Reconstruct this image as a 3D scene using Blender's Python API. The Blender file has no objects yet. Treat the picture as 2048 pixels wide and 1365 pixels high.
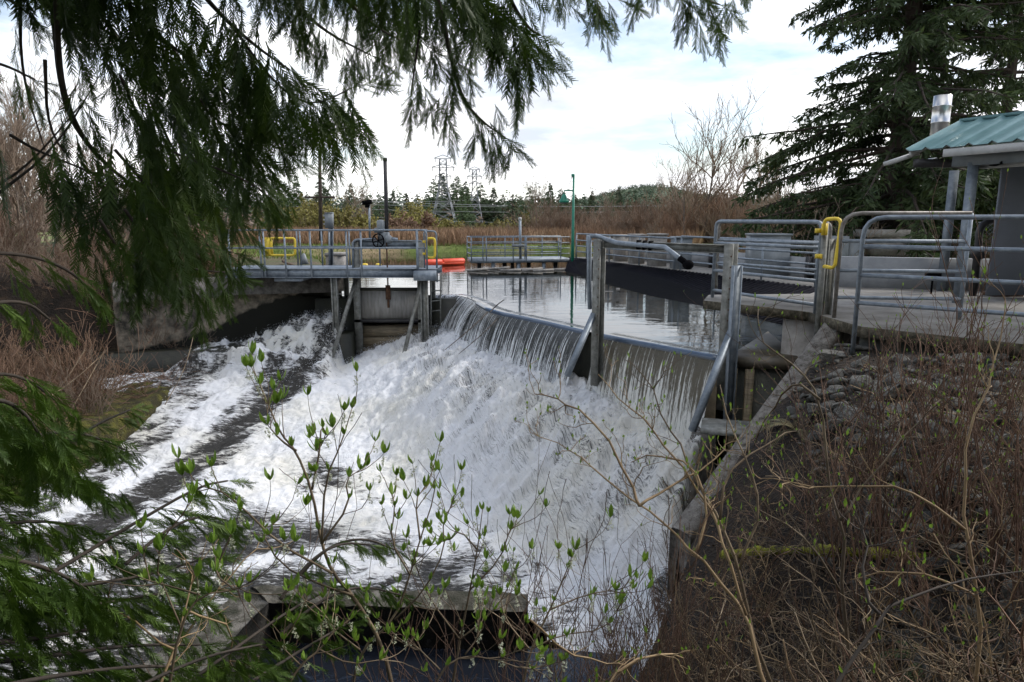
import bpy, math, random
import numpy as np
from mathutils import Vector
SC = bpy.context.scene
# ---------------- camera -------------------------------------------------
F = 1365.3; PITCH = math.radians(10.215); EYE = 2.3
cam_d = bpy.data.cameras.new('camera'); cam_d.lens = 24.0; cam_d.sensor_width = 36.0
cam_d.clip_end = 6000; cam_d.clip_start = 0.05
cam = bpy.data.objects.new('camera', cam_d); SC.collection.objects.link(cam)
cam.location = (0, 0, EYE); cam.rotation_euler = (math.pi/2 - PITCH, 0, 0)
SC.camera = cam
# ---------------- sky, sun, exposure -------------------------------------
SUN_EL, SUN_AZ = math.radians(42), math.radians(70)     # azimuth from +Y towards +X
world = bpy.data.worlds.new("World"); SC.world = world; world.use_nodes = True
nt = world.node_tree; nt.nodes.clear()
def wn(t, **k):
    n = nt.nodes.new(t)
    for a, b in k.items(): setattr(n, a, b)
    return n
L = nt.links.new
out = wn('ShaderNodeOutputWorld'); mixs = wn('ShaderNodeMixShader')
sky = wn('ShaderNodeTexSky', sky_type='NISHITA', sun_disc=False, sun_elevation=SUN_EL, sun_rotation=SUN_AZ)
bsky = wn('ShaderNodeBackground'); bsky.inputs[1].default_value = 0.12
bcl = wn('ShaderNodeBackground'); bcl.inputs[1].default_value = 1.0
L(sky.outputs[0], bsky.inputs[0])
tc = wn('ShaderNodeTexCoord'); sep = wn('ShaderNodeSeparateXYZ'); L(tc.outputs['Generated'], sep.inputs[0])
addz = wn('ShaderNodeMath', operation='ADD'); addz.inputs[1].default_value = 0.12; L(sep.outputs[2], addz.inputs[0])
mx = wn('ShaderNodeMath', operation='MAXIMUM'); mx.inputs[1].default_value = 0.05; L(addz.outputs[0], mx.inputs[0])
dx = wn('ShaderNodeMath', operation='DIVIDE'); dy = wn('ShaderNodeMath', operation='DIVIDE')
L(sep.outputs[0], dx.inputs[0]); L(mx.outputs[0], dx.inputs[1]); L(sep.outputs[1], dy.inputs[0]); L(mx.outputs[0], dy.inputs[1])
cmb = wn('ShaderNodeCombineXYZ'); L(dx.outputs[0], cmb.inputs[0]); L(dy.outputs[0], cmb.inputs[1])
n1 = wn('ShaderNodeTexNoise'); n1.inputs['Scale'].default_value = 0.75; n1.inputs['Detail'].default_value = 9; n1.inputs['Roughness'].default_value = 0.55
mp = wn('ShaderNodeMapping'); mp.inputs['Location'].default_value = (2.2, 0.3, 0); L(cmb.outputs[0], mp.inputs[0]); L(mp.outputs[0], n1.inputs['Vector'])
r1 = wn('ShaderNodeValToRGB'); r1.color_ramp.elements[0].position = 0.31; r1.color_ramp.elements[1].position = 0.53
gz1 = wn('ShaderNodeMath', operation='SUBTRACT'); gz1.inputs[1].default_value = 0.15; L(sep.outputs[2], gz1.inputs[0]); gz2 = wn('ShaderNodeMath', operation='MAXIMUM'); gz2.inputs[1].default_value = 0.0; L(gz1.outputs[0], gz2.inputs[0])
gz3 = wn('ShaderNodeMath', operation='MINIMUM'); gz3.inputs[1].default_value = 0.16; L(gz2.outputs[0], gz3.inputs[0])
gz4 = wn('ShaderNodeMath', operation='MULTIPLY_ADD'); gz4.inputs[1].default_value = -0.95; L(gz3.outputs[0], gz4.inputs[0]); L(n1.outputs[0], gz4.inputs[2])
L(gz4.outputs[0], r1.inputs[0])
n2 = wn('ShaderNodeTexNoise'); n2.inputs['Scale'].default_value = 0.55; n2.inputs['Detail'].default_value = 7; n2.inputs['Roughness'].default_value = 0.55
mp2 = wn('ShaderNodeMapping'); mp2.inputs['Location'].default_value = (-2.2, 4.6, 1.0); L(cmb.outputs[0], mp2.inputs[0]); L(mp2.outputs[0], n2.inputs['Vector'])
r2 = wn('ShaderNodeValToRGB'); r2.color_ramp.elements[0].position = 0.30; r2.color_ramp.elements[1].position = 0.60
r2.color_ramp.elements[0].color = (0.56, 0.60, 0.68, 1); r2.color_ramp.elements[1].color = (1.34, 1.32, 1.30, 1)
L(n2.outputs[0], r2.inputs[0]); L(r2.outputs[0], bcl.inputs[0])
L(r1.outputs[0], mixs.inputs[0]); L(bsky.outputs[0], mixs.inputs[1]); L(bcl.outputs[0], mixs.inputs[2]); L(mixs.outputs[0], out.inputs[0])
sun_d = bpy.data.lights.new('sun', 'SUN'); sun_d.energy = 1.8; sun_d.angle = math.radians(10); sun_d.color = (1.0, 0.96, 0.9)
sun = bpy.data.objects.new('sun', sun_d); SC.collection.objects.link(sun)
_sd = Vector((math.sin(SUN_AZ)*math.cos(SUN_EL), math.cos(SUN_AZ)*math.cos(SUN_EL), math.sin(SUN_EL)))
sun.rotation_euler = _sd.to_track_quat('Z', 'Y').to_euler()
SC.view_settings.view_transform = 'Standard'; SC.view_settings.look = 'None'
SC.view_settings.exposure = 0.6; SC.view_settings.gamma = 1.0; SC.view_settings.use_curve_mapping = False
SC.render.film_transparent = False
SC.render.engine = 'CYCLES'
SC.cycles.max_bounces = 6; SC.cycles.diffuse_bounces = 3; SC.cycles.glossy_bounces = 3
SC.cycles.transparent_max_bounces = 12; SC.cycles.transmission_bounces = 4
SC.cycles.use_adaptive_sampling = True; SC.cycles.adaptive_threshold = 0.02
SC.cycles.caustics_reflective = False; SC.cycles.caustics_refractive = False
SC.cycles.use_denoising = True

# ---------------- helpers --------------------------------------------------
_FW = np.array([0, math.cos(PITCH), -math.sin(PITCH)]); _UP = np.array([0, math.sin(PITCH), math.cos(PITCH)]); _RT = np.array([1., 0, 0])
_EYE = np.array([0, 0, EYE])
def ray(px, py): return _RT*(px-1024.0) + _FW*F + _UP*(682.5-py)
def PZ(px, py, z):                       # point of the photo on the level z
    d = ray(px, py); return _EYE + d*((z-EYE)/d[2])
def PY(px, py, Y):                       # point of the photo at the distance Y
    d = ray(px, py); return _EYE + d*(Y/d[1])
def nrm(v):
    v = np.asarray(v, float); return v/(np.linalg.norm(v)+1e-12)
rng = np.random.default_rng(7); random.seed(7)

def _h(ix, iy, iz, seed):
    h = (ix*374761393 + iy*668265263 + iz*2147483647 + seed*1274126177) & 0xffffffff
    h = ((h ^ (h >> 13))*1274126177) & 0xffffffff
    return ((h ^ (h >> 16)) & 0xffff)/65535.0
def vnoise(x, y, z=0.0, seed=0):
    x = np.asarray(x, float); y = np.asarray(y, float); z = np.zeros_like(x)+z
    ix = np.floor(x).astype(np.int64); iy = np.floor(y).astype(np.int64); iz = np.floor(z).astype(np.int64)
    fx, fy, fz = x-ix, y-iy, z-iz
    fx = fx*fx*fx*(fx*(fx*6-15)+10); fy = fy*fy*fy*(fy*(fy*6-15)+10); fz = fz*fz*fz*(fz*(fz*6-15)+10)
    r = 0
    for a in (0, 1):
        for b in (0, 1):
            for c in (0, 1):
                w = (fx if a else 1-fx)*(fy if b else 1-fy)*(fz if c else 1-fz)
                r = r + w*_h(ix+a, iy+b, iz+c, seed)
    return r
def fbm(x, y, z=0.0, oct=4, seed=0, gain=0.5):
    r = 0; a = 1.0; s = 0.0; f = 1.0
    for k in range(oct):
        r = r + a*vnoise(x*f+17.3*k, y*f-9.1*k, z*f if np.ndim(z) else z*f, seed+k); s += a; a *= gain; f *= 2.03
    return r/s
def sstep(a, b, x):
    t = np.clip((x-a)/(b-a), 0, 1); return t*t*(3-2*t)
def polydist(X, Y, poly):
    """signed distance to a closed polygon, negative inside"""
    P = np.array(poly, float); n = len(P); d = np.full(X.shape, 1e9); ins = np.zeros(X.shape, bool)
    for i in range(n):
        a = P[i]; b = P[(i+1) % n]; e = b-a
        t = np.clip(((X-a[0])*e[0]+(Y-a[1])*e[1])/(e@e), 0, 1)
        d = np.minimum(d, np.hypot(X-a[0]-t*e[0], Y-a[1]-t*e[1]))
        c = ((a[1] <= Y) != (b[1] <= Y))
        xx = a[0] + (Y-a[1])*e[0]/(e[1] if abs(e[1]) > 1e-9 else 1e-9)
        ins ^= c & (X < xx)
    return np.where(ins, -d, d)
def linedist(X, Y, line):
    """distance to an open polyline; also the arc length parameter and side (+ = left of travel)"""
    P = np.array(line, float)[:, :2]; best = np.full(np.shape(X), 1e9); S = np.zeros(np.shape(X)); side = np.zeros(np.shape(X)); acc = 0
    for i in range(len(P)-1):
        a = P[i]; e = P[i+1]-a; l = np.hypot(*e)
        t = np.clip(((X-a[0])*e[0]+(Y-a[1])*e[1])/(l*l), 0, 1)
        d = np.hypot(X-a[0]-t*e[0], Y-a[1]-t*e[1]); m = d < best-1e-9
        cr = e[0]*(Y-a[1])-e[1]*(X-a[0])
        best = np.where(m, d, best); S = np.where(m, acc+t*l, S); side = np.where(m, np.sign(cr), side); acc += l
    return best, S, side

def tag(o, label=None, cat=None, group=None, kind=None):
    if label: o['label'] = label
    if cat: o['category'] = cat
    if group: o['group'] = group
    if kind: o['kind'] = kind
    return o
def thing(name, label, cat, loc=(0, 0, 0), group=None):
    o = bpy.data.objects.new(name, None); SC.collection.objects.link(o); o.empty_display_size = 0.1
    o.location = [float(c) for c in loc]; return tag(o, label, cat, group)
def mk(name, V, Fc, m, parent=None, smooth=False, uv=None, attr=None):
    """link arrays of vertices and faces as ONE mesh object (faces: list of arrays of quads and tris)"""
    V = np.asarray(V, np.float64).reshape(-1, 3)
    loc = (0, 0, 0)
    if parent is not None:
        V = V - np.array(parent_world(parent))
    me = bpy.data.meshes.new(name)
    fl = [np.asarray(f, np.int32) for f in (Fc if isinstance(Fc, (list, tuple)) and len(Fc) and np.ndim(Fc[0]) == 2 else [Fc]) if len(f)]
    nl = sum(f.size for f in fl); nf = sum(len(f) for f in fl)
    me.vertices.add(len(V)); me.vertices.foreach_set('co', V.astype(np.float32).ravel())
    me.loops.add(nl); me.loops.foreach_set('vertex_index', np.concatenate([f.ravel() for f in fl]))
    me.polygons.add(nf)
    tot = np.concatenate([np.full(len(f), f.shape[1], np.int32) for f in fl])
    st = np.concatenate([[0], np.cumsum(tot)[:-1]]).astype(np.int32)
    me.polygons.foreach_set('loop_start', st); me.polygons.foreach_set('loop_total', tot)
    if smooth: me.polygons.foreach_set('use_smooth', np.ones(nf, bool))
    if uv is not None:
        ul = me.uv_layers.new(name='UVMap'); idx = np.concatenate([f.ravel() for f in fl])
        ul.data.foreach_set('uv', np.asarray(uv, np.float32)[idx].ravel())
    for k, a in (attr or {}).items():
        at = me.attributes.new(k, 'FLOAT', 'POINT'); at.data.foreach_set('value', np.asarray(a, np.float32).ravel())
    me.update(calc_edges=True); me.validate()
    me.materials.append(m)
    o = bpy.data.objects.new(name, me); SC.collection.objects.link(o)
    if parent is not None: o.parent = parent
    return o
_PW = {}
def parent_world(p):
    w = np.zeros(3)
    while p is not None:
        w += np.array(p.location); p = p.parent
    return w
class MB:
    def __init__(s): s.v = []; s.q = []; s.t = []; s.n = 0
    def add(s, V, Q=None, T=None):
        V = np.asarray(V, float).reshape(-1, 3)
        if Q is not None and len(Q): s.q.append(np.asarray(Q, int)+s.n)
        if T is not None and len(T): s.t.append(np.asarray(T, int)+s.n)
        s.v.append(V); s.n += len(V); return s
    def build(s, name, m, parent=None, smooth=False):
        fs = []
        if s.q: fs.append(np.concatenate(s.q))
        if s.t: fs.append(np.concatenate(s.t))
        return mk(name, np.concatenate(s.v), fs, m, parent, smooth)
    def box(s, a, b):
        x0, y0, z0 = np.minimum(a, b); x1, y1, z1 = np.maximum(a, b)
        V = [(x0,y0,z0),(x1,y0,z0),(x1,y1,z0),(x0,y1,z0),(x0,y0,z1),(x1,y0,z1),(x1,y1,z1),(x0,y1,z1)]
        return s.add(V, [(3,2,1,0),(4,5,6,7),(0,1,5,4),(1,2,6,5),(2,3,7,6),(3,0,4,7)])
    def obox(s, c, ax, ay, az):
        """box from its centre and three half-axis vectors"""
        c, ax, ay, az = (np.asarray(k, float) for k in (c, ax, ay, az))
        V = [c+i*ax+j*ay+k*az for k in (-1, 1) for (i, j) in ((-1,-1),(1,-1),(1,1),(-1,1))]
        return s.add(V, [(3,2,1,0),(4,5,6,7),(0,1,5,4),(1,2,6,5),(2,3,7,6),(3,0,4,7)])
    def beam(s, a, b, w, h, up=(0, 0, 1)):
        a = np.asarray(a, float); b = np.asarray(b, float); d = nrm(b-a); up = np.asarray(up, float)
        if abs(d@up) > 0.98: up = np.array([0., 1, 0])
        sd = nrm(np.cross(d, up)); u = np.cross(sd, d)
        return s.obox((a+b)/2, (b-a)/2, sd*w/2, u*h/2)
    def channel(s, a, b, w, h, t, face=(0, -1, 0)):
        """I section: two flanges and a web; web normal = face"""
        a = np.asarray(a, float); b = np.asarray(b, float); d = nrm(b-a); f = nrm(np.asarray(face, float)-d*(d@np.asarray(face, float))); sd = np.cross(d, f)
        m = (a+b)/2; hl = (b-a)/2
        s.obox(m, hl, sd*(w/2-t), f*t/2)
        for k in (-1, 1): s.obox(m+sd*k*(w/2-t/2), hl, sd*t/2, f*h/2)
        return s
    def prism(s, pts, z0, z1):
        pts = np.asarray(pts, float); n = len(pts)
        z0 = np.zeros(n)+z0; z1 = np.zeros(n)+z1
        V = np.concatenate([np.c_[pts[:, :2], z0], np.c_[pts[:, :2], z1], [[*pts[:, :2].mean(0), z0.mean()], [*pts[:, :2].mean(0), z1.mean()]]])
        Q = [(i, (i+1) % n, n+(i+1) % n, n+i) for i in range(n)]
        T = [((i+1) % n, i, 2*n) for i in range(n)] + [(n+i, n+(i+1) % n, 2*n+1) for i in range(n)]
        return s.add(V, Q, T)
    def tube(s, pts, r, n=8, cap=True):
        pts = np.asarray(pts, float); m = len(pts); r = np.linspace(r[0], r[1], m) if isinstance(r, tuple) else np.zeros(m)+r
        t = np.gradient(pts, axis=0); t /= (np.linalg.norm(t, axis=1, keepdims=True)+1e-12)
        u = np.array([0, 0, 1.]) if abs(t[0, 2]) < 0.9 else np.array([1., 0, 0])
        A = np.zeros_like(pts); 
        u = nrm(np.cross(t[0], u))
        for i in range(m):
            u = nrm(u - t[i]*(u@t[i])); A[i] = u
        B = np.cross(t, A); an = np.linspace(0, 2*math.pi, n, endpoint=False)
        V = pts[:, None, :] + r[:, None, None]*(A[:, None, :]*np.cos(an)[None, :, None] + B[:, None, :]*np.sin(an)[None, :, None])
        i = np.arange(m-1)[:, None]*n; j = np.arange(n)[None, :]; j2 = (j+1) % n
        Q = np.stack([i+j, i+j2, i+n+j2, i+n+j], -1).reshape(-1, 4)
        V = V.reshape(-1, 3)
        if cap:
            V = np.concatenate([V, [pts[0], pts[-1]]]); T = [((k+1) % n, k, m*n) for k in range(n)] + [((m-1)*n+k, (m-1)*n+(k+1) % n, m*n+1) for k in range(n)]
            return s.add(V, Q, T)
        return s.add(V, Q)
    def lathe(s, c, prof, n=16, axis=(0, 0, 1)):
        """profile of (radius, height) about an axis"""
        ax = nrm(axis); u = nrm(np.cross(ax, (0, 0, 1.) if abs(ax[2]) < 0.9 else (1., 0, 0))); w = np.cross(ax, u)
        c = np.asarray(c, float); an = np.linspace(0, 2*math.pi, n, endpoint=False); m = len(prof)
        V = np.array([[c+ax*h+r*(u*math.cos(a)+w*math.sin(a)) for a in an] for r, h in prof]).reshape(-1, 3)
        i = np.arange(m-1)[:, None]*n; j = np.arange(n)[None, :]; j2 = (j+1) % n
        return s.add(V, np.stack([i+j, i+j2, i+n+j2, i+n+j], -1).reshape(-1, 4))
def arc(a, b, c, r, k=5):
    """corner at b between a and c rounded with radius r"""
    a, b, c = (np.asarray(q, float) for q in (a, b, c)); p = b+nrm(a-b)*r; q = b+nrm(c-b)*r
    return [(1-t)**2*p+2*t*(1-t)*b+t*t*q for t in np.linspace(0, 1, k)]
def grid_faces(nx, ny):
    i = np.arange(nx-1)[:, None]; j = np.arange(ny-1)[None, :]; k = i*ny+j
    return np.stack([k, k+ny, k+ny+1, k+1], -1).reshape(-1, 4)
def resample(pts, step):
    pts = np.asarray(pts, float); d = np.r_[0, np.cumsum(np.linalg.norm(np.diff(pts, axis=0), axis=1))]
    n = max(2, int(d[-1]/step)+1); t = np.linspace(0, d[-1], n)
    return np.stack([np.interp(t, d, pts[:, k]) for k in range(pts.shape[1])], 1)
def smooth_line(pts, it=2):
    pts = np.asarray(pts, float)
    for _ in range(it):
        q = 0.75*pts[:-1]+0.25*pts[1:]; r = 0.25*pts[:-1]+0.75*pts[1:]
        mid = np.empty((2*len(q), pts.shape[1])); mid[0::2] = q; mid[1::2] = r
        pts = np.concatenate([pts[:1], mid, pts[-1:]])
    return pts

# ---------------- materials -------------------------------------------------
def mat(name, stops, scale=4.0, rough=0.8, bump=0.0, bscale=None, metal=0.0, detail=6, dist=0.0, stretch=(1, 1, 1), spec=0.5, vor=0.0, trans=0.0, rand=0.0):
    m = bpy.data.materials.new(name); m.use_nodes = True; t = m.node_tree; N = t.nodes; K = t.links.new
    b = N['Principled BSDF']; b.inputs['Roughness'].default_value = rough; b.inputs['Metallic'].default_value = metal
    b.inputs['Specular IOR Level'].default_value = spec
    tc = N.new('ShaderNodeTexCoord'); mp = N.new('ShaderNodeMapping'); mp.inputs['Scale'].default_value = stretch
    K(tc.outputs['Object'], mp.inputs[0])
    n = N.new('ShaderNodeTexNoise'); n.inputs['Scale'].default_value = scale; n.inputs['Detail'].default_value = detail; n.inputs['Roughness'].default_value = 0.65
    n.inputs['Distortion'].default_value = dist; K(mp.outputs[0], n.inputs['Vector'])
    r = N.new('ShaderNodeValToRGB'); cr = r.color_ramp
    while len(cr.elements) < len(stops): cr.elements.new(0.5)
    for i, (p, c) in enumerate(stops):
        cr.elements[i].position = p; cr.elements[i].color = (*c, 1)
    K(n.outputs[0], r.inputs[0]); last = r.outputs[0]
    if rand:
        oi = N.new('ShaderNodeObjectInfo'); hs = N.new('ShaderNodeHueSaturation'); mr = N.new('ShaderNodeMapRange')
        mr.inputs['To Min'].default_value = 1-rand; mr.inputs['To Max'].default_value = 1+rand
        K(oi.outputs['Random'], mr.inputs['Value']); K(mr.outputs[0], hs.inputs['Value']); K(last, hs.inputs['Color']); last = hs.outputs[0]
    K(last, b.inputs['Base Color'])
    if bump:
        n2 = N.new('ShaderNodeTexNoise'); n2.inputs['Scale'].default_value = bscale or scale*5; n2.inputs['Detail'].default_value = 5
        K(mp.outputs[0], n2.inputs['Vector'])
        bp = N.new('ShaderNodeBump'); bp.inputs['Strength'].default_value = bump; bp.inputs['Distance'].default_value = 0.02
        K(n2.outputs[0], bp.inputs['Height']); K(bp.outputs[0], b.inputs['Normal'])
    if trans:
        tr = N.new('ShaderNodeBsdfTranslucent'); K(last, tr.inputs[0]); ms = N.new('ShaderNodeMixShader'); ms.inputs[0].default_value = trans
        K(b.outputs[0], ms.inputs[1]); K(tr.outputs[0], ms.inputs[2]); K(ms.outputs[0], N['Material Output'].inputs[0])
    return m
M = {}
M['galv'] = mat('galvanised steel', [(0.3, (0.16, 0.19, 0.22)), (0.7, (0.33, 0.37, 0.41))], 9, 0.5, 0.1, 60, metal=0.35)
M['galv_dirty'] = mat('weathered steel', [(0.3, (0.10, 0.10, 0.085)), (0.55, (0.24, 0.24, 0.215)), (0.75, (0.36, 0.37, 0.35))], 7, 0.6, 0.2, 50, metal=0.2)
M['galv_warm'] = mat('tarnished steel', [(0.35, (0.14, 0.12, 0.10)), (0.7, (0.30, 0.28, 0.25))], 12, 0.55, 0.1, 70, metal=0.2)
M['conc'] = mat('concrete deck', [(0.25, (0.15, 0.135, 0.115)), (0.5, (0.27, 0.25, 0.22)), (0.75, (0.36, 0.34, 0.31))], 2.2, 0.9, 0.25, 40)
M['conc_rough'] = mat('rough old concrete', [(0.3, (0.045, 0.04, 0.034)), (0.5, (0.13, 0.12, 0.105)), (0.7, (0.24, 0.225, 0.20))], 5, 0.95, 0.9, 45, detail=10)
M['conc_wet'] = mat('wet mossy concrete', [(0.3, (0.010, 0.011, 0.008)), (0.6, (0.035, 0.035, 0.022)), (0.8, (0.07, 0.065, 0.04))], 4, 0.5, 0.6, 30)
M['conc_panel'] = mat('grey panel', [(0.3, (0.25, 0.26, 0.27)), (0.7, (0.36, 0.37, 0.38))], 3, 0.75, 0.1, 30)
M['conc_pale'] = mat('pale concrete', [(0.3, (0.22, 0.20, 0.18)), (0.7, (0.42, 0.40, 0.37))], 5, 0.9, 0.3, 30)
M['board'] = mat('wet timber boards', [(0.3, (0.07, 0.055, 0.035)), (0.6, (0.24, 0.19, 0.12)), (0.8, (0.36, 0.30, 0.21))], 3, 0.6, 0.4, 25, stretch=(1, 1, 6))
M['plate'] = mat('grey gate plate', [(0.3, (0.22, 0.21, 0.19)), (0.7, (0.40, 0.38, 0.35))], 5, 0.6, 0.1, 20, stretch=(3, 3, 0.5))
M['rust'] = mat('rusty steel', [(0.3, (0.05, 0.025, 0.015)), (0.7, (0.16, 0.08, 0.04))], 14, 0.85, 0.3, 60)
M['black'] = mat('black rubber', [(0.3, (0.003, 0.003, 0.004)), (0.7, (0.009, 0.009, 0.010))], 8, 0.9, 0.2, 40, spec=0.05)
M['screen'] = mat('black screen bars', [(0.3, (0.010, 0.010, 0.013)), (0.7, (0.022, 0.022, 0.028))], 6, 0.9, 0.2, 40, spec=0.03)
M['darkpost'] = mat('dark painted steel', [(0.3, (0.014, 0.013, 0.014)), (0.7, (0.045, 0.042, 0.042))], 8, 0.5, 0.1, 40)
M['yellow'] = mat('yellow paint', [(0.3, (0.75, 0.50, 0.03)), (0.7, (0.88, 0.66, 0.07))], 6, 0.45, 0.05, 40)
M['orange'] = mat('orange buoy skin', [(0.3, (0.70, 0.055, 0.02)), (0.7, (0.85, 0.10, 0.035))], 4, 0.5, 0.1, 10)
M['green'] = mat('green paint', [(0.3, (0.01, 0.16, 0.10)), (0.7, (0.02, 0.24, 0.15))], 6, 0.4)
M['roof'] = mat('green metal roofing', [(0.3, (0.10, 0.20, 0.20)), (0.7, (0.17, 0.30, 0.30))], 3, 0.35, 0.05, 20, metal=0.25)
M['silver'] = mat('polished flue', [(0.3, (0.55, 0.55, 0.55)), (0.7, (0.75, 0.75, 0.74))], 3, 0.32, metal=1.0)
M['white'] = mat('white trim', [(0.3, (0.40, 0.40, 0.38)), (0.7, (0.58, 0.57, 0.55))], 5, 0.6)
M['greywall'] = mat('grey cladding', [(0.3, (0.15, 0.165, 0.19)), (0.7, (0.19, 0.205, 0.235))], 1.5, 0.8, 0.05, 60)
M['cabinet'] = mat('grey cabinet', [(0.3, (0.17, 0.19, 0.20)), (0.7, (0.24, 0.26, 0.27))], 4, 0.45)
M['moss'] = mat('bright moss', [(0.34, (0.04, 0.03, 0.014)), (0.42, (0.16, 0.16, 0.018)), (0.7, (0.42, 0.42, 0.03))], 7, 0.95, 1.0, 60)
M['rock'] = mat('grey rock', [(0.3, (0.03, 0.028, 0.022)), (0.5, (0.095, 0.092, 0.08)), (0.7, (0.21, 0.205, 0.185))], 4, 0.9, 0.8, 18, rand=0.35)
M['bark'] = mat('bark', [(0.3, (0.025, 0.018, 0.014)), (0.7, (0.085, 0.062, 0.048))], 9, 0.95, 0.8, 30, stretch=(1, 1, 0.3))
M['bark_pale'] = mat('pale bark', [(0.3, (0.10, 0.08, 0.065)), (0.7, (0.22, 0.185, 0.155))], 5, 0.9)
M['twig'] = mat('brown twigs', [(0.3, (0.05, 0.034, 0.020)), (0.5, (0.15, 0.108, 0.064)), (0.7, (0.36, 0.28, 0.18))], 2.5, 0.8, rand=0.3)
M['twig_red'] = mat('reddish twigs', [(0.3, (0.065, 0.036, 0.024)), (0.7, (0.22, 0.13, 0.082))], 3, 0.8, rand=0.3)
M['twig_tan'] = mat('tan branches', [(0.3, (0.17, 0.105, 0.05)), (0.7, (0.46, 0.33, 0.18))], 3, 0.75)
M['twig_dark'] = mat('dark branches', [(0.3, (0.03, 0.025, 0.02)), (0.7, (0.09, 0.07, 0.055))], 5, 0.85)
M['leaf'] = mat('spring leaves', [(0.3, (0.10, 0.20, 0.02)), (0.7, (0.28, 0.43, 0.055))], 30, 0.5, trans=0.35)
M['flower'] = mat('white blossom', [(0.3, (0.45, 0.48, 0.30)), (0.7, (0.75, 0.76, 0.62))], 20, 0.6, trans=0.3)
M['cedar'] = mat('cedar foliage', [(0.35, (0.026, 0.054, 0.007)), (0.6, (0.068, 0.122, 0.013)), (0.8, (0.15, 0.21, 0.02))], 2.2, 0.55, trans=0.3)
M['cedar_lo'] = mat('fresh cedar foliage', [(0.35, (0.042, 0.090, 0.010)), (0.6, (0.100, 0.175, 0.018)), (0.8, (0.20, 0.27, 0.03))], 2.2, 0.55, trans=0.22)
M['fir'] = mat('fir needles', [(0.3, (0.022, 0.040, 0.014)), (0.55, (0.055, 0.085, 0.026)), (0.8, (0.12, 0.15, 0.045))], 1.3, 0.7, trans=0.3)
M['conif'] = mat('distant conifer needles', [(0.3, (0.040, 0.068, 0.034)), (0.7, (0.11, 0.15, 0.065))], 0.5, 0.8, rand=0.4)  # needle colour lightened to carry the haze of distance
M['willow'] = mat('budding willow', [(0.3, (0.17, 0.15, 0.035)), (0.7, (0.32, 0.29, 0.09))], 0.6, 0.9, rand=0.25)
M['brush'] = mat('brown brush', [(0.3, (0.12, 0.07, 0.045)), (0.55, (0.24, 0.15, 0.095)), (0.8, (0.36, 0.27, 0.18))], 0.5, 0.9, rand=0.3)
M['brush_grey'] = mat('grey bare twigs', [(0.3, (0.17, 0.125, 0.09)), (0.7, (0.34, 0.26, 0.19))], 0.6, 0.9, rand=0.25)
M['reed'] = mat('dry reeds', [(0.3, (0.20, 0.11, 0.065)), (0.55, (0.34, 0.22, 0.13)), (0.8, (0.46, 0.33, 0.20))], 0.35, 0.95)
M['grass'] = mat('fresh grass', [(0.3, (0.16, 0.17, 0.05)), (0.7, (0.20, 0.29, 0.06))], 0.6, 0.9)
M['litter'] = mat('dead fern and litter', [(0.3, (0.06, 0.035, 0.02)), (0.7, (0.20, 0.13, 0.07))], 6, 0.9)
M['pylon'] = mat('pylon steel', [(0.3, (0.20, 0.21, 0.23)), (0.7, (0.30, 0.31, 0.33))], 1, 0.6)
M['wire'] = mat('power cable', [(0.3, (0.30, 0.31, 0.33)), (0.7, (0.42, 0.43, 0.45))], 1, 0.6)
# ======================= THE SETTING =======================================
DK = 0.8          # level of the near concrete deck
CREST = [PZ(*p, 0.0)[:2] for p in ((905, 590), (930, 594), (955, 604), (985, 622), (1080, 641), (1185, 666), (1300, 688), (1440, 714))]
CREST = smooth_line(np.array(CREST), 1)
GX0 = -5.45; GATE_Y = 20.0
RIV = [(-5.4, 20.9), (-8.5, 20.0), (-8.3, 18.6)]+[tuple(PZ(*p)[:2]) for p in ((330, 825, -2.3), (230, 890, -2.6), (100, 960, -2.9), (-60, 1030, -3.0))]+[(-14, 10.6), (-26, 6), (-26, -3), (-12, 3.2), (-3.8, 5.3), (0.4, 5.4), (1.5, 7.1), (2.3, 8.35), (5.0, 10.3), (7.6, 12.2), (7.6, 13.0), (4.2, 13.4), (0.5, 18), (-1.2, 21)]
LOWB = [(-8.3, 19.3), (-10.9, 18.0), (-14, 16.5), (-16, 12), (-12, 10.6), (-9, 13), (-8.0, 15.9)]
RACK_T = [PZ(1140, 515, 0.46)[:2], PZ(1624, 574, 0.46)[:2]]
RACK_B = [PZ(1132, 541, 0.0)[:2], PZ(1387, 602, 0.0)[:2]]
rt0, rt1 = map(np.array, RACK_T); rb0, rb1 = map(np.array, RACK_B)
rt2 = rt1 + (rt1-rt0)*0.35; rb2 = rb1+(rb1-rb0)*0.62
POND = [(-5.6, 20.3), (-6.0, 24), (-8.8, 33), (-13, 41), (-8, 46), (2, 47.5), (6.5, 45), (5.2, 34), tuple(rt0+(0.3, 0)), tuple(rt2), (9.2, 11.5), (3.5, 11), (0, 17), (-1.2, 20.1)]
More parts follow.
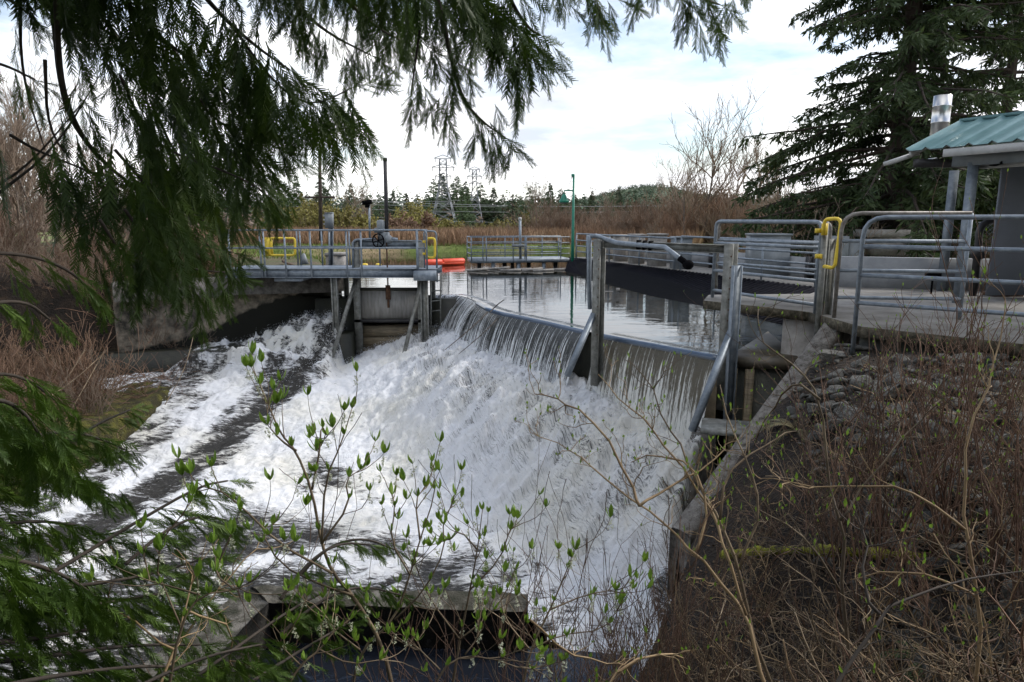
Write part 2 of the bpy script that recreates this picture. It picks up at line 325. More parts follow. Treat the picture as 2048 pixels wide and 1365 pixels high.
def ground_z(X, Y):
    base = 0.42 + 0.12*(fbm(X*0.3, Y*0.3, oct=3, seed=3)-0.5)*2 + 0.0*X
    base = base + sstep(60, 160, Y)*(-1.1)
    # left bank rises behind the wall
    base = base + sstep(-11.5, -17, X)*sstep(8, 14, Y)*sstep(40, 28, Y)*0.9
    # right side at the deck
    r = sstep(3.0, 6.0, X)*sstep(15, 10, Y)
    base = base + r*0.12
    z = base
    dp = polydist(X, Y, POND)
    z = np.where(dp < 1.0, z + (-1.3 - z)*sstep(0.6, -0.5, dp), z)
    dr = polydist(X, Y, RIV)
    g1 = -3.25 + 3.75*sstep(-0.4, 5.1, X)
    gn = g1 + (0.55-g1)*sstep(5.4, 0.6, Y)
    z = np.where((Y < 12) & (X > -3), gn + (z-gn)*sstep(5.6, 7.6, X+0.25*(Y-4)), z)
    w = np.where(X > -1, 0.3, 0.3+3.5*sstep(-1, -5, X))
    w = np.where(Y > 16, 0.5, np.where(Y > 12, 3.0, w))
    w = np.where((X < -8) & (Y > 6), 2.2, w)
    w = np.where((X > 0) & (Y > 6), 0.25, w)
    k = np.clip(dr/w, 0, 1); k = k**0.85
    z = np.where(dr < w, -3.7 + (z+3.7)*np.where(dr <= 0, 0, k), z)
    dl = polydist(X, Y, LOWB); z = np.where((dl < 1.5) & (dr > 0), np.minimum(z, -2.05+0.0*z + (z+2.05)*sstep(0.0, 1.5, dl)), z); z = np.where((dl < 0) & (dr > 0), -2.05-1.2*sstep(0.5, 0.0, dr), z)
    n = (fbm(X*1.7, Y*1.7, oct=5, seed=9)-0.5)
    z = z + n*0.28*sstep(0, 1.0, dr)*sstep(26, 16, Y)*(X < 9)
    return z
def axis_grid(pts):
    o = []
    for a, b, st in pts: o.append(np.arange(a, b, st))
    return np.concatenate(o+[[pts[-1][1]]])
gx = axis_grid([(-900, -120, 60), (-120, -30, 5), (-30, -14, 0.6), (-14, 10, 0.16), (10, 30, 0.8), (30, 120, 5), (120, 900, 60)])
gy = axis_grid([(-60, -6, 4), (-6, 0, 0.5), (0, 22, 0.16), (22, 50, 0.5), (50, 140, 4), (140, 1500, 80)])
GXX, GYY = np.meshgrid(gx, gy, indexing='ij')
GZ = ground_z(GXX, GYY)
# ground material: soil / litter / grass near the pond / reeds colour far off, by place
def ground_mat():
    m = bpy.data.materials.new('soil and grass'); m.use_nodes = True; N = m.node_tree.nodes; K = m.node_tree.links.new; b = N['Principled BSDF']
    b.inputs['Roughness'].default_value = 0.95
    tc = N.new('ShaderNodeTexCoord')
    n = N.new('ShaderNodeTexNoise'); n.inputs['Scale'].default_value = 3.5; n.inputs['Detail'].default_value = 9; n.inputs['Roughness'].default_value = 0.7; K(tc.outputs['Object'], n.inputs['Vector'])
    r = N.new('ShaderNodeValToRGB'); e = r.color_ramp.elements; e[0].position = 0.32; e[0].color = (0.008, 0.006, 0.004, 1); e[1].position = 0.72; e[1].color = (0.062, 0.040, 0.022, 1)
    x = e.new(0.52); x.color = (0.024, 0.016, 0.010, 1); K(n.outputs[0], r.inputs[0])
    g = N.new('ShaderNodeValToRGB'); e = g.color_ramp.elements; e[0].position = 0.4; e[0].color = (0.27, 0.21, 0.12, 1); e[1].position = 0.56; e[1].color = (0.16, 0.21, 0.05, 1)
    n2 = N.new('ShaderNodeTexNoise'); n2.inputs['Scale'].default_value = 0.28; n2.inputs['Detail'].default_value = 6; K(tc.outputs['Object'], n2.inputs['Vector']); K(n2.outputs[0], g.inputs[0])
    at = N.new('ShaderNodeAttribute'); at.attribute_name = 'grass'; mx = N.new('ShaderNodeMix'); mx.data_type = 'RGBA'
    K(at.outputs['Fac'], mx.inputs['Factor']); K(r.outputs[0], mx.inputs['A']); K(g.outputs[0], mx.inputs['B'])
    ms = N.new('ShaderNodeValToRGB'); e = ms.color_ramp.elements; e[0].position = 0.45; e[0].color = (0.035, 0.030, 0.010, 1); e[1].position = 0.66; e[1].color = (0.13, 0.125, 0.02, 1); K(n.outputs[0], ms.inputs[0])
    at2 = N.new('ShaderNodeAttribute'); at2.attribute_name = 'mossy'; mx2 = N.new('ShaderNodeMix'); mx2.data_type = 'RGBA'
    K(at2.outputs['Fac'], mx2.inputs['Factor']); K(mx.outputs['Result'], mx2.inputs['A']); K(ms.outputs[0], mx2.inputs['B']); K(mx2.outputs['Result'], b.inputs['Base Color'])
    bp = N.new('ShaderNodeBump'); bp.inputs['Strength'].default_value = 0.9; bp.inputs['Distance'].default_value = 0.05
    n3 = N.new('ShaderNodeTexNoise'); n3.inputs['Scale'].default_value = 22; n3.inputs['Detail'].default_value = 6; K(tc.outputs['Object'], n3.inputs['Vector']); K(n3.outputs[0], bp.inputs['Height']); K(bp.outputs[0], b.inputs['Normal'])
    return m
grass_a = sstep(21, 24, GYY)*sstep(0, 1, polydist(GXX, GYY, RIV))*np.clip(0.35+sstep(30, 42, GYY), 0, 1)
grass_a = np.maximum(grass_a, sstep(16, 18, GYY)*(GXX > 9))
moss_a = sstep(-7.5, -8.3, GXX)*sstep(9, 11, GYY)*sstep(20, 18, GYY)*sstep(-1.2, -1.8, GZ)
ground = mk('ground', np.stack([GXX, GYY, GZ], -1).reshape(-1, 3), grid_faces(len(gx), len(gy)), ground_mat(), smooth=True, attr={'grass': grass_a, 'mossy': moss_a})
tag(ground, kind='structure')

# ---- water materials
def water_mat(name, col, rough, bscale, bstr, stretch=(1, 1, 1), dist=0.03, spec=0.5):
    m = bpy.data.materials.new(name); m.use_nodes = True; N = m.node_tree.nodes; K = m.node_tree.links.new; b = N['Principled BSDF']
    b.inputs['Base Color'].default_value = (*col, 1); b.inputs['Roughness'].default_value = rough; b.inputs['IOR'].default_value = 1.33; b.inputs['Specular IOR Level'].default_value = spec
    tc = N.new('ShaderNodeTexCoord'); mp = N.new('ShaderNodeMapping'); mp.inputs['Scale'].default_value = stretch; K(tc.outputs['Object'], mp.inputs[0])
    n = N.new('ShaderNodeTexNoise'); n.inputs['Scale'].default_value = bscale; n.inputs['Detail'].default_value = 4; n.inputs['Distortion'].default_value = 0.4; K(mp.outputs[0], n.inputs['Vector'])
    bp = N.new('ShaderNodeBump'); bp.inputs['Strength'].default_value = bstr; bp.inputs['Distance'].default_value = dist; K(n.outputs[0], bp.inputs['Height']); K(bp.outputs[0], b.inputs['Normal'])
    return m
M['pond'] = water_mat('pond water', (0.012, 0.012, 0.007), 0.02, 1.6, 0.5, (0.7, 1.3, 1), 0.012, spec=0.85)
M['pool'] = water_mat('still pool water', (0.014, 0.017, 0.024), 0.12, 7, 0.8, dist=0.02, spec=1.0)
# pond sheet: inside of the crest line
pp = [tuple(c) for c in CREST] + [(4.4, 11.4), (9.8, 11.0), (9.9, 14), tuple(rt2), tuple(rt0+(0.5, 0.0)), (8, 34), (9, 49), (-16, 49), (-15, 40), (-8, 24), (-6.2, 20.2)]
def tri_fan_poly(poly):
    from mathutils.geometry import tessellate_polygon
    t = tessellate_polygon([[Vector((p[0], p[1], 0)) for p in poly]])
    return np.array(t, int)
pond = mk('pond_water', [(x, y, 0.0) for x, y in pp], tri_fan_poly(pp), M['pond']); tag(pond, kind='structure')

# ---- river: heightfield of rushing, foaming water -----------------------
def W(px, py, z=-2.6): return PZ(px, py, z)[:2]
def river_z(X, Y):
    base = -3.05 + 1.15*sstep(12.8, 18.6, Y)
    dc, sc, side = linedist(X, Y, CREST)
    clen = np.hypot(*np.diff(CREST, axis=0).T).sum()
    run = 3.0 - 1.1*sstep(clen*0.55, clen, sc)
    churn = -1.00 - 0.42*sstep(clen*0.6, clen, sc)
    prof = churn + (base-churn)*sstep(0.55, run+0.8, dc)**1.05
    z = np.maximum(base, np.where(Y < 21, prof, base))
    # left cascade beside the gate
    d = np.hypot((X+5.3)*0.62, (Y-20.2)*1.0)
    casc = -0.40-0.55*d
    ledge = np.where((X < -4.4) & (Y > 18.35+0.25*np.sin(X*2.1)), -1.28-0.05*np.abs(X+7), -9)
    c2 = np.maximum(casc, ledge)
    k = sstep(-9.6, -8.8, X)*sstep(-4.75, -5.1, X)
    z = np.where(k > 0, np.maximum(z, base+(c2-base)*k), z)
    return z, dc, sc, base, d
def seg(X, Y, pts, w, z=-2.6):
    l = [W(*p, z) for p in pts]; d, s, sd = linedist(X, Y, l); return np.exp(-(d/w)**2)
rx = axis_grid([(-26, -11.5, 0.14), (-11.5, 3.9, 0.036)]); ry = axis_grid([(-4, 6.4, 0.2), (6.4, 20.6, 0.036)])
RX, RY = np.meshgrid(rx, ry, indexing='ij')
RZ, DC, SCc, RB, DL = river_z(RX, RY)
foam = 0.30+0*RX
white = np.maximum.reduce([
    0.95*seg(RX, RY, [(820, 745), (560, 880), (330, 1000), (60, 1130)], 0.95),
    0.85*seg(RX, RY, [(700, 720), (520, 765), (380, 830), (200, 900), (60, 960)], 0.45, -2.2),
    0.9*seg(RX, RY, [(640, 650), (560, 690), (450, 730)], 0.8, -1.5),
    0.8*seg(RX, RY, [(1000, 1120), (820, 1050), (650, 1000), (500, 960)], 1.0, -3),
    0.62*seg(RX, RY, [(900, 1130), (600, 1110), (300, 1120)], 0.5, -3)])
foam = np.maximum(foam, white)
foam = np.maximum(foam, 1.0*sstep(5.4, 3.4, DC)*(RY < 20.4))
foam = np.maximum(foam, 0.9*sstep(2.6, 1.4, DL))
dark = np.maximum(seg(RX, RY, [(770, 715), (640, 770), (500, 825), (330, 900), (150, 985)], 0.33, -2.3), 0.8*seg(RX, RY, [(470, 1060), (300, 1110), (100, 1180)], 0.75, -3))
foam = foam*(1-0.85*dark)
foam = foam*(1-0.50*sstep(2.4, 3.4, DC)*sstep(12.2, 10.8, RY)*sstep(0.36, 0.58, fbm(RX*0.9, RY*1.4, oct=3, seed=15)))
# streaky flow direction: lower left
fd = nrm(np.array([-0.72, -0.69])); fn = np.array([-fd[1], fd[0]])
U = RX*fd[0]+RY*fd[1]; Vv = RX*fn[0]+RY*fn[1]
streak = fbm(U*0.8, Vv*3.2, oct=5, seed=21)
bil = np.abs(fbm(RX*2.4, RY*2.4, oct=3, seed=31)*2-1); bil2 = np.abs(fbm(RX*7, RY*7, oct=3, seed=41)*2-1); bil3 = fbm(RX*20, RY*20, oct=2, seed=51)-0.5
amp = 0.35+0.65*foam
warp = fbm(RX*1.2, RY*1.2, oct=3, seed=61)
near_churn = sstep(3.6, 1.0, DC)
disp = 0.30*(streak-0.5)*amp + 0.20*(0.25-bil)*amp*(0.6+near_churn) + 0.09*(0.2-bil2)*amp*(0.7+0.9*near_churn) + 0.035*bil3*(0.4+foam)*(1+near_churn)
# radial ridges running down the churned slope
disp = disp + near_churn*sstep(0.2, 0.9, DC)*(0.30*(fbm(SCc*1.3, DC*0.35, oct=3, seed=71)-0.5)+0.24*(fbm(SCc*4.2+warp*1.5, DC*0.8, oct=4, seed=72)-0.5))
casc_ = sstep(3.4, 1.2, DL)*sstep(-4.7, -5.1, RX)
disp = disp + casc_*(0.55*(fbm(RX*2.6, RY*2.6, oct=4, seed=91)-0.5)+0.30*(0.22-np.abs(fbm(RX*5, RY*5, oct=3, seed=92)*2-1)))
RZ2 = RZ+disp-0.06*dark
ff = np.clip(foam*1.55 + (streak-0.5)*0.9 + (0.18-bil)*0.5*(1-near_churn*0.6)-0.12*near_churn*bil2, 0, 1)
clump = fbm(SCc*3.0+warp*2, DC*1.0+warp, oct=4, seed=73)
ff = ff*(1-near_churn*0.42*sstep(0.40, 0.66, clump)*sstep(0.7, 1.6, DC))
ff = np.where(DC < 4.5, ff*(1-0.18*near_churn), ff)
ff = ff*(1-0.62*casc_*sstep(0.42, 0.62, fbm(RX*4.5, RY*3.5, oct=4, seed=93)))
# small waves in the chute
RZ2 = RZ2 + 0.05*dark*(fbm(U*1.5, Vv*9, oct=2, seed=81)-0.5)*2
keep = (RY[:-1, :-1].ravel() > -9)
Q = grid_faces(len(rx), len(ry))
dcc, scc, sdc = linedist(RX, RY, CREST)
chan = sstep(0.0, 0.35, -((RX-3.2)*(-0.83)-(RY-11.1)*(-0.55)))   # right of the divider wall
_dv0, _dv1 = np.array([3.30, 11.15]), np.array([2.05, 9.3]); _e = _dv1-_dv0
_cr = (_e[0]*(RY-_dv0[1])-_e[1]*(RX-_dv0[0]))/np.hypot(*_e)
chan = sstep(0.0, 0.25, _cr)*(RX > 1.9)*(RY > 7.2)
RZ2 = np.where(chan > 0, RZ2+(-2.75+0.25*disp-RZ2)*chan, RZ2); ff = ff*(1-0.72*chan)
# drop cells upstream of the weir or outside the river
inside = polydist(RX, RY, [(-26.5, -4), (-26.5, 9.5), (-11.9, 18.4), (-9.2, 20.2), (-5.6, 20.45), (-1.35, 20.45)] + [tuple(c) for c in CREST] + [(3.9, 11.2), (5.3, 11.2), (5.1, 10.2), (2.3, 8.2), (1.5, 7.0), (0.45, 7.9), (0.30, 8.35), (-2.85, 8.6), (-3.9, 6.0), (-8, -4)]) < 0
ins = inside.ravel(); Q = Q[ins[Q].all(1)]
def foam_mat(name, water=(0.040, 0.038, 0.034), cream=0.5, dense=0.0):
    m = bpy.data.materials.new(name); m.use_nodes = True; N = m.node_tree.nodes; K = m.node_tree.links.new; b = N['Principled BSDF']
    tc = N.new('ShaderNodeTexCoord'); at = N.new('ShaderNodeAttribute'); at.attribute_name = 'foam'
    mp = N.new('ShaderNodeMapping'); mp.inputs['Rotation'].default_value = (0, 0, math.radians(-44)); mp.inputs['Scale'].default_value = (0.30, 1.7, 0.8); K(tc.outputs['Object'], mp.inputs[0])
    cv = N.new('ShaderNodeCombineXYZ')
    for i_, nm in enumerate(('su', 'sd')):
        aa = N.new('ShaderNodeAttribute'); aa.attribute_name = nm; mm_ = N.new('ShaderNodeMath'); mm_.operation = 'MULTIPLY'; mm_.inputs[1].default_value = (1.0, 0.72)[i_]; K(aa.outputs['Fac'], mm_.inputs[0]); K(mm_.outputs[0], cv.inputs[i_])
    ac_ = N.new('ShaderNodeAttribute'); ac_.attribute_name = 'churn'; vm = N.new('ShaderNodeMix'); vm.data_type = 'VECTOR'; cm = N.new('ShaderNodeMath'); cm.operation = 'GREATER_THAN'; cm.inputs[1].default_value = 0.25; K(ac_.outputs['Fac'], vm.inputs['Factor']); K(mp.outputs[0], vm.inputs['A']); K(cv.outputs[0], vm.inputs['B'])
    n = N.new('ShaderNodeTexNoise'); n.inputs['Scale'].default_value = 7; n.inputs['Detail'].default_value = 10; n.inputs['Roughness'].default_value = 0.72; n.inputs['Distortion'].default_value = 0.8; K(vm.outputs['Result'], n.inputs['Vector'])
    sub = N.new('ShaderNodeMath'); sub.operation = 'SUBTRACT'; sub.inputs[1].default_value = 0.5; K(n.outputs[0], sub.inputs[0])
    mul = N.new('ShaderNodeMath'); mul.operation = 'MULTIPLY'; mul.inputs[1].default_value = 2.6; K(sub.outputs[0], mul.inputs[0])
    nf = N.new('ShaderNodeTexNoise'); nf.inputs['Scale'].default_value = 17; nf.inputs['Detail'].default_value = 8; nf.inputs['Roughness'].default_value = 0.75; nf.inputs['Distortion'].default_value = 0.6; K(vm.outputs['Result'], nf.inputs['Vector'])
    mf = N.new('ShaderNodeMath'); mf.operation = 'MULTIPLY_ADD'; mf.inputs[1].default_value = 1.4; mf.inputs[2].default_value = -0.70; K(nf.outputs[0], mf.inputs[0]); a0 = N.new('ShaderNodeMath'); a0.operation = 'ADD'; K(mf.outputs[0], a0.inputs[0]); K(mul.outputs[0], a0.inputs[1])
    ad = N.new('ShaderNodeMath'); ad.operation = 'ADD'; K(a0.outputs[0], ad.inputs[0]); K(at.outputs['Fac'], ad.inputs[1])
    r = N.new('ShaderNodeMapRange'); r.interpolation_type = 'SMOOTHSTEP'; r.inputs['From Min'].default_value = 0.18-dense; r.inputs['From Max'].default_value = 0.80-dense; K(ad.outputs[0], r.inputs['Value'])
    n2 = N.new('ShaderNodeTexNoise'); n2.inputs['Scale'].default_value = 0.55; n2.inputs['Detail'].default_value = 5; K(tc.outputs['Object'], n2.inputs['Vector'])
    cr = N.new('ShaderNodeValToRGB'); e = cr.color_ramp.elements; e[0].position = 0.46; e[0].color = (0.86, 0.87, 0.885, 1); e[1].position = 0.66; e[1].color = (0.84, 0.82, 0.74, 1) if cream else (0.85, 0.86, 0.88, 1); K(n2.outputs[0], cr.inputs[0])
    mx = N.new('ShaderNodeMix'); mx.data_type = 'RGBA'; mx.inputs['A'].default_value = (*water, 1); K(r.outputs[0], mx.inputs['Factor']); K(cr.outputs[0], mx.inputs['B']); K(mx.outputs['Result'], b.inputs['Base Color'])
    rr = N.new('ShaderNodeMapRange'); rr.inputs['To Min'].default_value = 0.08; rr.inputs['To Max'].default_value = 0.7; K(r.outputs[0], rr.inputs['Value']); K(rr.outputs[0], b.inputs['Roughness']); b.inputs['IOR'].default_value = 1.33
    n3 = N.new('ShaderNodeTexNoise'); n3.inputs['Scale'].default_value = 18; n3.inputs['Detail'].default_value = 7; n3.inputs['Roughness'].default_value = 0.7; n3.inputs['Distortion'].default_value = 0.8; K(tc.outputs['Object'], n3.inputs['Vector'])
    bp = N.new('ShaderNodeBump'); bp.inputs['Strength'].default_value = 0.8; bp.inputs['Distance'].default_value = 0.05; K(n3.outputs[0], bp.inputs['Height']); K(bp.outputs[0], b.inputs['Normal'])
    return m
M['foam'] = foam_mat('rushing river water')

river = mk('river_water', np.stack([RX, RY, RZ2], -1).reshape(-1, 3), Q, M['foam'], smooth=True, attr={'foam': ff, 'su': SCc+0.12*(warp-0.5), 'sd': DC, 'churn': near_churn})
tag(river, kind='structure')
# still dark pool inside the concrete box in the foreground
PB = [PZ(505, 1200, -3.0), PZ(1060, 1222, -3.0)]
pool_poly = [tuple(PZ(500, 1195, -2.9)[:2]), tuple(PZ(1060, 1215, -2.9)[:2]), tuple(PZ(1420, 1180, -2.9)[:2]), (2.0, 6.0), (1.0, 4.0), (-3.5, 4.0), tuple(PZ(330, 1400, -2.9)[:2])]
# ---- far hill, wooded -----------------------------------------------------
hx = np.linspace(-900, 1100, 140); hy = np.linspace(420, 1100, 50); HX, HY = np.meshgrid(hx, hy, indexing='ij')
def hill_z(X, Y):
    a = 43*np.exp(-(((X-118)/62)**2+((Y-620)/120)**2)) + 20*np.exp(-(((X-230)/110)**2+((Y-650)/140)**2))
    a = a + 52*np.exp(-(((X-420)/150)**2+((Y-700)/150)**2)) + 24*np.exp(-(((X-30)/170)**2+((Y-800)/150)**2)) + 15*np.exp(-(((X+250)/300)**2+((Y-800)/150)**2))
    return a*0.55-1.5+3*(fbm(X*0.02, Y*0.02, oct=3, seed=5)-0.5)
hm = mat('wooded hill', [(0.35, (0.05, 0.075, 0.04)), (0.55, (0.10, 0.12, 0.06)), (0.75, (0.17, 0.14, 0.09))], 0.03, 0.95, detail=10)
tag(mk('hill', np.stack([HX, HY, hill_z(HX, HY)], -1).reshape(-1, 3), grid_faces(140, 50), hm, smooth=True), kind='structure')
# ======================= WEIR, WALLS, CURTAINS OF WATER ====================
def offset_line(line, d):
    line = np.asarray(line, float)[:, :2]; t = np.gradient(line, axis=0); t /= np.linalg.norm(t, axis=1, keepdims=True)
    n = np.stack([t[:, 1], -t[:, 0]], 1)          # right of travel = downstream here
    return line + n*d
def ribbon(line, prof, name, m, parent=None, smooth=True, noise=None, uvs=True, step=0.03, kind=None):
    """sweep a profile of (offset downstream, z) along a plan line"""
    line = resample(np.asarray(line, float)[:, :2], step); t = np.gradient(line, axis=0); t /= np.linalg.norm(t, axis=1, keepdims=True)
    n = np.stack([t[:, 1], -t[:, 0]], 1); prof = np.asarray(prof, float); S = np.arange(len(line))*step
    U = np.broadcast_to(S[:, None], (len(line), len(prof))); T = np.broadcast_to(np.linspace(0, 1, len(prof))[None], U.shape)
    off = np.broadcast_to(prof[None, :, 0], U.shape).copy(); z = np.broadcast_to(prof[None, :, 1], U.shape).copy()
    if noise is not None: off, z = noise(U, T, off, z)
    V = np.concatenate([(line[:, None, :]+n[:, None, :]*off[..., None]), z[..., None]], -1)
    return mk(name, V.reshape(-1, 3), grid_faces(len(line), len(prof)), m, parent, smooth, uv=np.stack([U, T], -1).reshape(-1, 2))
def curtain_mat(name, water, streak, alpha0, alpha1, white_lo, white_hi, su=9.0):
    m = bpy.data.materials.new(name); m.use_nodes = True; N = m.node_tree.nodes; K = m.node_tree.links.new; b = N['Principled BSDF']
    tc = N.new('ShaderNodeTexCoord'); sp = N.new('ShaderNodeSeparateXYZ'); K(tc.outputs['UV'], sp.inputs[0])
    mp = N.new('ShaderNodeMapping'); mp.inputs['Scale'].default_value = (su, 0.55, 1); K(tc.outputs['UV'], mp.inputs[0])
    n = N.new('ShaderNodeTexNoise'); n.inputs['Scale'].default_value = 1.6; n.inputs['Detail'].default_value = 6; n.inputs['Roughness'].default_value = 0.7; n.inputs['Distortion'].default_value = 0.3; K(mp.outputs[0], n.inputs['Vector'])
    mp2 = N.new('ShaderNodeMapping'); mp2.inputs['Scale'].default_value = (26, 9, 1); K(tc.outputs['UV'], mp2.inputs[0])
    n2 = N.new('ShaderNodeTexNoise'); n2.inputs['Scale'].default_value = 1.0; n2.inputs['Detail'].default_value = 6; n2.inputs['Roughness'].default_value = 0.8; K(mp2.outputs[0], n2.inputs['Vector'])
    # threshold falls down the drop: more white lower down
    th = N.new('ShaderNodeMapRange'); th.inputs['From Min'].default_value = 0.25; th.inputs['From Max'].default_value = 1.0; th.inputs['To Min'].default_value = white_lo; th.inputs['To Max'].default_value = white_hi; K(sp.outputs[1], th.inputs['Value'])
    av = N.new('ShaderNodeMix'); av.inputs['Factor'].default_value = 0.3; K(n.outputs[0], av.inputs['A']); K(n2.outputs[0], av.inputs['B'])
    sb = N.new('ShaderNodeMath'); sb.operation = 'SUBTRACT'; K(av.outputs['Result'], sb.inputs[0]); K(th.outputs[0], sb.inputs[1])
    w = N.new('ShaderNodeMapRange'); w.interpolation_type = 'SMOOTHSTEP'; w.inputs['From Min'].default_value = -0.01; w.inputs['From Max'].default_value = 0.07; K(sb.outputs[0], w.inputs['Value'])
    mx = N.new('ShaderNodeMix'); mx.data_type = 'RGBA'; mx.inputs['A'].default_value = (*water, 1); mx.inputs['B'].default_value = (*streak, 1); K(w.outputs[0], mx.inputs['Factor']); K(mx.outputs['Result'], b.inputs['Base Color'])
    rr = N.new('ShaderNodeMapRange'); rr.inputs['To Min'].default_value = 0.06; rr.inputs['To Max'].default_value = 0.55; K(w.outputs[0], rr.inputs['Value']); K(rr.outputs[0], b.inputs['Roughness']); b.inputs['IOR'].default_value = 1.33
    bp = N.new('ShaderNodeBump'); bp.inputs['Strength'].default_value = 0.8; bp.inputs['Distance'].default_value = 0.03; K(n.outputs[0], bp.inputs['Height']); K(bp.outputs[0], b.inputs['Normal'])
    al = N.new('ShaderNodeMapRange'); al.inputs['From Min'].default_value = 0.10; al.inputs['From Max'].default_value = 0.4; al.inputs['To Min'].default_value = alpha0; al.inputs['To Max'].default_value = alpha1; K(sp.outputs[1], al.inputs['Value'])
    ma = N.new('ShaderNodeMath'); ma.operation = 'MAXIMUM'; K(al.outputs[0], ma.inputs[0]); K(w.outputs[0], ma.inputs[1])
    tp = N.new('ShaderNodeBsdfTransparent'); ms = N.new('ShaderNodeMixShader'); K(ma.outputs[0], ms.inputs[0]); K(tp.outputs[0], ms.inputs[1]); K(b.outputs[0], ms.inputs[2]); K(ms.outputs[0], N['Material Output'].inputs[0])
    return m
M['curt_dark'] = curtain_mat('falling dark water', (0.075, 0.078, 0.075), (0.80, 0.82, 0.83), 1.0, 0.75, 0.535, 0.40, su=15)
M['curt_thin'] = curtain_mat('thin falling water over boards', (0.16, 0.145, 0.11), (0.82, 0.82, 0.78), 0.5, 0.8, 0.55, 0.36, su=13)
M['curt_foam'] = curtain_mat('broken falling water', (0.08, 0.08, 0.07), (0.80, 0.82, 0.84), 1.0, 0.75, 0.50, 0.40, su=12)
def fallprof(drop, v=0.9, lip=0.22, n=26, back=-0.35):
    P = [(back, 0.004), (back*0.5, 0.0)]
    for k in range(6):
        a = k/5*math.pi/2*0.75; P.append((-0.02+lip*0.6*math.sin(a), -0.01-lip*0.55*(1-math.cos(a))))
    x0, z0 = P[-1]
    vz = 1.0
    for k in range(1, n):
        t = k/(n-1); z = t*(drop+z0); tt = (-vz+math.sqrt(vz*vz+2*9.8*z))/9.8; P.append((x0+v*tt, z0-z))
    return P
def fall_noise(seed, a=0.05, ragged=0.25):
    def f(U, T, off, z):
        g = sstep(0.2, 1.0, T)
        o = off + g*a*(fbm(U*5, T*1.2, oct=4, seed=seed)-0.5)*2 + g*g*a*0.8*(fbm(U*16, T*10, oct=3, seed=seed+5)-0.5)*2 + 0.012*(1-g)*(fbm(U*3, T*3, oct=2, seed=seed)-0.5)
        zz = z + g*0.02*(fbm(U*9, T*6, oct=3, seed=seed+9)-0.5)
        return o, zz
    return f
CL = resample(CREST, 0.02)
def cut(px0, px1):
    """piece of the crest line between two photo columns"""
    fwd = CL[:, 1]*math.cos(PITCH)+EYE*math.sin(PITCH); col = 1024+F*CL[:, 0]/fwd
    return CL[(col >= px0) & (col <= px1)]
spanA = cut(800, 1176); spanB = cut(1203, 1441)
kneeA = cut(800, 960); mainA = cut(956, 1176)
# the weir wall itself
wl = thing('weir', 'long bent weir with dark wet wall that the pond spills over', 'weir', (*CREST[6], -3.6))
ribbon(offset_line(CL, -0.10), [(-0.30, -0.05), (0.0, -0.05), (0.05, -0.12), (0.05, -3.7)], 'wall', M['conc_wet'], wl, False, step=0.1)
ribbon(offset_line(spanB, -0.02), [(-0.08, -0.035), (0.0, -0.035), (0.01, -0.24), (0.04, -0.26), (0.04, -0.52), (0.06, -0.54), (0.06, -1.3)], 'spill_board', mat('tan timber boards', [(0.3, (0.16, 0.12, 0.07)), (0.7, (0.36, 0.29, 0.19))], 4, 0.5, 0.4, 25), wl, False, step=0.1)
# rounded crest lip where the water rolls over
def water_curtain(line, prof, label, m, seed, a=0.05):
    o = ribbon(line, prof, 'water_curtain', m, None, True, fall_noise(seed, a), step=0.02)
    return tag(o, label, 'waterfall', 'sheets of water falling over the weir')
water_curtain(mainA, fallprof(1.45, 1.15), 'dark smooth sheet of water with white streaks left of the leaning strut', M['curt_dark'], 3, 0.07)
water_curtain(kneeA, fallprof(1.5, 1.5), 'broken white sheet of water at the far bend of the weir', M['curt_foam'], 4, 0.12)
water_curtain(spanB, fallprof(1.55, 0.7), 'thin sheet of water falling over tan boards between the two leaning struts', M['curt_thin'], 5, 0.05)
M['lip'] = mat('sky tinted crest tube', [(0.3, (0.05, 0.075, 0.12)), (0.7, (0.10, 0.14, 0.20))], 3, 0.12, 0.05, 20, spec=0.8)  # bluish reflected sky on the water lip put into this colour
for ln_ in (mainA, spanB):
    q = offset_line(ln_, 0.03); q = resample(q, 0.12); MB().tube(np.c_[q, np.full(len(q), -0.035)], 0.062, 10).build('lip', M['lip'], wl, True)
# far low crests beside the gate
def far_crest(x0, x1, label):
    a = PZ(x0, 590, 0.0)[:2]; b = PZ(x1, 592, 0.0)[:2]
    o = ribbon(np.array([a, b]), fallprof(1.25, 0.45), 'water_curtain', M['curt_foam'], None, True, fall_noise(int(x0), 0.05), step=0.02)
    tag(o, label, 'waterfall', 'sheets of water falling over the weir')
    return a, b
fa = far_crest(664, 712, 'small dark spill of water between the retaining wall and the gate')
fb = far_crest(858, 912, 'short dark spill of water right of the ladder')
far = thing('dam_wall', 'dark wet concrete dam wall carrying the lift gate', 'dam', (-3.5, 20.3, -3))
mb = MB(); 
mb.box((GX0-0.4, 20.15, -3.7), (-4.55, 20.5, -0.06)).build('wall', M['conc_wet'], far)
MB().box((-2.42, 20.15, -3.7), (CREST[0][0]+0.15, 20.48, -0.06)).build('wall', M['conc_wet'], far)
# gate bay ----------------------------------------------------------------
gp = [PY(716, 600, 19.95), PY(843, 600, 19.95)]
gx0, gx1 = gp[0][0], gp[1][0]
mb = MB()
for k in range(4):
    zt = -0.86-0.33*k; mb.box((gx0-0.1, 19.98-0.012*k, zt-0.31), (gx1+0.05, 20.4, zt))
mb.build('board', M['board'], far)
MB().box((gx0-0.1, 19.98, -3.7), (gx1+0.05, 20.4, -2.2)).build('base', M['conc_wet'], far)
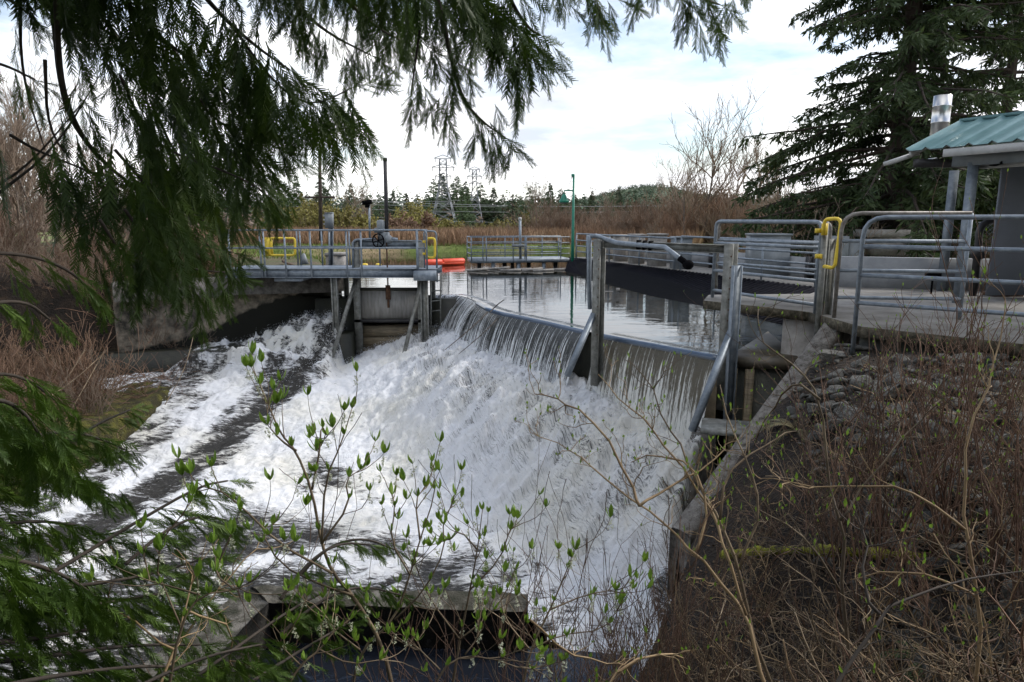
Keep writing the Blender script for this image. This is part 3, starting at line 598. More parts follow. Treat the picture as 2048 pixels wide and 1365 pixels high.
# piers each side
MB().box((gx0-0.62, 19.3, -3.7), (gx0-0.12, 20.3, -1.0)).build('pier', M['conc_wet'], far)
MB().box((gx1+0.06, 19.5, -3.7), (gx1+0.5, 20.3, -0.85)).build('pier', M['conc_wet'], far)
gt = thing('sluice_gate', 'grey steel sluice gate plate with rusty lifting stem and steel guide frame', 'sluice gate', ((gx0+gx1)/2, 19.9, -0.9))
zt = PY(780, 580, 19.9)[2]; zb = PY(780, 638, 19.9)[2]
MB().box((gx0+0.02, 19.88, zb), (gx1-0.02, 19.95, zt)).build('plate', M['plate'], gt)
MB().box((gx0+0.02, 19.84, zt-0.02), (gx1-0.02, 19.99, zt+0.06)).build('top_flange', M['conc_wet'], gt)
MB().box((gx0-0.12, 19.82, zb-0.10), (gx1+0.02, 19.97, zb-0.01)).build('bottom_seal', M['darkpost'], gt)
xs = PY(776, 560, 19.9)[0]
MB().tube([(xs, 19.86, PY(776, 480, 19.9)[2]), (xs, 19.86, zt-0.3)], 0.022, 6).build('stem', M['rust'], gt)
mb = MB(); mb.box((xs-0.07, 19.83, zt-0.28), (xs+0.07, 19.87, zt+0.14)); mb.box((xs-0.03, 19.82, zt-0.52), (xs+0.03, 19.875, zt-0.26)); mb.build('stem_bracket', M['rust'], gt)
zf = PY(716, 488, 19.9)[2]
for x in (gx0, gx1): MB().channel((x, 19.9, zb-1.0), (x, 19.9, zf+0.06), 0.16, 0.2, 0.02, (1, 0, 0)).build('guide_post', M['galv_dirty'], gt)
MB().channel((gx0-0.05, 19.9, zf), (gx1+0.05, 19.9, zf), 0.2, 0.14, 0.02, (0, -1, 0)).build('head_beam', M['galv'], gt)
# leaning timber struts in front of the gate
for n_, (a, b) in enumerate((((708, 565), (660, 715)), ((838, 575), (828, 655)))):
    pass
gl = MB().beam(PY(712, 560, 19.7), PY(662, 722, 18.6), 0.085, 0.085).build('strut', M['galv_dirty'], gt)
MB().beam(PY(843, 560, 19.75), PY(806, 718, 18.5), 0.085, 0.085).build('strut', M['galv_dirty'], gt)
# retaining wall left ---------------------------------------------------------
wa = PY(655, 560, 20.9); wbx = PZ(236, 705, -1.3)
WL = np.array([[-5.3, 21.2], [-5.75, 20.7], [-8.0, 20.15], [wbx[0], wbx[1]]])
def stained_wall():
    m = bpy.data.materials.new('stained old concrete wall'); m.use_nodes = True; N = m.node_tree.nodes; K = m.node_tree.links.new; b = N['Principled BSDF']; b.inputs['Roughness'].default_value = 0.9
    tc = N.new('ShaderNodeTexCoord'); n = N.new('ShaderNodeTexNoise'); n.inputs['Scale'].default_value = 2.2; n.inputs['Detail'].default_value = 10; n.inputs['Roughness'].default_value = 0.7; K(tc.outputs['Object'], n.inputs['Vector'])
    r = N.new('ShaderNodeValToRGB'); e = r.color_ramp.elements; e[0].position = 0.34; e[0].color = (0.03, 0.028, 0.02, 1); e[1].position = 0.62; e[1].color = (0.34, 0.285, 0.21, 1); x = e.new(0.46); x.color = (0.14, 0.12, 0.09, 1); K(n.outputs[0], r.inputs[0])
    at = N.new('ShaderNodeAttribute'); at.attribute_name = 'damp'; ad = N.new('ShaderNodeMath'); ad.operation = 'ADD'
    n2 = N.new('ShaderNodeTexNoise'); n2.inputs['Scale'].default_value = 5; n2.inputs['Detail'].default_value = 8; K(tc.outputs['Object'], n2.inputs['Vector']); mm = N.new('ShaderNodeMath'); mm.operation = 'MULTIPLY_ADD'; mm.inputs[1].default_value = 0.5; mm.inputs[2].default_value = -0.25; K(n2.outputs[0], mm.inputs[0])
    K(mm.outputs[0], ad.inputs[0]); K(at.outputs['Fac'], ad.inputs[1]); rr = N.new('ShaderNodeMapRange'); rr.inputs['From Min'].default_value = 0.42; rr.inputs['From Max'].default_value = 0.58; K(ad.outputs[0], rr.inputs['Value'])
    mx = N.new('ShaderNodeMix'); mx.data_type = 'RGBA'; K(rr.outputs[0], mx.inputs['Factor']); K(r.outputs[0], mx.inputs['A']); mx.inputs['B'].default_value = (0.012, 0.012, 0.007, 1); K(mx.outputs['Result'], b.inputs['Base Color'])
    bp = N.new('ShaderNodeBump'); bp.inputs['Strength'].default_value = 0.6; bp.inputs['Distance'].default_value = 0.03; K(n2.outputs[0], bp.inputs['Height']); K(bp.outputs[0], b.inputs['Normal'])
    return m
wlr = resample(WL, 0.1); zz = np.linspace(-1.9, 0.62, 30)
fx = np.r_[0, np.cumsum(np.linalg.norm(np.diff(wlr, axis=0), axis=1))]
S_, Z_ = np.meshgrid(fx, zz, indexing='ij')
V = np.stack([np.repeat(wlr[:, 0][:, None], 30, 1), np.repeat(wlr[:, 1][:, None], 30, 1), Z_], -1)
stain = np.interp(S_, [0, 0.6, 1.3, 1.9, 3.1, 3.8, 4.8, 6.2], [0.35, 0.25, 0.1, -0.05, -0.5, -0.9, -1.12, -1.32])
damp = 0.5-(Z_-stain)*2.2
top = np.where(Z_ > 0.40, 0.5, 0); 
damp = np.maximum(damp, 0.30*(Z_ > 0.05)*sstep(3.5, 1.5, S_)+0.22*sstep(0.1, 0.55, Z_))
rw = thing('retaining_wall', 'old stained concrete retaining wall with a dark damp curve, left of the gate', 'retaining wall', (-8, 20, -1.9))
mk('face', V.reshape(-1, 3), grid_faces(len(wlr), 30), stained_wall(), rw, attr={'damp': damp})
c0 = offset_line(wlr, -0.0); c1 = offset_line(wlr, -0.35)
V = np.concatenate([np.c_[c0, np.full(len(c0), 0.62)], np.c_[c1, np.full(len(c0), 0.62)], np.c_[c1, np.full(len(c0), 0.1)]]); n_ = len(c0)
Qc = [(i, i+1, n_+i+1, n_+i) for i in range(n_-1)]+[(n_+i, n_+i+1, 2*n_+i+1, 2*n_+i) for i in range(n_-1)]
mk('cap', V, np.array(Qc), M['conc_rough'], rw)
# low ledge in front of it
lw = [PZ(205, 712, -1.32), PZ(300, 705, -1.32), PZ(440, 700, -1.32), PZ(560, 690, -1.32)]
lpoly = [p[:2] for p in lw]+[(-6.6, 20.6), (-9.2, 20.6), (-12.0, 18.2)]
MB().prism(lpoly, -2.6, -1.33).build('ledge', M['conc_wet'], rw)
# right abutment: sill, side channel, divider, pier, wing wall ----------------
ab = thing('abutment', 'dark concrete abutment with sloping divider and side channel right of the weir', 'abutment', (3.6, 11, -3.5))
s0, s1, s2 = PZ(1452, 716, 0.02), PZ(1606, 724, 0.02), PZ(1536, 664, 0.02)
MB().prism([s0[:2], s1[:2], s2[:2]], -0.13, 0.03).build('sill', mat('tan concrete sill', [(0.3, (0.05, 0.045, 0.035)), (0.7, (0.15, 0.125, 0.09))], 4, 0.4, 0.3, 20), ab)
MB().prism([s0[:2]+(0.05, 0.05), s1[:2]+(0, 0.06), s1[:2]+(0.4, 0.6), s0[:2]+(0.3, 0.8)], -3.7, -0.14).build('back_wall', M['conc_wet'], ab)
mb = MB(); 
for t in (0.12, 0.3, 0.34): 
    q = s0*(1-t)+s1*t; mb.box((q[0]-0.04, q[1]-0.05, -2.6), (q[0]+0.04, q[1]+0.02, -0.15))
mb.build('stop_log_slot', M['board'], ab)
# divider wall with sloping top
d0 = np.array([3.30, 11.15, -1.05]); d1 = np.array([2.30, 9.70, -2.75]); dd = nrm((d1-d0)*(1, 1, 0)); sdv = np.array([-dd[1], dd[0], 0])*0.17
V = [d0-sdv, d0+sdv, d1+sdv, d1-sdv, (d0-sdv)*(1, 1, 0)+(0, 0, -3.7), (d0+sdv)*(1, 1, 0)+(0, 0, -3.7), (d1+sdv)*(1, 1, 0)+(0, 0, -3.7), (d1-sdv)*(1, 1, 0)+(0, 0, -3.7)]
MB().add(V, [(3, 2, 1, 0), (0, 1, 5, 4), (1, 2, 6, 5), (2, 3, 7, 6), (3, 0, 4, 7), (4, 5, 6, 7)]).build('divider', M['conc_rough'], ab)
MB().obox(PY(1462, 856, 10.0), (0.42, -0.12, 0), (0.10, 0.32, 0), (0, 0, 0.03)).build('grating', M['galv_dirty'], ab)
# pier under the near deck
a_, b_ = PZ(1545, 640, 1.0), PZ(1640, 660, 1.0)
MB().prism([(4.57, 11.39), (5.11, 10.91), (8.2, 11.7), (8.2, 13.0), (5.3, 12.6)], -3.7, DK-0.153).build('pier', M['conc_pale'], ab)
# wing wall
w0 = np.array([4.94, 10.39, 0.72]); w1 = np.array([2.21, 8.42, -1.76]); wd = nrm((w1-w0)*(1, 1, 0)); ws = np.array([-wd[1], wd[0], 0])
NW = 60; tt = np.linspace(0, 1, NW)[:, None]; cen = w0+(w1-w0)*tt
prof = [(-0.19, -3.0), (-0.19, -0.05), (-0.14, 0.0), (0.0, 0.008), (0.12, 0.0), (0.16, -0.05), (0.16, -3.0)]
V = np.stack([cen+ws*-o+np.array([0, 0, 1.])*h for o, h in prof], 1); V[:, 1:6, 2] += 0.02*(fbm(V[:, 1:6, 0]*9, V[:, 1:6, 1]*9, oct=3, seed=2)-0.5)
V[:, 0, 2] = -3.7; V[:, 6, 2] = -3.7
Vf = V.reshape(-1, 3); nn = len(prof)
o = mk('wing_wall', np.concatenate([Vf, [w1*(1, 1, 0)+(0, 0, -2)]]), [grid_faces(NW, nn), np.array([[(NW-1)*nn+k, (NW-1)*nn+k+1, NW*nn] for k in range(nn-1)])], mat('pitted concrete', [(0.34, (0.055, 0.045, 0.036)), (0.47, (0.17, 0.155, 0.135)), (0.7, (0.30, 0.28, 0.25))], 11, 0.95, 1.0, 60, detail=10))
tag(o, 'sloping pitted concrete wing wall running down from the railing post to the bushes', 'wing wall')
# ---- near deck --------------------------------------------------------------
dk = [PZ(1408, 601, DK)[:2], PZ(1619, 624, DK)[:2], PZ(1723, 653, DK)[:2], PZ(2048, 688, DK)[:2], (10.2, 2.7), (20, 2.7), (20, 18), (12.8, 18), PZ(1660, 574, DK)[:2], PZ(1620, 588, DK)[:2], PZ(1418, 590, DK)[:2]]
o = MB(); P_ = np.array(dk); t_ = tri_fan_poly(dk); n_ = len(P_)
V = np.concatenate([np.c_[P_, np.full(n_, DK)], np.c_[P_, np.full(n_, DK-0.15)]])
o.add(V, [((i+1) % n_, i, n_+i, n_+(i+1) % n_) for i in range(n_)], np.concatenate([t_, t_[:, ::-1]+n_]))
o = tag(o.build('concrete_deck', M['conc'], None), 'broad pale concrete deck under the near railings', 'deck')
eb = MB()
for i in (10, 0, 1, 2):
    j = (i+1) % n_; eb.beam(np.array([*P_[i], DK-0.08]), np.array([*P_[j], DK-0.08]), 0.03, 0.15)
eb.build('edge', mat('mossy slab edge', [(0.35, (0.035, 0.03, 0.018)), (0.55, (0.11, 0.095, 0.065)), (0.75, (0.22, 0.19, 0.14))], 12, 0.95, 0.6, 40), o)
# deck edge footing wall towards the rocks
e0, e1 = np.array(dk[2]), np.array(dk[3]); e2 = np.array(dk[4])
MB_ = MB(); MB_.prism([e0+(0.05, 0.12), e1+(0.05, 0.12), e1+(0.5, 0.6), e0+(0.5, 0.6)], -0.9, DK-0.153)
tag(MB_.build('footing_wall', M['conc_wet']), 'dark damp footing wall under the edge of the concrete deck', 'footing')
# ---- far deck behind the screen ------------------------------------------
n_r = nrm(rt1-rt0); perp = np.array([-n_r[1], n_r[0]]); perp = perp if perp[0] > 0 else -perp
fdk = [rt0, rt2, rt2+perp*2.1, rt0+perp*2.1]
tag(MB().prism(fdk, 0.05, 0.46).build('screen_deck', M['conc'], None), 'narrow pale concrete walkway along the top of the black screen', 'walkway')
# screen of slanted black bars
sc = thing('intake_screen', 'long slanted black bar screen dipping into the pond', 'intake screen', (*((rt0+rt1)/2), 0))
NB = 100
mb = MB(); ext_b = rb0+(rb1-rb0)*1.62
for k in range(NB+1):
    t = k/NB; a = rt0*(1-t)+rt2*t; b = rb0*(1-t)+ext_b*t
    A = np.array([a[0]-0.02, a[1], 0.44]); B = np.array([b[0], b[1], 0.0]); B = B+(B-A)*0.5
    mb.beam(A, B, 0.06, 0.09)
mb.build('bars', M['screen'], sc)
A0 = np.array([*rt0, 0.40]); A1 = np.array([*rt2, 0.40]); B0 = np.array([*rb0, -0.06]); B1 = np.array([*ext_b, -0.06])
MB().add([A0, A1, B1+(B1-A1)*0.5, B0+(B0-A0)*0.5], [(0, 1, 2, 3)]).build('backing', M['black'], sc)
MB().beam(np.array([*rt0, 0.43]), np.array([*rt2, 0.43]), 0.08, 0.06).build('top_rail', M['darkpost'], sc)
# ---- foreground concrete box -----------------------------------------------
bz = -2.42
c = [PZ(500, 1168, bz), PZ(1056, 1180, bz), PZ(1056, 1216, bz), PZ(535, 1198, bz)]
bx = thing('concrete_trough', 'mossy concrete trough walls around a still dark pool', 'trough', (c[1]+c[3])/2*(1, 1, 0)+(0, 0, -3.4))
def rough_slab(pts, z0, z1, name, m, parent, n=40):
    """four-sided wall with a lightly broken top"""
    a, b, c_, d = [np.array(p[:2]) for p in pts]; u = np.linspace(0, 1, n); v = np.linspace(0, 1, 7)
    U, Vv_ = np.meshgrid(u, v, indexing='ij'); P = (a*(1-U[..., None])+b*U[..., None])*(1-Vv_[..., None])+(d*(1-U[..., None])+c_*U[..., None])*Vv_[..., None]
    z = z1+0.035*(fbm(P[..., 0]*5, P[..., 1]*5, oct=4, seed=12)-0.5)*2-0.05*(np.abs(Vv_-0.5)*2)**6
    top = np.concatenate([P, z[..., None]], -1).reshape(-1, 3); k = n*7
    ring = [i*7 for i in range(n)]+[(n-1)*7+j for j in range(1, 7)]+[i*7+6 for i in range(n-2, -1, -1)]+[j for j in range(5, 0, -1)]
    bot = top[ring].copy(); bot[:, 2] = z0; R = len(ring)
    Q = np.concatenate([grid_faces(n, 7), np.array([(ring[i], ring[(i+1) % R], k+(i+1) % R, k+i) for i in range(R)])])
    return mk(name, np.concatenate([top, bot]), Q, m, parent)
M['conc_moss'] = mat('dark mossy concrete', [(0.32, (0.018, 0.020, 0.008)), (0.48, (0.06, 0.055, 0.04)), (0.56, (0.13, 0.12, 0.10)), (0.72, (0.20, 0.185, 0.16))], 4.5, 0.95, 1.0, 40, detail=12)
rough_slab(c, -3.7, bz, 'wall', M['conc_moss'], bx)
l0, l1, l2, l3 = PZ(500, 1168, bz), PZ(537, 1198, bz), PZ(360, 1400, bz), PZ(190, 1400, bz)
rough_slab([l0, l1, l2, l3], -3.7, bz-0.004, 'wall', M['conc_moss'], bx, 30)
pl = mk('pool_water', [(*p, -3.02) for p in [l1[:2]-(0.15, -0.1), c[2][:2]+(0.1, 0.1), (1.55, 7.6), (1.3, 5.9), (0.2, 4.9), (-4.5, 4.2)]], np.array(tri_fan_poly([tuple(l1[:2]-(0.15, -0.1)), tuple(c[2][:2]+(0.1, 0.1)), (1.55, 7.6), (1.3, 5.9), (0.2, 4.9), (-4.5, 4.2)])), M['pool'])
tag(pl, kind='structure')
# ======================= RAILINGS, PLATFORMS, LAMPS ... =====================
def tubeobj(name, pts, r, m, parent, n=8): return MB().tube(pts, r, n).build(name, m, parent, True)
# ---- left walkway over the gate ----------------------------------------------
WY0, WY1 = 19.35, 20.75; DZ = PY(690, 538, WY0)[2]
xl = PY(452, 540, WY0)[0]; xr = PY(838, 545, WY0)[0]; xe = PY(874, 550, WY0)[0]
wk = thing('gate_walkway', 'grey steel walkway with railings spanning the sluice gate, on posts in the water', 'walkway', ((xl+xr)/2, 20, DZ))
m = MB(); m.box((xl, WY0, DZ-0.03), (xe, WY1, DZ)).build('deck_plate', M['galv'], wk)
m = MB(); m.channel((xl, WY0-0.02, DZ-0.12), (xr, WY0-0.02, DZ-0.12), 0.26, 0.12, 0.02, (0, -1, 0)).build('edge_beam', M['galv'], wk)
m = MB(); m.channel((xl, WY1+0.02, DZ-0.12), (xe, WY1+0.02, DZ-0.12), 0.24, 0.12, 0.02, (0, -1, 0)).build('edge_beam', M['galv'], wk)
m = MB(); m.box((xr-0.1, WY0-0.42, DZ-0.30), (xe, WY0-0.06, DZ-0.04)).build('end_step', M['galv'], wk)
HR = 1.08
def posts(px, Y, z0, z1, r=0.024, m='galv', par=None):
    for x in px:
        X = PY(x, 520, Y)[0]; tubeobj('post', [(X, Y, z0), (X, Y, z1)], r, M[m], par, 8)
posts((460, 522, 529, 571, 622, 694, 723), WY0-0.08, DZ-0.24, DZ+HR, 0.027, par=wk)
posts((596, 602, 645, 700, 760), WY1+0.04, DZ-0.02, DZ+HR*0.98, 0.025, par=wk)
Xc = PY(836, 520, WY0)[0]
MB().channel((Xc, WY0-0.1, DZ-0.25), (Xc, WY0-0.1, DZ+HR), 0.09, 0.06, 0.012, (1, 0, 0)).build('corner_post', M['galv'], wk)
yf = WY0-0.10
tubeobj('rail', [(xl, yf, DZ+HR)]+arc((xl, yf, DZ+HR), (PY(853, 475, yf)[0], yf, DZ+HR), (PY(853, 475, yf)[0], yf, DZ), 0.12)+[(PY(853, 475, yf)[0], yf, DZ-0.1)], 0.026, M['galv'], wk)
tubeobj('rail', [(xl, yf, DZ+HR*0.54), (PY(853, 475, yf)[0], yf, DZ+HR*0.54)], 0.022, M['galv'], wk)
tubeobj('rail', [(xl, WY1+0.05, DZ+HR*0.98), (Xc+0.1, WY1+0.05, DZ+HR*0.98)], 0.024, M['galv'], wk)
tubeobj('rail', [(xl, WY1+0.05, DZ+HR*0.52), (Xc+0.1, WY1+0.05, DZ+HR*0.52)], 0.022, M['galv'], wk)
tubeobj('rail', [(Xc+0.16, yf+0.3, DZ-0.2)]+arc((Xc+0.16, yf+0.3, DZ-0.2), (Xc+0.16, yf+0.3, DZ+HR*0.97), (xe, yf+0.3, DZ+HR*0.97), 0.1)+arc((Xc+0.16, yf+0.3, DZ+HR*0.97), (xe-0.02, yf+0.3, DZ+HR*0.97), (xe-0.02, yf+0.3, DZ-0.4), 0.12)+[(xe-0.02, yf+0.3, DZ-0.4)], 0.026, M['galv'], wk)
def leg(px, Y, zb_, w=0.2, top=None): 
    X = PY(px, 600, Y)[0]; MB().channel((X, Y, zb_), (X, Y, (top or DZ)-0.25), w, w*0.8, 0.025, (0, -1, 0)).build('leg', M['galv_dirty'], wk)
leg(670, WY0, -1.6, 0.17); leg(694, WY1-0.1, -1.0, 0.14); leg(849, WY0-0.2, -1.7, 0.2); leg(866, WY1-0.3, -1.3, 0.16)
MB().box((PY(548, 550, WY0)[0], WY0, DZ-0.36), (PY(602, 550, WY0)[0], WY1, DZ-0.25)).build('bearing_plate', M['galv'], wk)
# ---- self-closing yellow gates
def ygate(name_lbl, pts, r, plate=None, hinge=()):
    g = thing('safety_gate', name_lbl, 'safety gate', pts[0], 'yellow self closing gates on the railings')
    loop = []; n = len(pts)
    for i in range(n): loop += arc(pts[i-1], pts[i], pts[(i+1) % n], 0.09, 4)
    loop.append(loop[0]); MB().tube(loop, r, 8, False).build('frame', M['yellow'], g, True)
    if plate is not None: MB().obox(*plate).build('plate', M['yellow'], g)
    for h in hinge: MB().obox(h, (0.05, 0, 0), (0, 0.03, 0), (0, 0, 0.035)).build('hinge', M['yellow'], g)
    return g
Yg = 20.6
ygate('yellow safety gate with wide plate at the left end of the walkway', [PY(540, 477, Yg), PY(590, 477, Yg), PY(590, 511, Yg), PY(540, 511, Yg)], 0.035,
      (PY(538, 494, Yg), (0.11, 0, 0), (0, 0.02, 0), (0, 0, 0.28)))
Yg = 19.3
ygate('small yellow safety gate at the ladder end of the walkway', [PY(853, 477, Yg), PY(870, 477, Yg), PY(870, 516, Yg), PY(853, 516, Yg)], 0.035, None, [PY(849, 484, Yg), PY(849, 508, Yg)])
# ---- ladder
ld = thing('ladder', 'thin steel ladder going down to the water beside the walkway end', 'ladder', (*PY(870, 600, 19.6)[:2], 0))
for px in (862, 881): tubeobj('side_rail', [PY(px, 545, 19.6), PY(px, 652, 19.6)], 0.022, M['galv_dirty'], ld, 6)
for py in (562, 582, 602, 622): tubeobj('rung', [PY(862, py+1, 19.6), PY(881, py-1, 19.6)], 0.018, M['galv_dirty'], ld, 6)
# ---- gate actuator with tall stem cover
Y = 19.9; X0 = PY(774, 470, Y)[0]; zb_ = PY(774, 480, Y)[2]
ac = thing('gate_actuator', 'gate lifting gearbox with black handwheel and tall black stem cover tube', 'gate actuator', (X0, Y, zb_))
tubeobj('stem_cover', [(X0, Y, zb_+0.05), PY(770, 318, Y)], 0.055, M['darkpost'], ac, 12)
MB().lathe(PY(770, 318, Y), [(0.001, 0.03), (0.065, 0.03), (0.065, -0.06), (0.055, -0.06)], 12).build('cover_cap', M['darkpost'], ac, True)
MB().lathe((X0, Y, zb_-0.08), [(0.001, 0.0), (0.13, 0.0), (0.15, 0.05), (0.15, 0.16), (0.08, 0.22), (0.07, 0.3), (0.001, 0.3)], 14).build('gearbox', M['cabinet'], ac, True)
g_ = MB(); g_.lathe((X0-0.16, Y-0.05, zb_+0.22), [(0.001, -0.02), (0.10, 0.0), (0.115, 0.04), (0.115, 0.3), (0.09, 0.34), (0.001, 0.35)], 14); g_.box((X0-0.34, Y-0.12, zb_+0.2), (X0-0.18, Y+0.04, zb_+0.34)); g_.box((X0-0.25, Y-0.1, zb_-0.02), (X0-0.02, Y+0.06, zb_+0.22)); g_.build('motor', M['cabinet'], ac, False)
g_ = MB(); g_.tube([(X0+0.12, Y, zb_+0.03), (X0+0.3, Y, zb_-0.0)], 0.05, 8); g_.build('shaft_end', M['galv'], ac, True)
hw = MB(); a = np.linspace(0, 2*math.pi, 25); wc = np.array([X0-0.22, Y-0.2, zb_-0.02]); hw.tube([wc+(0.16*math.cos(t), 0, 0.19*math.sin(t)) for t in a], 0.02, 6, False)
for t in (0.3, 1.35, 2.4): hw.tube([wc-(0.15*math.cos(t), 0, 0.17*math.sin(t)), wc+(0.15*math.cos(t), 0, 0.17*math.sin(t))], 0.014, 5)
hw.tube([wc, wc+(0, 0.15, 0.02)], 0.03, 6); hw.build('handwheel', M['black'], ac, True)
tubeobj('conduit', arc(PY(706, 545, Y-0.1), PY(706, 481, Y-0.1), PY(752, 478, Y-0.1), 0.15)[0:1]*0+[PY(706, 545, Y-0.1)]+arc(PY(706, 545, Y-0.1), PY(706, 480, Y-0.1), PY(752, 478, Y-0.1), 0.14)+[PY(752, 478, Y-0.1)], 0.03, M['galv'], ac, 8)
# ---- electrical cabinet on a post, concrete block
Y = 21.6; c = PY(663, 540, Y)
cb = thing('control_cabinet', 'grey electrical cabinet on a steel post behind the walkway', 'cabinet', c)
MB().channel(c, PY(664, 425, Y), 0.09, 0.09, 0.015).build('post', M['galv'], cb)
a, b = PY(651, 427, Y-0.1), PY(667, 457, Y-0.1); bb = MB(); bb.box((a[0], Y-0.22, b[2]), (b[0], Y-0.05, a[2])); bb.box((a[0]-0.01, Y-0.235, a[2]), (b[0]+0.01, Y-0.04, a[2]+0.02)); bb.build('box', M['cabinet'], cb)
d_ = MB()
for k in range(3): d_.box((a[0]-0.05, Y-0.2, b[2]+0.1+0.13*k), (a[0], Y-0.08, b[2]+0.15+0.13*k))
d_.build('clip', M['white'], cb)
tubeobj('conduit', [PY(658, 457, Y-0.12), PY(659, 542, Y-0.12)], 0.025, M['galv'], cb, 6)
a, b = PY(653, 512, 22.3), PY(686, 541, 22.3)
o = MB(); o.box((a[0], 22.2, 0.3), (b[0], 22.9, a[2])); o.box((a[0]-0.03, 22.17, a[2]), (b[0]+0.03, 22.93, a[2]+0.09)); tag(o.build('concrete_block', M['conc_pale']), 'pale concrete footing block behind the walkway by the cabinet', 'concrete block')
o = MB(); o.lathe(PY(608, 520, 23), [(0.001, 0.22), (0.05, 0.2), (0.1, 0.05), (0.16, -0.15), (0.001, -0.15)], 8); tag(o.build('anchor_stub', M['cabinet'], None, True), 'small dark blue stub on the gravel behind the left railing', 'anchor')
st = smooth_line([PZ(566, 523, 0.5), PZ(576, 528, 0.55), PZ(594, 533, 0.5)]); tag(MB().tube(st, np.linspace(0.06, 0.015, len(st)), 6).build('driftwood_branch', M['rust'], None, True), 'short brown branch lying on the gravel behind the left railing', 'branch')
# ---- gauge post with camera, utility pole
Y = 30.; cp = thing('camera_pole', 'slim grey pole with a dark camera head left of the black stem cover', 'camera pole', PY(740, 480, Y))
tubeobj('pole', [PY(740, 485, Y), PY(738, 403, Y)], 0.045, M['galv'], cp, 8)
c = PY(734, 405, Y); MB().obox(c, (0.2, 0, 0.03), (0, 0.1, 0), (-0.01, 0, 0.09)).obox(c+(0.02, 0, -0.16), (0.1, 0, 0), (0, 0.08, 0), (0, 0, 0.07)).build('camera_head', M['black'], cp)
Y = 42.; o = thing('utility_pole', 'tall thin brown wooden utility pole behind the walkway', 'utility pole', PY(642, 480, Y)); tubeobj('pole', [PY(642, 482, Y), PY(639, 300, Y)], [0.13, 0.09], M['bark'], o, 8)
MB().obox(PY(640, 395, Y), (0.9, 0, 0), (0, 0.05, 0), (0, 0, 0.06)).build('crossarm', M['bark'], o)
# ---- orange boom and floats
a, b = PZ(838, 531, 0.06), PZ(929, 527, 0.06)
bo = thing('boom_float', 'long orange red boom cylinder floating on the pond', 'boom', (a+b)/2)
for k in range(2):
    p, q = a+(b-a)*(0.5*k), a+(b-a)*(0.5*k+0.485); n_ = (b-a)/np.linalg.norm(b-a)
    MB().lathe(p+(0, 0, 0.10), [(0.001, 0), (0.15, 0.01), (0.17, 0.05), (0.17, np.linalg.norm(q-p)-0.05), (0.15, np.linalg.norm(q-p)-0.01), (0.001, np.linalg.norm(q-p))], 14, n_).build('float', M['orange'], bo, True)
MB().obox((a+b)/2+(0, -0.16, 0.03), (b-a)/2, (0, 0.04, 0), (0, 0, 0.09)).build('skirt', M['orange'], bo)
for px in (730, 757):
    p = PZ(px, 532, 0.05); o = MB().lathe(p-(0.14, 0, 0), [(0.001, 0), (0.10, 0.02), (0.12, 0.08), (0.12, 0.2), (0.10, 0.26), (0.001, 0.28)], 12, (1, 0, 0)).build('float', M['yellow'], None, True)
    o.name = 'rope_float'; tag(o, 'small yellow orange float on the rope, ' + ('left' if px == 730 else 'right') + ' one of the pair', 'float', 'yellow floats on the rope')
ln = smooth_line([PZ(690, 535, 0.02), PZ(730, 533, 0.02), PZ(770, 534, 0.02), PZ(838, 532, 0.02)])
tag(MB().tube(ln, 0.025, 5).build('float_rope', M['white'], None, True), 'pale floating rope carrying two yellow floats towards the orange boom', 'rope')
# ---- far platform ------------------------------------------------------------
fz = PZ(1135, 517, 0.46)[2]; fa_, fb_ = PZ(943, 519, 0.46), PZ(1139, 517, 0.46)
fp = thing('pond_platform', 'small steel platform with four rail railings standing in the pond', 'platform', (fa_+fb_)/2)
fb_ = fb_; u = nrm((fb_-fa_)*(1, 1, 0)); vv = np.array([-u[1], u[0], 0])
MB().obox((fa_+fb_)/2+vv*0.9-(0, 0, 0.09), (fb_-fa_)/2, vv*0.9, (0, 0, 0.09)).build('deck', M['galv'], fp)
LT = np.linalg.norm(fb_-fa_)
for (off, ts, hr) in ((0.02, (0.0, 0.115, 0.15, 0.42, 0.54, 0.555, 0.91), 0.98), (1.78, (0.0, 0.2, 0.4, 0.62, 0.8, 0.98), 0.98)):
    for t in ts:
        p = fa_+u*LT*t+vv*off; tubeobj('post', [p-(0, 0, 0.1), p+(0, 0, hr)], 0.028, M['galv'], fp, 6)
    for h in (0.98, 0.72, 0.47, 0.22):
        tubeobj('rail', [fa_+vv*off+(0, 0, h), fb_+vv*off+(0, 0, h)], 0.024, M['galv'], fp, 6)
for h in (0.98, 0.72, 0.47, 0.22): tubeobj('rail', [fa_+(0, 0, h), fa_+vv*1.78+(0, 0, h)], 0.024, M['galv'], fp, 6)
for t, m_, r in ((0.09, 'darkpost', 0.1), (0.22, 'galv', 0.09), (0.35, 'darkpost', 0.1), (0.43, 'darkpost', 0.08), (0.48, 'galv', 0.1), (0.60, 'darkpost', 0.1), (0.74, 'galv', 0.09), (0.88, 'darkpost', 0.1)):
    p = fa_+u*LT*t+vv*(0.15 if m_ == 'galv' else 0.5); tubeobj('pile', [p-(0, 0, 1.3), p-(0, 0, 0.16)], r, M[m_], fp, 8)
p = PY(1041, 500, fa_[1]+0.2); 
gq = thing('gauge_pole', 'pale gauge pole with white tip and small box on the pond platform', 'gauge pole', (p[0], fa_[1]+0.3, 0.46))
tubeobj('pole', [(p[0], fa_[1]+0.3, 0.46), PY(1040, 440, fa_[1]+0.3)], 0.06, M['galv'], gq, 8)
MB().lathe(PY(1040, 440, fa_[1]+0.3), [(0.001, 0.12), (0.07, 0.1), (0.08, 0.0), (0.06, -0.02)], 8).build('tip', M['white'], gq, True)
MB().obox(PY(1036, 492, fa_[1]+0.1), (0.28, 0, 0), (0, 0.1, 0), (0, 0, 0.07)).build('box', M['cabinet'], gq)
mb = MB()
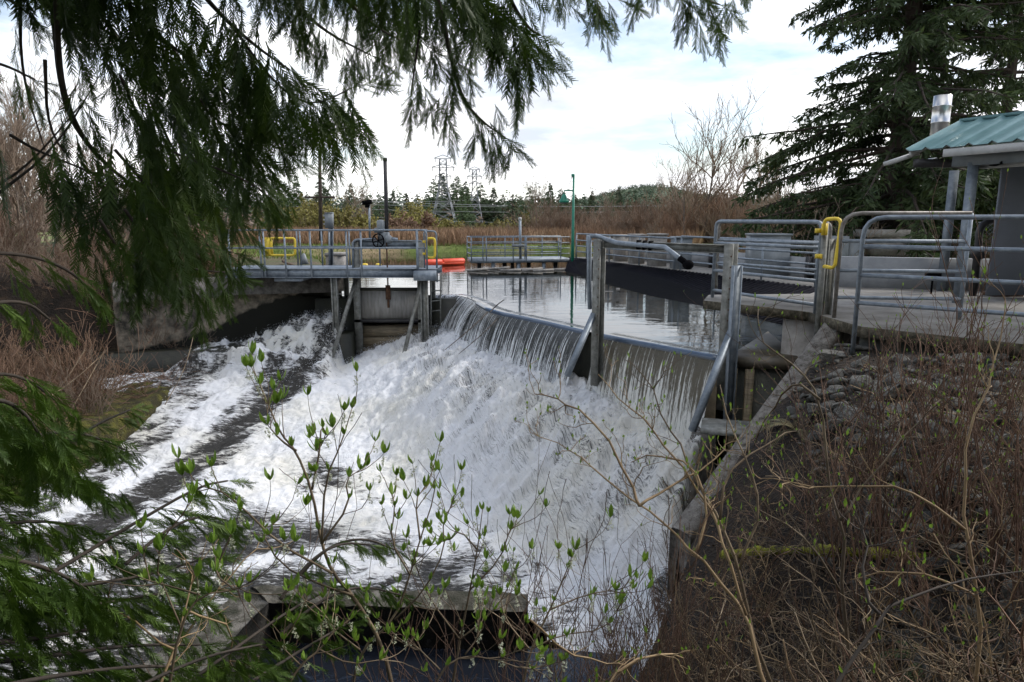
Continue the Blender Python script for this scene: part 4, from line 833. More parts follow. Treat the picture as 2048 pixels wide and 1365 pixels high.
for k in range(9): 
    q = PZ(955+22*k, 541+rng.uniform(-2, 3), 0.02); mb.beam(q-(0.45, 0, 0), q+(0.45, rng.uniform(-.3, .3), rng.uniform(0, .1)), 0.12, 0.09)
tag(mb.build('driftwood', M['conc_pale']), 'pale driftwood and debris caught under the pond platform', 'driftwood')
# ---- green lamp
Y = fb_[1]-0.2; base = PY(1145, 514, Y)
gl = thing('green_lamp_post', 'green lamp post with a bell shaped shade on a short arm', 'lamp post', (base[0], Y, 0.1))
tubeobj('pole', [(base[0], Y, -0.2), (base[0], Y, 1.3), (base[0], Y, PY(1147, 350, Y)[2])], [0.085, 0.07, 0.05], M['green'], gl, 10)
MB().lathe(PY(1146, 350, Y), [(0.001, 0.05), (0.08, 0.03), (0.08, -0.08), (0.06, -0.1)], 10).build('cap', M['green'], gl, True)
tubeobj('arm', [PY(1146, 382, Y), PY(1129, 381, Y), PY(1128, 390, Y)], 0.04, M['green'], gl, 6)
tubeobj('stay', [PY(1145, 352, Y), PY(1134, 380, Y)], 0.012, M['galv'], gl, 4)
MB().lathe(PY(1128, 405, Y)+(0, 0, 0.0), [(0.20, -0.02), (0.24, 0.0), (0.22, 0.08), (0.13, 0.20), (0.11, 0.28), (0.06, 0.36), (0.001, 0.38)], 16).build('shade', M['green'], gl, True)
MB().lathe(PY(1128, 405, Y)+(0, 0, -0.04), [(0.001, -0.04), (0.15, -0.02), (0.19, 0.03)], 14).build('globe', M['conc_pale'], gl, True)
# ---- railing along the screen deck
def railing(label, P, heights, r, m='galv', group=None, post_at=None, ends='', name='railing', zb=0.0):
    """posts stand on the points P; rails run over them"""
    P = [np.asarray(p, float) for p in P]; g = thing(name, label, 'railing', P[0], group)
    H = max(heights)
    for p in P: tubeobj('post', [p+(0, 0, zb), p+(0, 0, H)], r*1.05, M[m], g, 8)
    for h in heights: tubeobj('rail', [p+(0, 0, h) for p in (P[0], P[-1])], r if h == H else r*0.92, M[m], g, 8)
    return g
def lerp(a, b, t): return a*(1-t)+b*t
def rk(t, off=0.1, z=0.46): q = lerp(rt0, rt1, t)+perp*off; return np.array([q[0], q[1], z])
railing('railing on the far half of the screen walkway beside the lamp post', [rk(t) for t in (0.03, 0.10, 0.24, 0.40, 0.56)], (1.12, 0.82, 0.56, 0.30), 0.032, group='grey railings along the walkways')
railing('railing on the near half of the screen walkway, behind the stop log frame', [rk(t) for t in (0.585, 0.72, 0.86, 1.0)], (1.2, 0.9, 0.6, 0.33), 0.032, group='grey railings along the walkways')
# ---- screen panels and their dark posts, boxes behind
pn = thing('panel_fence', 'long row of grey concrete panels between dark posts behind the screen walkway', 'panel fence', rk(0.5, 2.2, 0.4))
ts = [-0.02, 0.14, 0.27, 0.40, 0.54, 0.70, 0.86, 1.0]
for a_, b_ in zip(ts[:-1], ts[1:]):
    A, B = rk(a_, 2.05, 0), rk(b_, 2.05, 0); MB().beam(A+(0, 0, 0.72), B+(0, 0, 0.72), 0.07, 0.74).build('panel', M['conc_panel'], pn)
for t in ts: 
    A = rk(t, 1.95, 0.35); MB().channel(A, A+(0, 0, 0.78), 0.22, 0.2, 0.04, (0, -1, 0)).build('post', M['darkpost'], pn)
for i, (x0, x1, yt, yb, Y, lb) in enumerate(((1203, 1226, 471, 490, 31, 'farthest, smallest'), (1232, 1256, 470, 492, 29.5, 'second farthest'), (1264, 1290, 469, 493, 28, 'third farthest'), (1304, 1334, 468, 494, 26.5, 'one just left of the bare sapling'), (1352, 1384, 474, 496, 25, 'grey blue one left of the yellow gate post'), (1510, 1580, 468, 508, 22, 'widest, blue grey'))):
    a, b = PY(x0, yt, Y), PY(x1, yb, Y); o = MB(); o.box((a[0], Y, 0.3), (b[0], Y+0.8, a[2]-0.06)); o.box((a[0]-0.04, Y-0.04, a[2]-0.06), (b[0]+0.04, Y+0.84, a[2]))
    tag(o.build('drive_box', M['conc_pale'] if i < 4 else M['cabinet']), lb+' drive box behind the panel row', 'equipment box', 'drive boxes behind the panel row')
# low wall on the right and blocks behind
a, b = PZ(1655, 572, DK), PZ(1985, 588, DK); zt_ = PY(1700, 513, a[1])[2]
tag(MB().beam(np.array([a[0], a[1], (DK-0.1+zt_)/2]), np.array([b[0]+0.8, b[1]+0.4, (DK-0.1+zt_)/2]), 0.28, zt_-DK+0.1).build('low_wall', M['conc_panel']), 'low smooth grey concrete wall behind the nearest railing', 'low wall')
Y = 24.; a, b = PY(1735, 460, Y), PY(1822, 482, Y)
tag(MB().box((a[0], Y, a[2]-0.25), (b[0], Y+1, a[2])).box((a[0]+0.3, Y+0.1, a[2]-0.9), (b[0]+0.15, Y+0.9, a[2]-0.25)).build('concrete_block', M['conc_pale']), 'pale stacked concrete blocks on the bank in front of the chain link fence', 'concrete block')
a, b = PY(1655, 470, 23), PY(1725, 520, 23)
tag(MB().box((a[0], 23, 0.4), (b[0]-0.5, 24, a[2]-0.05)).box((b[0]-0.45, 23.1, 0.4), (b[0], 23.9, a[2]-0.25)).build('equipment_cabinet', M['cabinet']), 'blue grey cabinet seen through the yellow gate', 'cabinet')
cf = thing('chain_link_fence', 'thin chain link fence on the bank behind the shelter posts', 'fence', PY(1850, 470, 27))
A, B = PY(1795, 452, 27), PY(2060, 442, 25)
tubeobj('top_rail', [A, B], 0.03, M['galv'], cf, 6)
for k in range(7): p = A+(B-A)*k/6; tubeobj('post', [p-(0, 0, 1.3), p+(0, 0, 0.05)], 0.035, M['galv'], cf, 6)
mb = MB(); Ln = np.linalg.norm(B-A)
for k in range(int(Ln/0.16)):
    p = A+(B-A)*k*0.16/Ln; q = A+(B-A)*min(1, (k*0.16+1.2)/Ln)
    for p_, q_ in ((p, q-(0, 0, 1.2)), (p-(0, 0, 1.2), q)): mb.beam(p_, q_, 0.008, 0.008)
mb.build('mesh', M['galv'], cf)
# ---- stop log frame over the near weir span -----------------------------------
A = PZ(1195, 680, -0.02); B = PZ(1450, 716, -0.02); zA = PY(1195, 478, A[1])[2]; zB = PY(1450, 488, B[1])[2]; fdir = nrm((B-A)*(1, 1, 0)); fnr = np.array([fdir[1], -fdir[0], 0])
sf = thing('stop_log_frame', 'steel goal post frame with bolted channels over the near weir span', 'stop log frame', A)
for p, zt_, w in ((A, zA, 0.19), (B, zB, 0.19)):
    MB().channel(p-(0, 0, 0.9), (p[0], p[1], zt_), w, 0.16, 0.02, fdir).build('guide_post', M['galv_dirty'], sf)
    for k in range(10):
        h = 0.12+k*(zt_-0.3)/9.0; MB().lathe(p+(-0.02, 0, h)-np.array([0, 0.085, 0]), [(0.001, 0.03), (0.016, 0.026), (0.018, 0)], 6, (0, -1, 0)).build('bolt', M['rust'], sf)
p = PZ(1463, 722, 0.0); MB().channel((p[0]+0.02, p[1]+0.05, -1.2), (p[0]+0.02, p[1]+0.05, PY(1463, 532, p[1])[2]), 0.14, 0.14, 0.012, (0, -1, 0)).build('side_post', M['galv'], sf)
hA, hB = np.array([A[0], A[1], zA-0.10]), np.array([B[0], B[1], zB-0.09])
MB().channel(hA+fdir*0.1, hB-fdir*0.1, 0.14, 0.10, 0.015, fnr).build('head_beam', M['galv_dirty'], sf)
MB().beam(PY(1188, 628, 13.0), PY(1134, 752, 12.2), 0.095, 0.08).build('strut', M['galv'], sf)
MB().beam(PY(1462, 664, B[1]-0.25), PY(1384, 862, B[1]-1.15), 0.10, 0.085).build('strut', M['galv'], sf)
pc = thing('hoist_pipe', 'bent grey pipe strapped along the head beam, ending in a black ball', 'pipe', PY(1180, 600, 13.4))
Yp = A[1]+0.1
tubeobj('upright', [PY(1180, 618, Yp+0.3), PY(1178, 560, Yp+0.2), PY(1179, 472, Yp)], 0.045, M['galv'], pc)
p0 = PY(1180, 473, Yp); q0 = hA+fnr*0.12+fdir*0.45+(0, 0, 0.02); q1 = hA*0.35+hB*0.65*1.0; q1 = lerp(hA, hB, 0.56)+fnr*0.13+(0, 0, 0.0)
e = PY(1362, 519, q1[1]-0.6)
MB().tube([p0, PY(1192, 472, Yp), q0+(0, 0, 0.02), q0+fdir*0.3, q1, lerp(q1, e, 0.12), e], 0.042, 8).build('arm', M['galv'], pc, True)
c = PY(1376, 530, e[1]-0.05)
tubeobj('sleeve', [e-(e-c)*-0.0+(e-c)*0.3, c], 0.052, M['black'], pc)
bl = MB().lathe(c-(0, 0, 0.11), [(0.001, 0.03), (0.05, 0.04), (0.085, 0.075), (0.095, 0.11), (0.085, 0.15), (0.05, 0.18), (0.001, 0.19)], 10); bl.build('ball', M['black'], pc, True)
for t in (0.2, 0.38, 0.55): 
    q = lerp(q0+fdir*0.3, q1, t); MB().obox(q-fnr*0.06, fdir*0.008, (0, 0, 0.085), fnr*0.075).build('strap', M['black'], pc)
tag(MB().obox(PZ(1208, 584, 0.15), (0.28, 0.02, 0), (0, 0.02, 0), (0, 0, 0.018)).obox(PZ(1236, 580, 0.2), (0.05, 0, 0), (0, 0.05, 0), (0, 0, 0.05)).build('sensor_arm', M['conc_pale']), 'pale sensor arm reaching over the pond from the frame post', 'sensor arm')
# ---- near railings with flattened loops ----------------------------------------
def loop_railing(label, base0, base1, H, heights, r, rad=0.22, zb=-0.2, m='galv', extra=(), open_end=False):
    """end posts bend over into the top rail"""
    a, b = np.asarray(base0, float), np.asarray(base1, float); g = thing('railing', label, 'railing', a, 'grey railings along the walkways')
    at, bt = a+(0, 0, H), b+(0, 0, H)
    pts = [a+(0, 0, zb)]+arc(a, at, bt, rad)
    pts += ([bt] if open_end else arc(at, bt, b, rad)+[b+(0, 0, zb)])
    MB().tube(pts, r, 10).build('frame', M[m], g, True)
    for h in heights: tubeobj('rail', [a+(0, 0, h), b+(0, 0, h)], r*0.92, M['galv'], g, 8)
    for t in extra: p = lerp(a, b, t); tubeobj('post', [p+(0, 0, zb), p+(0, 0, H)], r, M['galv'], g, 8)
    return g
pa = PZ(1420, 596, DK); pb = PZ(1630, 628, DK); Hn = PY(1425, 443, pa[1])[2]-DK
pb2 = PY(1624, 660, pb[1]); 
loop_railing('railing along the water edge of the deck, behind the chain', pa+(0.06, 0.05, 0), (pb[0], pb[1], DK), Hn, (Hn*0.72, Hn*0.36, Hn*0.10+0.3*0), 0.032, 0.12, -0.0)
loop_railing('second tarnished railing just behind the water edge railing', pa+(0.4, 1.0, 0), (pb[0]+0.6, pb[1]+1.0, DK), Hn-0.02, (Hn*0.74, Hn*0.42), 0.028, 0.12, 0, 'galv_warm')
gp_ = thing('gate_post', 'weathered steel channel gate post carrying the yellow safety gate', 'post', (pb[0]+0.02, pb[1]-0.06, DK))
MB().channel((pb[0]+0.13, pb[1]-0.08, DK-0.6), (pb[0]+0.13, pb[1]-0.08, PY(1640, 478, pb[1])[2]), 0.13, 0.13, 0.016, (0, -1, 0)).build('channel', M['galv_dirty'], gp_)
tubeobj('round_post', [(pb[0]-0.0, pb[1]-0.14, DK-0.7), (pb[0]-0.0, pb[1]-0.12, PY(1636, 444, pb[1])[2])], 0.05, M['galv_dirty'], gp_)
for py in (462, 513): MB().obox(PY(1637, py, pb[1]-0.15), (0.045, 0, 0), (0, 0.03, 0), (0, 0, 0.035)).build('hinge', M['yellow'], gp_)
Yg = pb[1]-0.2
g = thing('safety_gate', 'large bright yellow safety gate loop on the near gate post', 'safety gate', PY(1650, 540, Yg), 'yellow self closing gates on the railings')
loop = [PY(1647, 468, Yg)]+arc(PY(1647, 468, Yg), PY(1649, 439, Yg), PY(1683, 437, Yg-0.2), 0.07)+arc(PY(1649, 439, Yg), PY(1683, 437, Yg-0.2), PY(1670, 537, Yg-0.25), 0.10)+arc(PY(1683, 437, Yg-0.2), PY(1669, 537, Yg-0.25), PY(1648, 534, Yg), 0.09)+[PY(1648, 533, Yg)]
MB().tube(loop, 0.027, 8).build('frame', M['yellow'], g, True)
MB().obox(PY(1649, 459, Yg), (0.045, 0, 0), (0, 0.015, 0), (0, 0, 0.09)).build('plate', M['yellow'], g)
# panel seen beyond the gate, and the nearest long railing
q0_, q1_ = PZ(1668, 636, DK), PZ(1918, 640, DK)
H2 = PY(1692, 427, q0_[1])[2]-DK
loop_railing('middle railing beyond the nearest one, right of the yellow gate', q0_, q1_, H2, (H2*0.74, H2*0.46, H2*0.20), 0.030, 0.27, 0.0, 'galv_warm', open_end=True, extra=(1.0,))
p0_ = PZ(1705, 657, DK)+(0.0, -0.06, 0); p1_ = PZ(2048, 690, DK); d_ = nrm(p1_-p0_); p2_ = p0_+d_*5.6
H3 = PY(1722, 435, p0_[1])[2]-DK
loop_railing('nearest long railing of four rails on the edge of the deck', p0_, p2_, H3, (H3*0.745, H3*0.49, H3*0.24), 0.031, 0.27, -0.44, 'galv', extra=(0.55,))
# chain hanging in the corner
ch = MB(); c0_, c1_ = PY(1434, 497, pa[1]), PY(1434, 582, pa[1]); nl_ = 16
for k in range(nl_):
    c = lerp(c0_, c1_, (k+.5)/nl_); a = np.linspace(0, 2*math.pi, 9); ax = np.array([1., 0, 0]) if k % 2 else np.array([0, 1., 0])
    ch.tube([c+ax*0.014*math.cos(t)+np.array([0, 0, 1])*0.03*math.sin(t) for t in a], 0.005, 5, False)
tag(ch.build('chain', M['galv_dirty'], None, True), 'steel chain hanging beside the corner post of the water edge railing', 'chain')
for (px, py, lb) in ((1552, 553, 'x'),): pass
# ---- shelter -------------------------------------------------------------------
sh = thing('shelter', 'open shelter with green ribbed metal roof, steel posts and grey side wall', 'shelter', PZ(1900, 585, DK))
E0 = PY(1812, 303, 12.96); ev = nrm((0.42, -0.90, 0)); rv = nrm((0.90, 0.42, 0)); rise = 0.40
RW = 1.57; R0 = E0+rv*RW+(0, 0, rise*RW)
Ls = 6.8
slope = nrm(rv+np.array([0, 0, rise])); up_ = nrm(np.cross(ev, slope)); up_ = up_ if up_[2] > 0 else -up_
LW = RW*math.hypot(1, rise)
V = []; nr_ = 90; prof_n = []
for k in range(nr_+1):
    s = Ls*k/nr_; ph = (s/0.37) % 1.0; h = 0.05 if ph < 0.10 else (0.05*(1-(ph-0.10)/0.06) if ph < 0.16 else (0.05*(ph-0.94)/0.06 if ph > 0.94 else 0.0))
    for w_ in (0, LW): V.append(E0+ev*s+slope*w_+up_*h)
MB().add(V, grid_faces(nr_+1, 2)).build('roof', M['roof'], sh)
V2 = [p-up_*0.02 for p in V]; MB().add(V2, grid_faces(nr_+1, 2)).build('roof_underside', M['white'], sh)
B0 = R0; MB().add([B0, B0+ev*Ls, B0+ev*Ls+rv*RW-(0, 0, rise*RW), B0+rv*RW-(0, 0, rise*RW)], [(3, 2, 1, 0)]).build('back_roof', M['roof'], sh)
MB().beam(R0-ev*0.02, R0+ev*Ls, 0.22, 0.06).build('ridge_cap', M['roof'], sh)
MB().beam(E0+ev*0.68+(0.03, 0, -0.09), E0+ev*Ls+(0.03, 0, -0.09), 0.04, 0.13).build('fascia', M['white'], sh)
MB().beam(E0+rv*0.05+ev*0.06+(0, 0, -0.06), R0+ev*0.06+(0, 0, -0.10), 0.05, 0.09).build('rake_trim', M['white'], sh)
MB().beam(E0+ev*0.16+rv*0.07-(0, 0, 0.22), E0+ev*0.8+rv*2.2-(0, 0, 0.22), 0.13, 0.14).build('header_beam', M['darkpost'], sh)
MB().beam(E0+ev*0.68+rv*0.4-(0, 0, 0.20), E0+ev*Ls+rv*0.4-(0, 0, 0.20), 0.2, 0.22).build('eave_beam', M['cabinet'], sh)
def cpost(px0, py0, px1, py1, Y):
    a, b = PY(px0, py0, Y), PY(px1, py1, Y); MB().channel(a, b, 0.13, 0.13, 0.012, (0.8, -0.6, 0)).build('post', M['galv'], sh)
b1 = PZ(1882, 582, DK); b2 = PZ(1915, 606, DK)
MB().channel(b1, (b1[0]+0.0, b1[1], E0[2]-0.26), 0.16, 0.16, 0.016, (0.8, -0.6, 0)).build('post', M['galv'], sh)
MB().channel(b2, (b2[0]+0.0, b2[1], E0[2]-0.26), 0.16, 0.16, 0.016, (0.8, -0.6, 0)).build('post', M['galv'], sh)
wb_ = PZ(1972, 596, DK); MB().beam(wb_+(0, 0, 1.36), wb_+(0.05, 0, 0)+np.array([4.1, 0.34, 1.36]), 0.06, 2.63).build('side_wall', M['greywall'], sh)
lv = E0+ev*1.0+rv*0.57-(0, 0, 0.30); MB().beam(lv, lv+ev*3.5, 0.16, 0.12).build('light_tube', M['white'], sh)
cc = PY(1880, 250, 14.05); MB().lathe(cc-(0, 0, 0.41), [(0.16, 0), (0.16, 0.44), (0.17, 0.45), (0.16, 0.46), (0.16, 0.75), (0.17, 0.76), (0.16, 0.77), (0.16, 0.96), (0.001, 0.97)], 24).build('flue', M['silver'], sh, True)
ga, gb = PY(1772, 328, 13.1), PY(1822, 311, 13.1); MB().beam(ga, gb+(0.1, 0, 0.03), 0.19, 0.07).build('gutter_end', M['white'], sh)
ga, gb = PY(1844, 332, 13.5), PY(1866, 318, 13.5); MB().beam(ga, gb, 0.27, 0.04).build('bracket', M['galv'], sh)
MB().tube(smooth_line([E0+ev*0.95+rv*0.68-(0, 0, 0.27), PY(1965, 322, 12.3), PY(1985, 332, 12.0), PY(2005, 325, 11.7)]), 0.027, 6).build('cable', M['black'], sh, True)
# machine and valve near the wall
mc = thing('pump_motor', 'small dark motor with a yellow cap on the deck beside the grey wall', 'motor', PZ(2000, 590, DK))
c = PZ(2004, 592, DK); MB().lathe(c+(-0.22, 0, 0.2), [(0.001, 0), (0.14, 0.01), (0.18, 0.07), (0.18, 0.41), (0.12, 0.49), (0.001, 0.5)], 12, (1, 0.1, 0.1)).build('body', M['black'], mc, True)
MB().lathe(c+(-0.02, -0.17, 0.35), [(0.001, 0), (0.05, 0), (0.05, 0.04), (0.001, 0.03)], 8, (0, -1, 0)).build('cap', M['yellow'], mc, True)
MB().box(c-(0.27, 0.16, 0), c+(0.3, 0.16, 0.06)).build('base', M['rust'], mc)
vv_ = thing('vent_pipe', 'bent black pipe with valve standing between shelter post and grey wall', 'pipe', PZ(1940, 590, DK))
c = PZ(1945, 592, DK); MB().tube([c, c+(0, 0, 1.0)]+arc(c, c+(-0.02, 0, 1.43), c+(0.55, 0, 1.5), 0.24)+[c+(0.38, 0, 1.5)], 0.068, 8).build('pipe', M['darkpost'], vv_, True)
MB().lathe(c+(0, -0.02, 0.7), [(0.001, 0), (0.12, 0.03), (0.14, 0.14), (0.1, 0.25), (0.001, 0.27)], 10).build('valve', M['darkpost'], vv_, True)
for px, py, lb in ((1862, 560, 'left'),):
    c = PZ(px, py+28, DK); o = MB().obox(c+(0, 0, 0.42), (0.11, 0, 0), (0, 0.1, 0), (0, 0, 0.07)).tube([c, c+(0, 0, 0.4)], 0.02, 6); o.build; tag(o.build('meter_box', M['black']), 'small black meter box on a stub on the deck', 'meter')
# yellow hook on second fence
# ---- stick caught on the crest, log in water
st = smooth_line([PZ(980, 625, 0.02), PZ(992, 612, 0.12), PZ(1008, 600, 0.30)])
tag(MB().tube(st, np.linspace(0.02, 0.01, len(st)), 5).build('stick', M['twig_dark'], None, True), 'bent stick caught on the weir crest at the bend', 'stick')
st = smooth_line([PZ(975, 625, 0.0), PY(950, 650, 15.8), PY(915, 680, 15.2), PY(890, 700, 15.0)])
tag(MB().tube(st, np.linspace(0.018, 0.006, len(st)), 5).tube(st+(0.3, 0, -0.1), np.linspace(0.015, 0.006, len(st)), 5).build('branch', M['twig_dark'], None, True), 'thin bare branch trailing down the falling water at the bend', 'branch')
lg = smooth_line([PZ(1490, 1112, -1.1)+(0, 0, 0.0), PZ(1640, 1108, -0.75), PZ(1815, 1112, -0.35)])
# ======================= FAR VEGETATION, PYLONS ============================
def strands(P, R, sides=3):
    """many thin tapering polylines at once: P (N,K,3), R (N,K)"""
    P = np.asarray(P, float); N, K, _ = P.shape; R = np.broadcast_to(np.asarray(R, float), (N, K))
    T = np.gradient(P, axis=1); T /= (np.linalg.norm(T, axis=2, keepdims=True)+1e-9)
    ref = np.array([0.31, 0.77, 0.56]); A = np.cross(T, ref); A /= (np.linalg.norm(A, axis=2, keepdims=True)+1e-9); B = np.cross(T, A)
    an = np.arange(sides)*2*math.pi/sides
    V = P[:, :, None]+R[:, :, None, None]*(A[:, :, None]*np.cos(an)[:, None]+B[:, :, None]*np.sin(an)[:, None])
    base = (np.arange(N)*K*sides)[:, None, None]; k = (np.arange(K-1)*sides)[None, :, None]; j = np.arange(sides)[None, None, :]; j2 = (j+1) % sides
    Q = np.stack([base+k+j, base+k+j2, base+k+sides+j2, base+k+sides+j], -1).reshape(-1, 4)
    return V.reshape(-1, 3), Q
def grow(root, d, length, r, depth, K=6, kink=0.25, nchild=(2, 5), ratio=0.55, ang=0.7, up=0.15, out=None, rr=None, droop=0.0, rmin=0.003):
    """recursive branching; returns list of (points K, radii K)"""
    rr = rr or rng
    if out is None: out = []
    p = np.array(root, float); d = nrm(d); P = [p]; st = length/(K-1)
    for k in range(K-1):
        d = nrm(d+rr.normal(0, kink, 3)+np.array([0, 0, up-droop*k/K])); p = p+d*st; P.append(p)
    P = np.array(P); out.append((P, np.linspace(r, max(rmin, r*0.45), K)))
    if depth > 0:
        for _ in range(int(rr.integers(*nchild))):
            i = int(rr.integers(1, K)); t = nrm(P[min(i, K-1)]-P[i-1]); side = nrm(np.cross(t, rr.normal(0, 1, 3)))
            grow(P[i], t*math.cos(ang)+side*math.sin(ang), length*ratio*rr.uniform(0.6, 1.15), max(rmin, r*0.5), depth-1, K, kink, nchild, ratio, ang*rr.uniform(0.8, 1.2), up, out, rr, droop, rmin)
    return out
def grow_mesh(lst, sides=3):
    P = np.array([a for a, b in lst]); R = np.array([b for a, b in lst]); return strands(P, R, sides)
def place(src, parts, loc, s, rz, label, cat, group, zs=None):
    """copy a thing and its parts"""
    r = src.copy(); SC.collection.objects.link(r); r.location = loc; r.scale = (s, s, zs or s); r.rotation_euler = (0, 0, rz)
    for c in parts: q = c.copy(); SC.collection.objects.link(q); q.parent = r
    tag(r, label, cat, group); return r
def finish_proto(src, parts, loc, s, rz, zs=None): src.location = loc; src.scale = (s, s, zs or s); src.rotation_euler = (0, 0, rz)
def leafquads(C, D, Nn, L, Wd):
    """lozenge leaves: centre base C, direction D, normal Nn, length, width"""
    S = np.cross(D, Nn); S /= (np.linalg.norm(S, axis=1, keepdims=True)+1e-9); L = np.asarray(L)[:, None]; Wd = np.asarray(Wd)[:, None]
    V = np.stack([C, C+D*L*0.45+S*Wd*0.5, C+D*L, C+D*L*0.45-S*Wd*0.5], 1).reshape(-1, 3)
    return V, np.arange(len(C)*4).reshape(-1, 4)
def rdir(n, r=None): 
    v = (r or rng).normal(0, 1, (n, 3)); return v/np.linalg.norm(v, axis=1, keepdims=True)
def conifer(seed, H=10.0, W=2.1, n=4200, m='conif', bare=0.1):
    r = np.random.default_rng(seed); t = thing('conifer_tree', 'x', 'tree')
    MB().tube([(0, 0, 0), (0, 0, H*0.5), (0, 0, H*0.98)], [0.02*H, 0.012*H, 0.002*H], 6).build('trunk', M['bark'], t)
    # whorls of boughs
    C = []; D = []; HS = []
    nb = int(n/16)
    for k in range(nb):
        h = bare+(1-bare)*(r.random()**1.5); az = r.uniform(0, 2*math.pi); R = W*(1-h)**0.95*r.uniform(0.65, 1.15)+0.04
        for j in range(16):
            f = r.random()**0.6; dd = np.array([math.cos(az), math.sin(az), -0.28]); sd = np.array([-math.sin(az), math.cos(az), 0])
            C.append(np.array([0, 0, h*H])+dd*R*f+sd*r.normal(0, 0.16)*R*(0.3+f*0.4)+(0, 0, r.normal(0, 0.05)))
            HS.append(1.15-0.85*h); D.append(nrm(dd+sd*r.normal(0, 0.6)+(0, 0, r.normal(-0.15, 0.35))))
    C = np.array(C); D = np.array(D); HS = np.array(HS); V, Q = leafquads(C, D, rdir(len(C), r), r.uniform(0.45, 0.9, len(C))*H/10*HS, r.uniform(0.16, 0.34, len(C))*H/10*HS)
    mk('crown', V, Q, M[m], t); return t, list(t.children)
def bare_tree(seed, H=8.0, m='brush_grey', depth=4, r0=0.11, nch=(3, 5), spread=0.45, rmin=0.012, bark='bark_pale'):
    r = np.random.default_rng(seed); t = thing('bare_tree', 'x', 'tree')
    out = []
    tr = grow((0, 0, -0.2), (0.03, 0, 1), H*0.62, r0, 0, K=7, kink=0.08, rr=r, up=0.3)[0]
    MB().tube(tr[0], tr[1], 6).build('trunk', M[bark], t)
    for k in range(15):
        i = int(r.integers(2, 7)); a = r.uniform(0, 6.28); grow(tr[0][i], (math.cos(a)*spread, math.sin(a)*spread, 0.8), H*0.42*r.uniform(0.6, 1.1), r0*0.45, depth-2, K=6, kink=0.16, nchild=nch, ratio=0.55, ang=0.6, up=0.1, out=out, rr=r, rmin=rmin)
    V, Q = grow_mesh(out); mk('branches', V, Q, M[m], t); return t, list(t.children)
def bare_bush(seed, H=2.2, n=26, m='brush', rmin=0.010, spread=0.9, depth=2, K=5, name='bare_bush', leaves=0, leafm=None, lsz=0.12):
    r = np.random.default_rng(seed); out = []
    for k in range(n):
        a = r.uniform(0, 6.28); s = r.uniform(0, spread); grow((math.cos(a)*s*0.5, math.sin(a)*s*0.5, -0.1), (math.cos(a)*s, math.sin(a)*s, 1), H*r.uniform(0.5, 1), rmin*1.7, depth, K=K, kink=0.14, nchild=(2, 5), ratio=0.5, ang=0.5, up=0.1, out=out, rr=r, rmin=rmin)
    V, Q = grow_mesh(out)
    if not leaves: return mk(name, V, Q, M[m])
    t = thing(name, 'x', 'shrub'); mk('stems', V, Q, M['brush_grey'], t)
    P = np.concatenate([a for a, b in out]); i = r.integers(0, len(P), leaves); C = P[i]+r.normal(0, 0.12, (leaves, 3)); V, Q = leafquads(C, rdir(leaves, r), rdir(leaves, r), r.uniform(0.5, 1.3, leaves)*lsz, r.uniform(0.4, 0.8, leaves)*lsz); mk('foliage', V, Q, M[leafm], t)
    return t
def gz(x, y): return float(ground_z(np.array([x]), np.array([y]))[0])
def xof(px, Y): return PY(px, 450, Y)[0]
def hgt(py, Y): return PY(1024, py, Y)[2]          # level seen at photo row py at distance Y
# --- conifers: (photo column, top row, distance)
cons = [conifer(s, W=w) for s, w in ((1, 2.6), (2, 3.2), (3, 2.3), (4, 3.6))]
spots = []
for px, py, Y, lb in ((597, 372, 95, 'pointed dark conifer'), (646, 366, 90, 'narrow dark conifer behind the utility pole'), (548, 385, 100, 'dark conifer'), (575, 380, 110, 'dark conifer'), (705, 388, 88, 'thin grey green conifer'),
        (788, 396, 130, 'small far conifer'), (815, 398, 150, 'small far conifer'), (760, 400, 140, 'small far conifer'), (835, 400, 150, 'small far conifer'),
        (868, 371, 85, 'dense dark conifer'), (885, 358, 92, 'tall dark conifer behind the left pylon'), (915, 364, 82, 'broad dark conifer by the left pylon'), (932, 375, 90, 'dark conifer between the two pylons'),
        (962, 379, 80, 'yellow green conifer'), (988, 388, 78, 'yellow green conifer'), (1005, 400, 95, 'dark conifer'), (1025, 415, 70, 'low wide green conifer'), (1058, 400, 85, 'green conifer'), (1100, 385, 95, 'dark broken topped conifer'), (1128, 400, 110, 'dark conifer'),
        (1240, 408, 105, 'conifer'), (1262, 418, 100, 'conifer'), (1325, 425, 75, 'small green conifer'), (1222, 400, 120, 'far conifer'), (1180, 405, 120, 'far conifer')):
    spots.append((px, py, Y, lb))
for k in range(30):
    px = (560, 850, 1010, 1180)[k % 4]+rng.uniform(0, 150); spots.append((px, rng.uniform(388, 418), rng.uniform(105, 150)-(62 if 840 < px < 1012 else 0), 'middling conifer in the mixed tree line'))
cl = {}
for i, (px, py, Y, lb) in enumerate(spots):
    Y = Y+62 if 840 < px < 1012 else Y; src, parts = cons[i % 4]; H = hgt(py, Y)+1.0; x = xof(px, Y); loc = (x, Y, gz(x, Y)-0.3); s = (H+0.3-loc[2]+0.0)/10.0
    lab = f'{lb} {["left of the black stem cover", "between the black stem cover and the green lamp", "right of the green lamp"][0 if px < 772 else 1 if px < 1145 else 2]}'
    place(src, parts, loc, s*(1.45 if i < 25 and 850 < px < 1070 else 1.1), rng.uniform(0, 6), lab, 'tree', 'conifers beyond the pond', s)
for t, ps in cons:
    for c in ps: bpy.data.objects.remove(c)
    bpy.data.objects.remove(t)
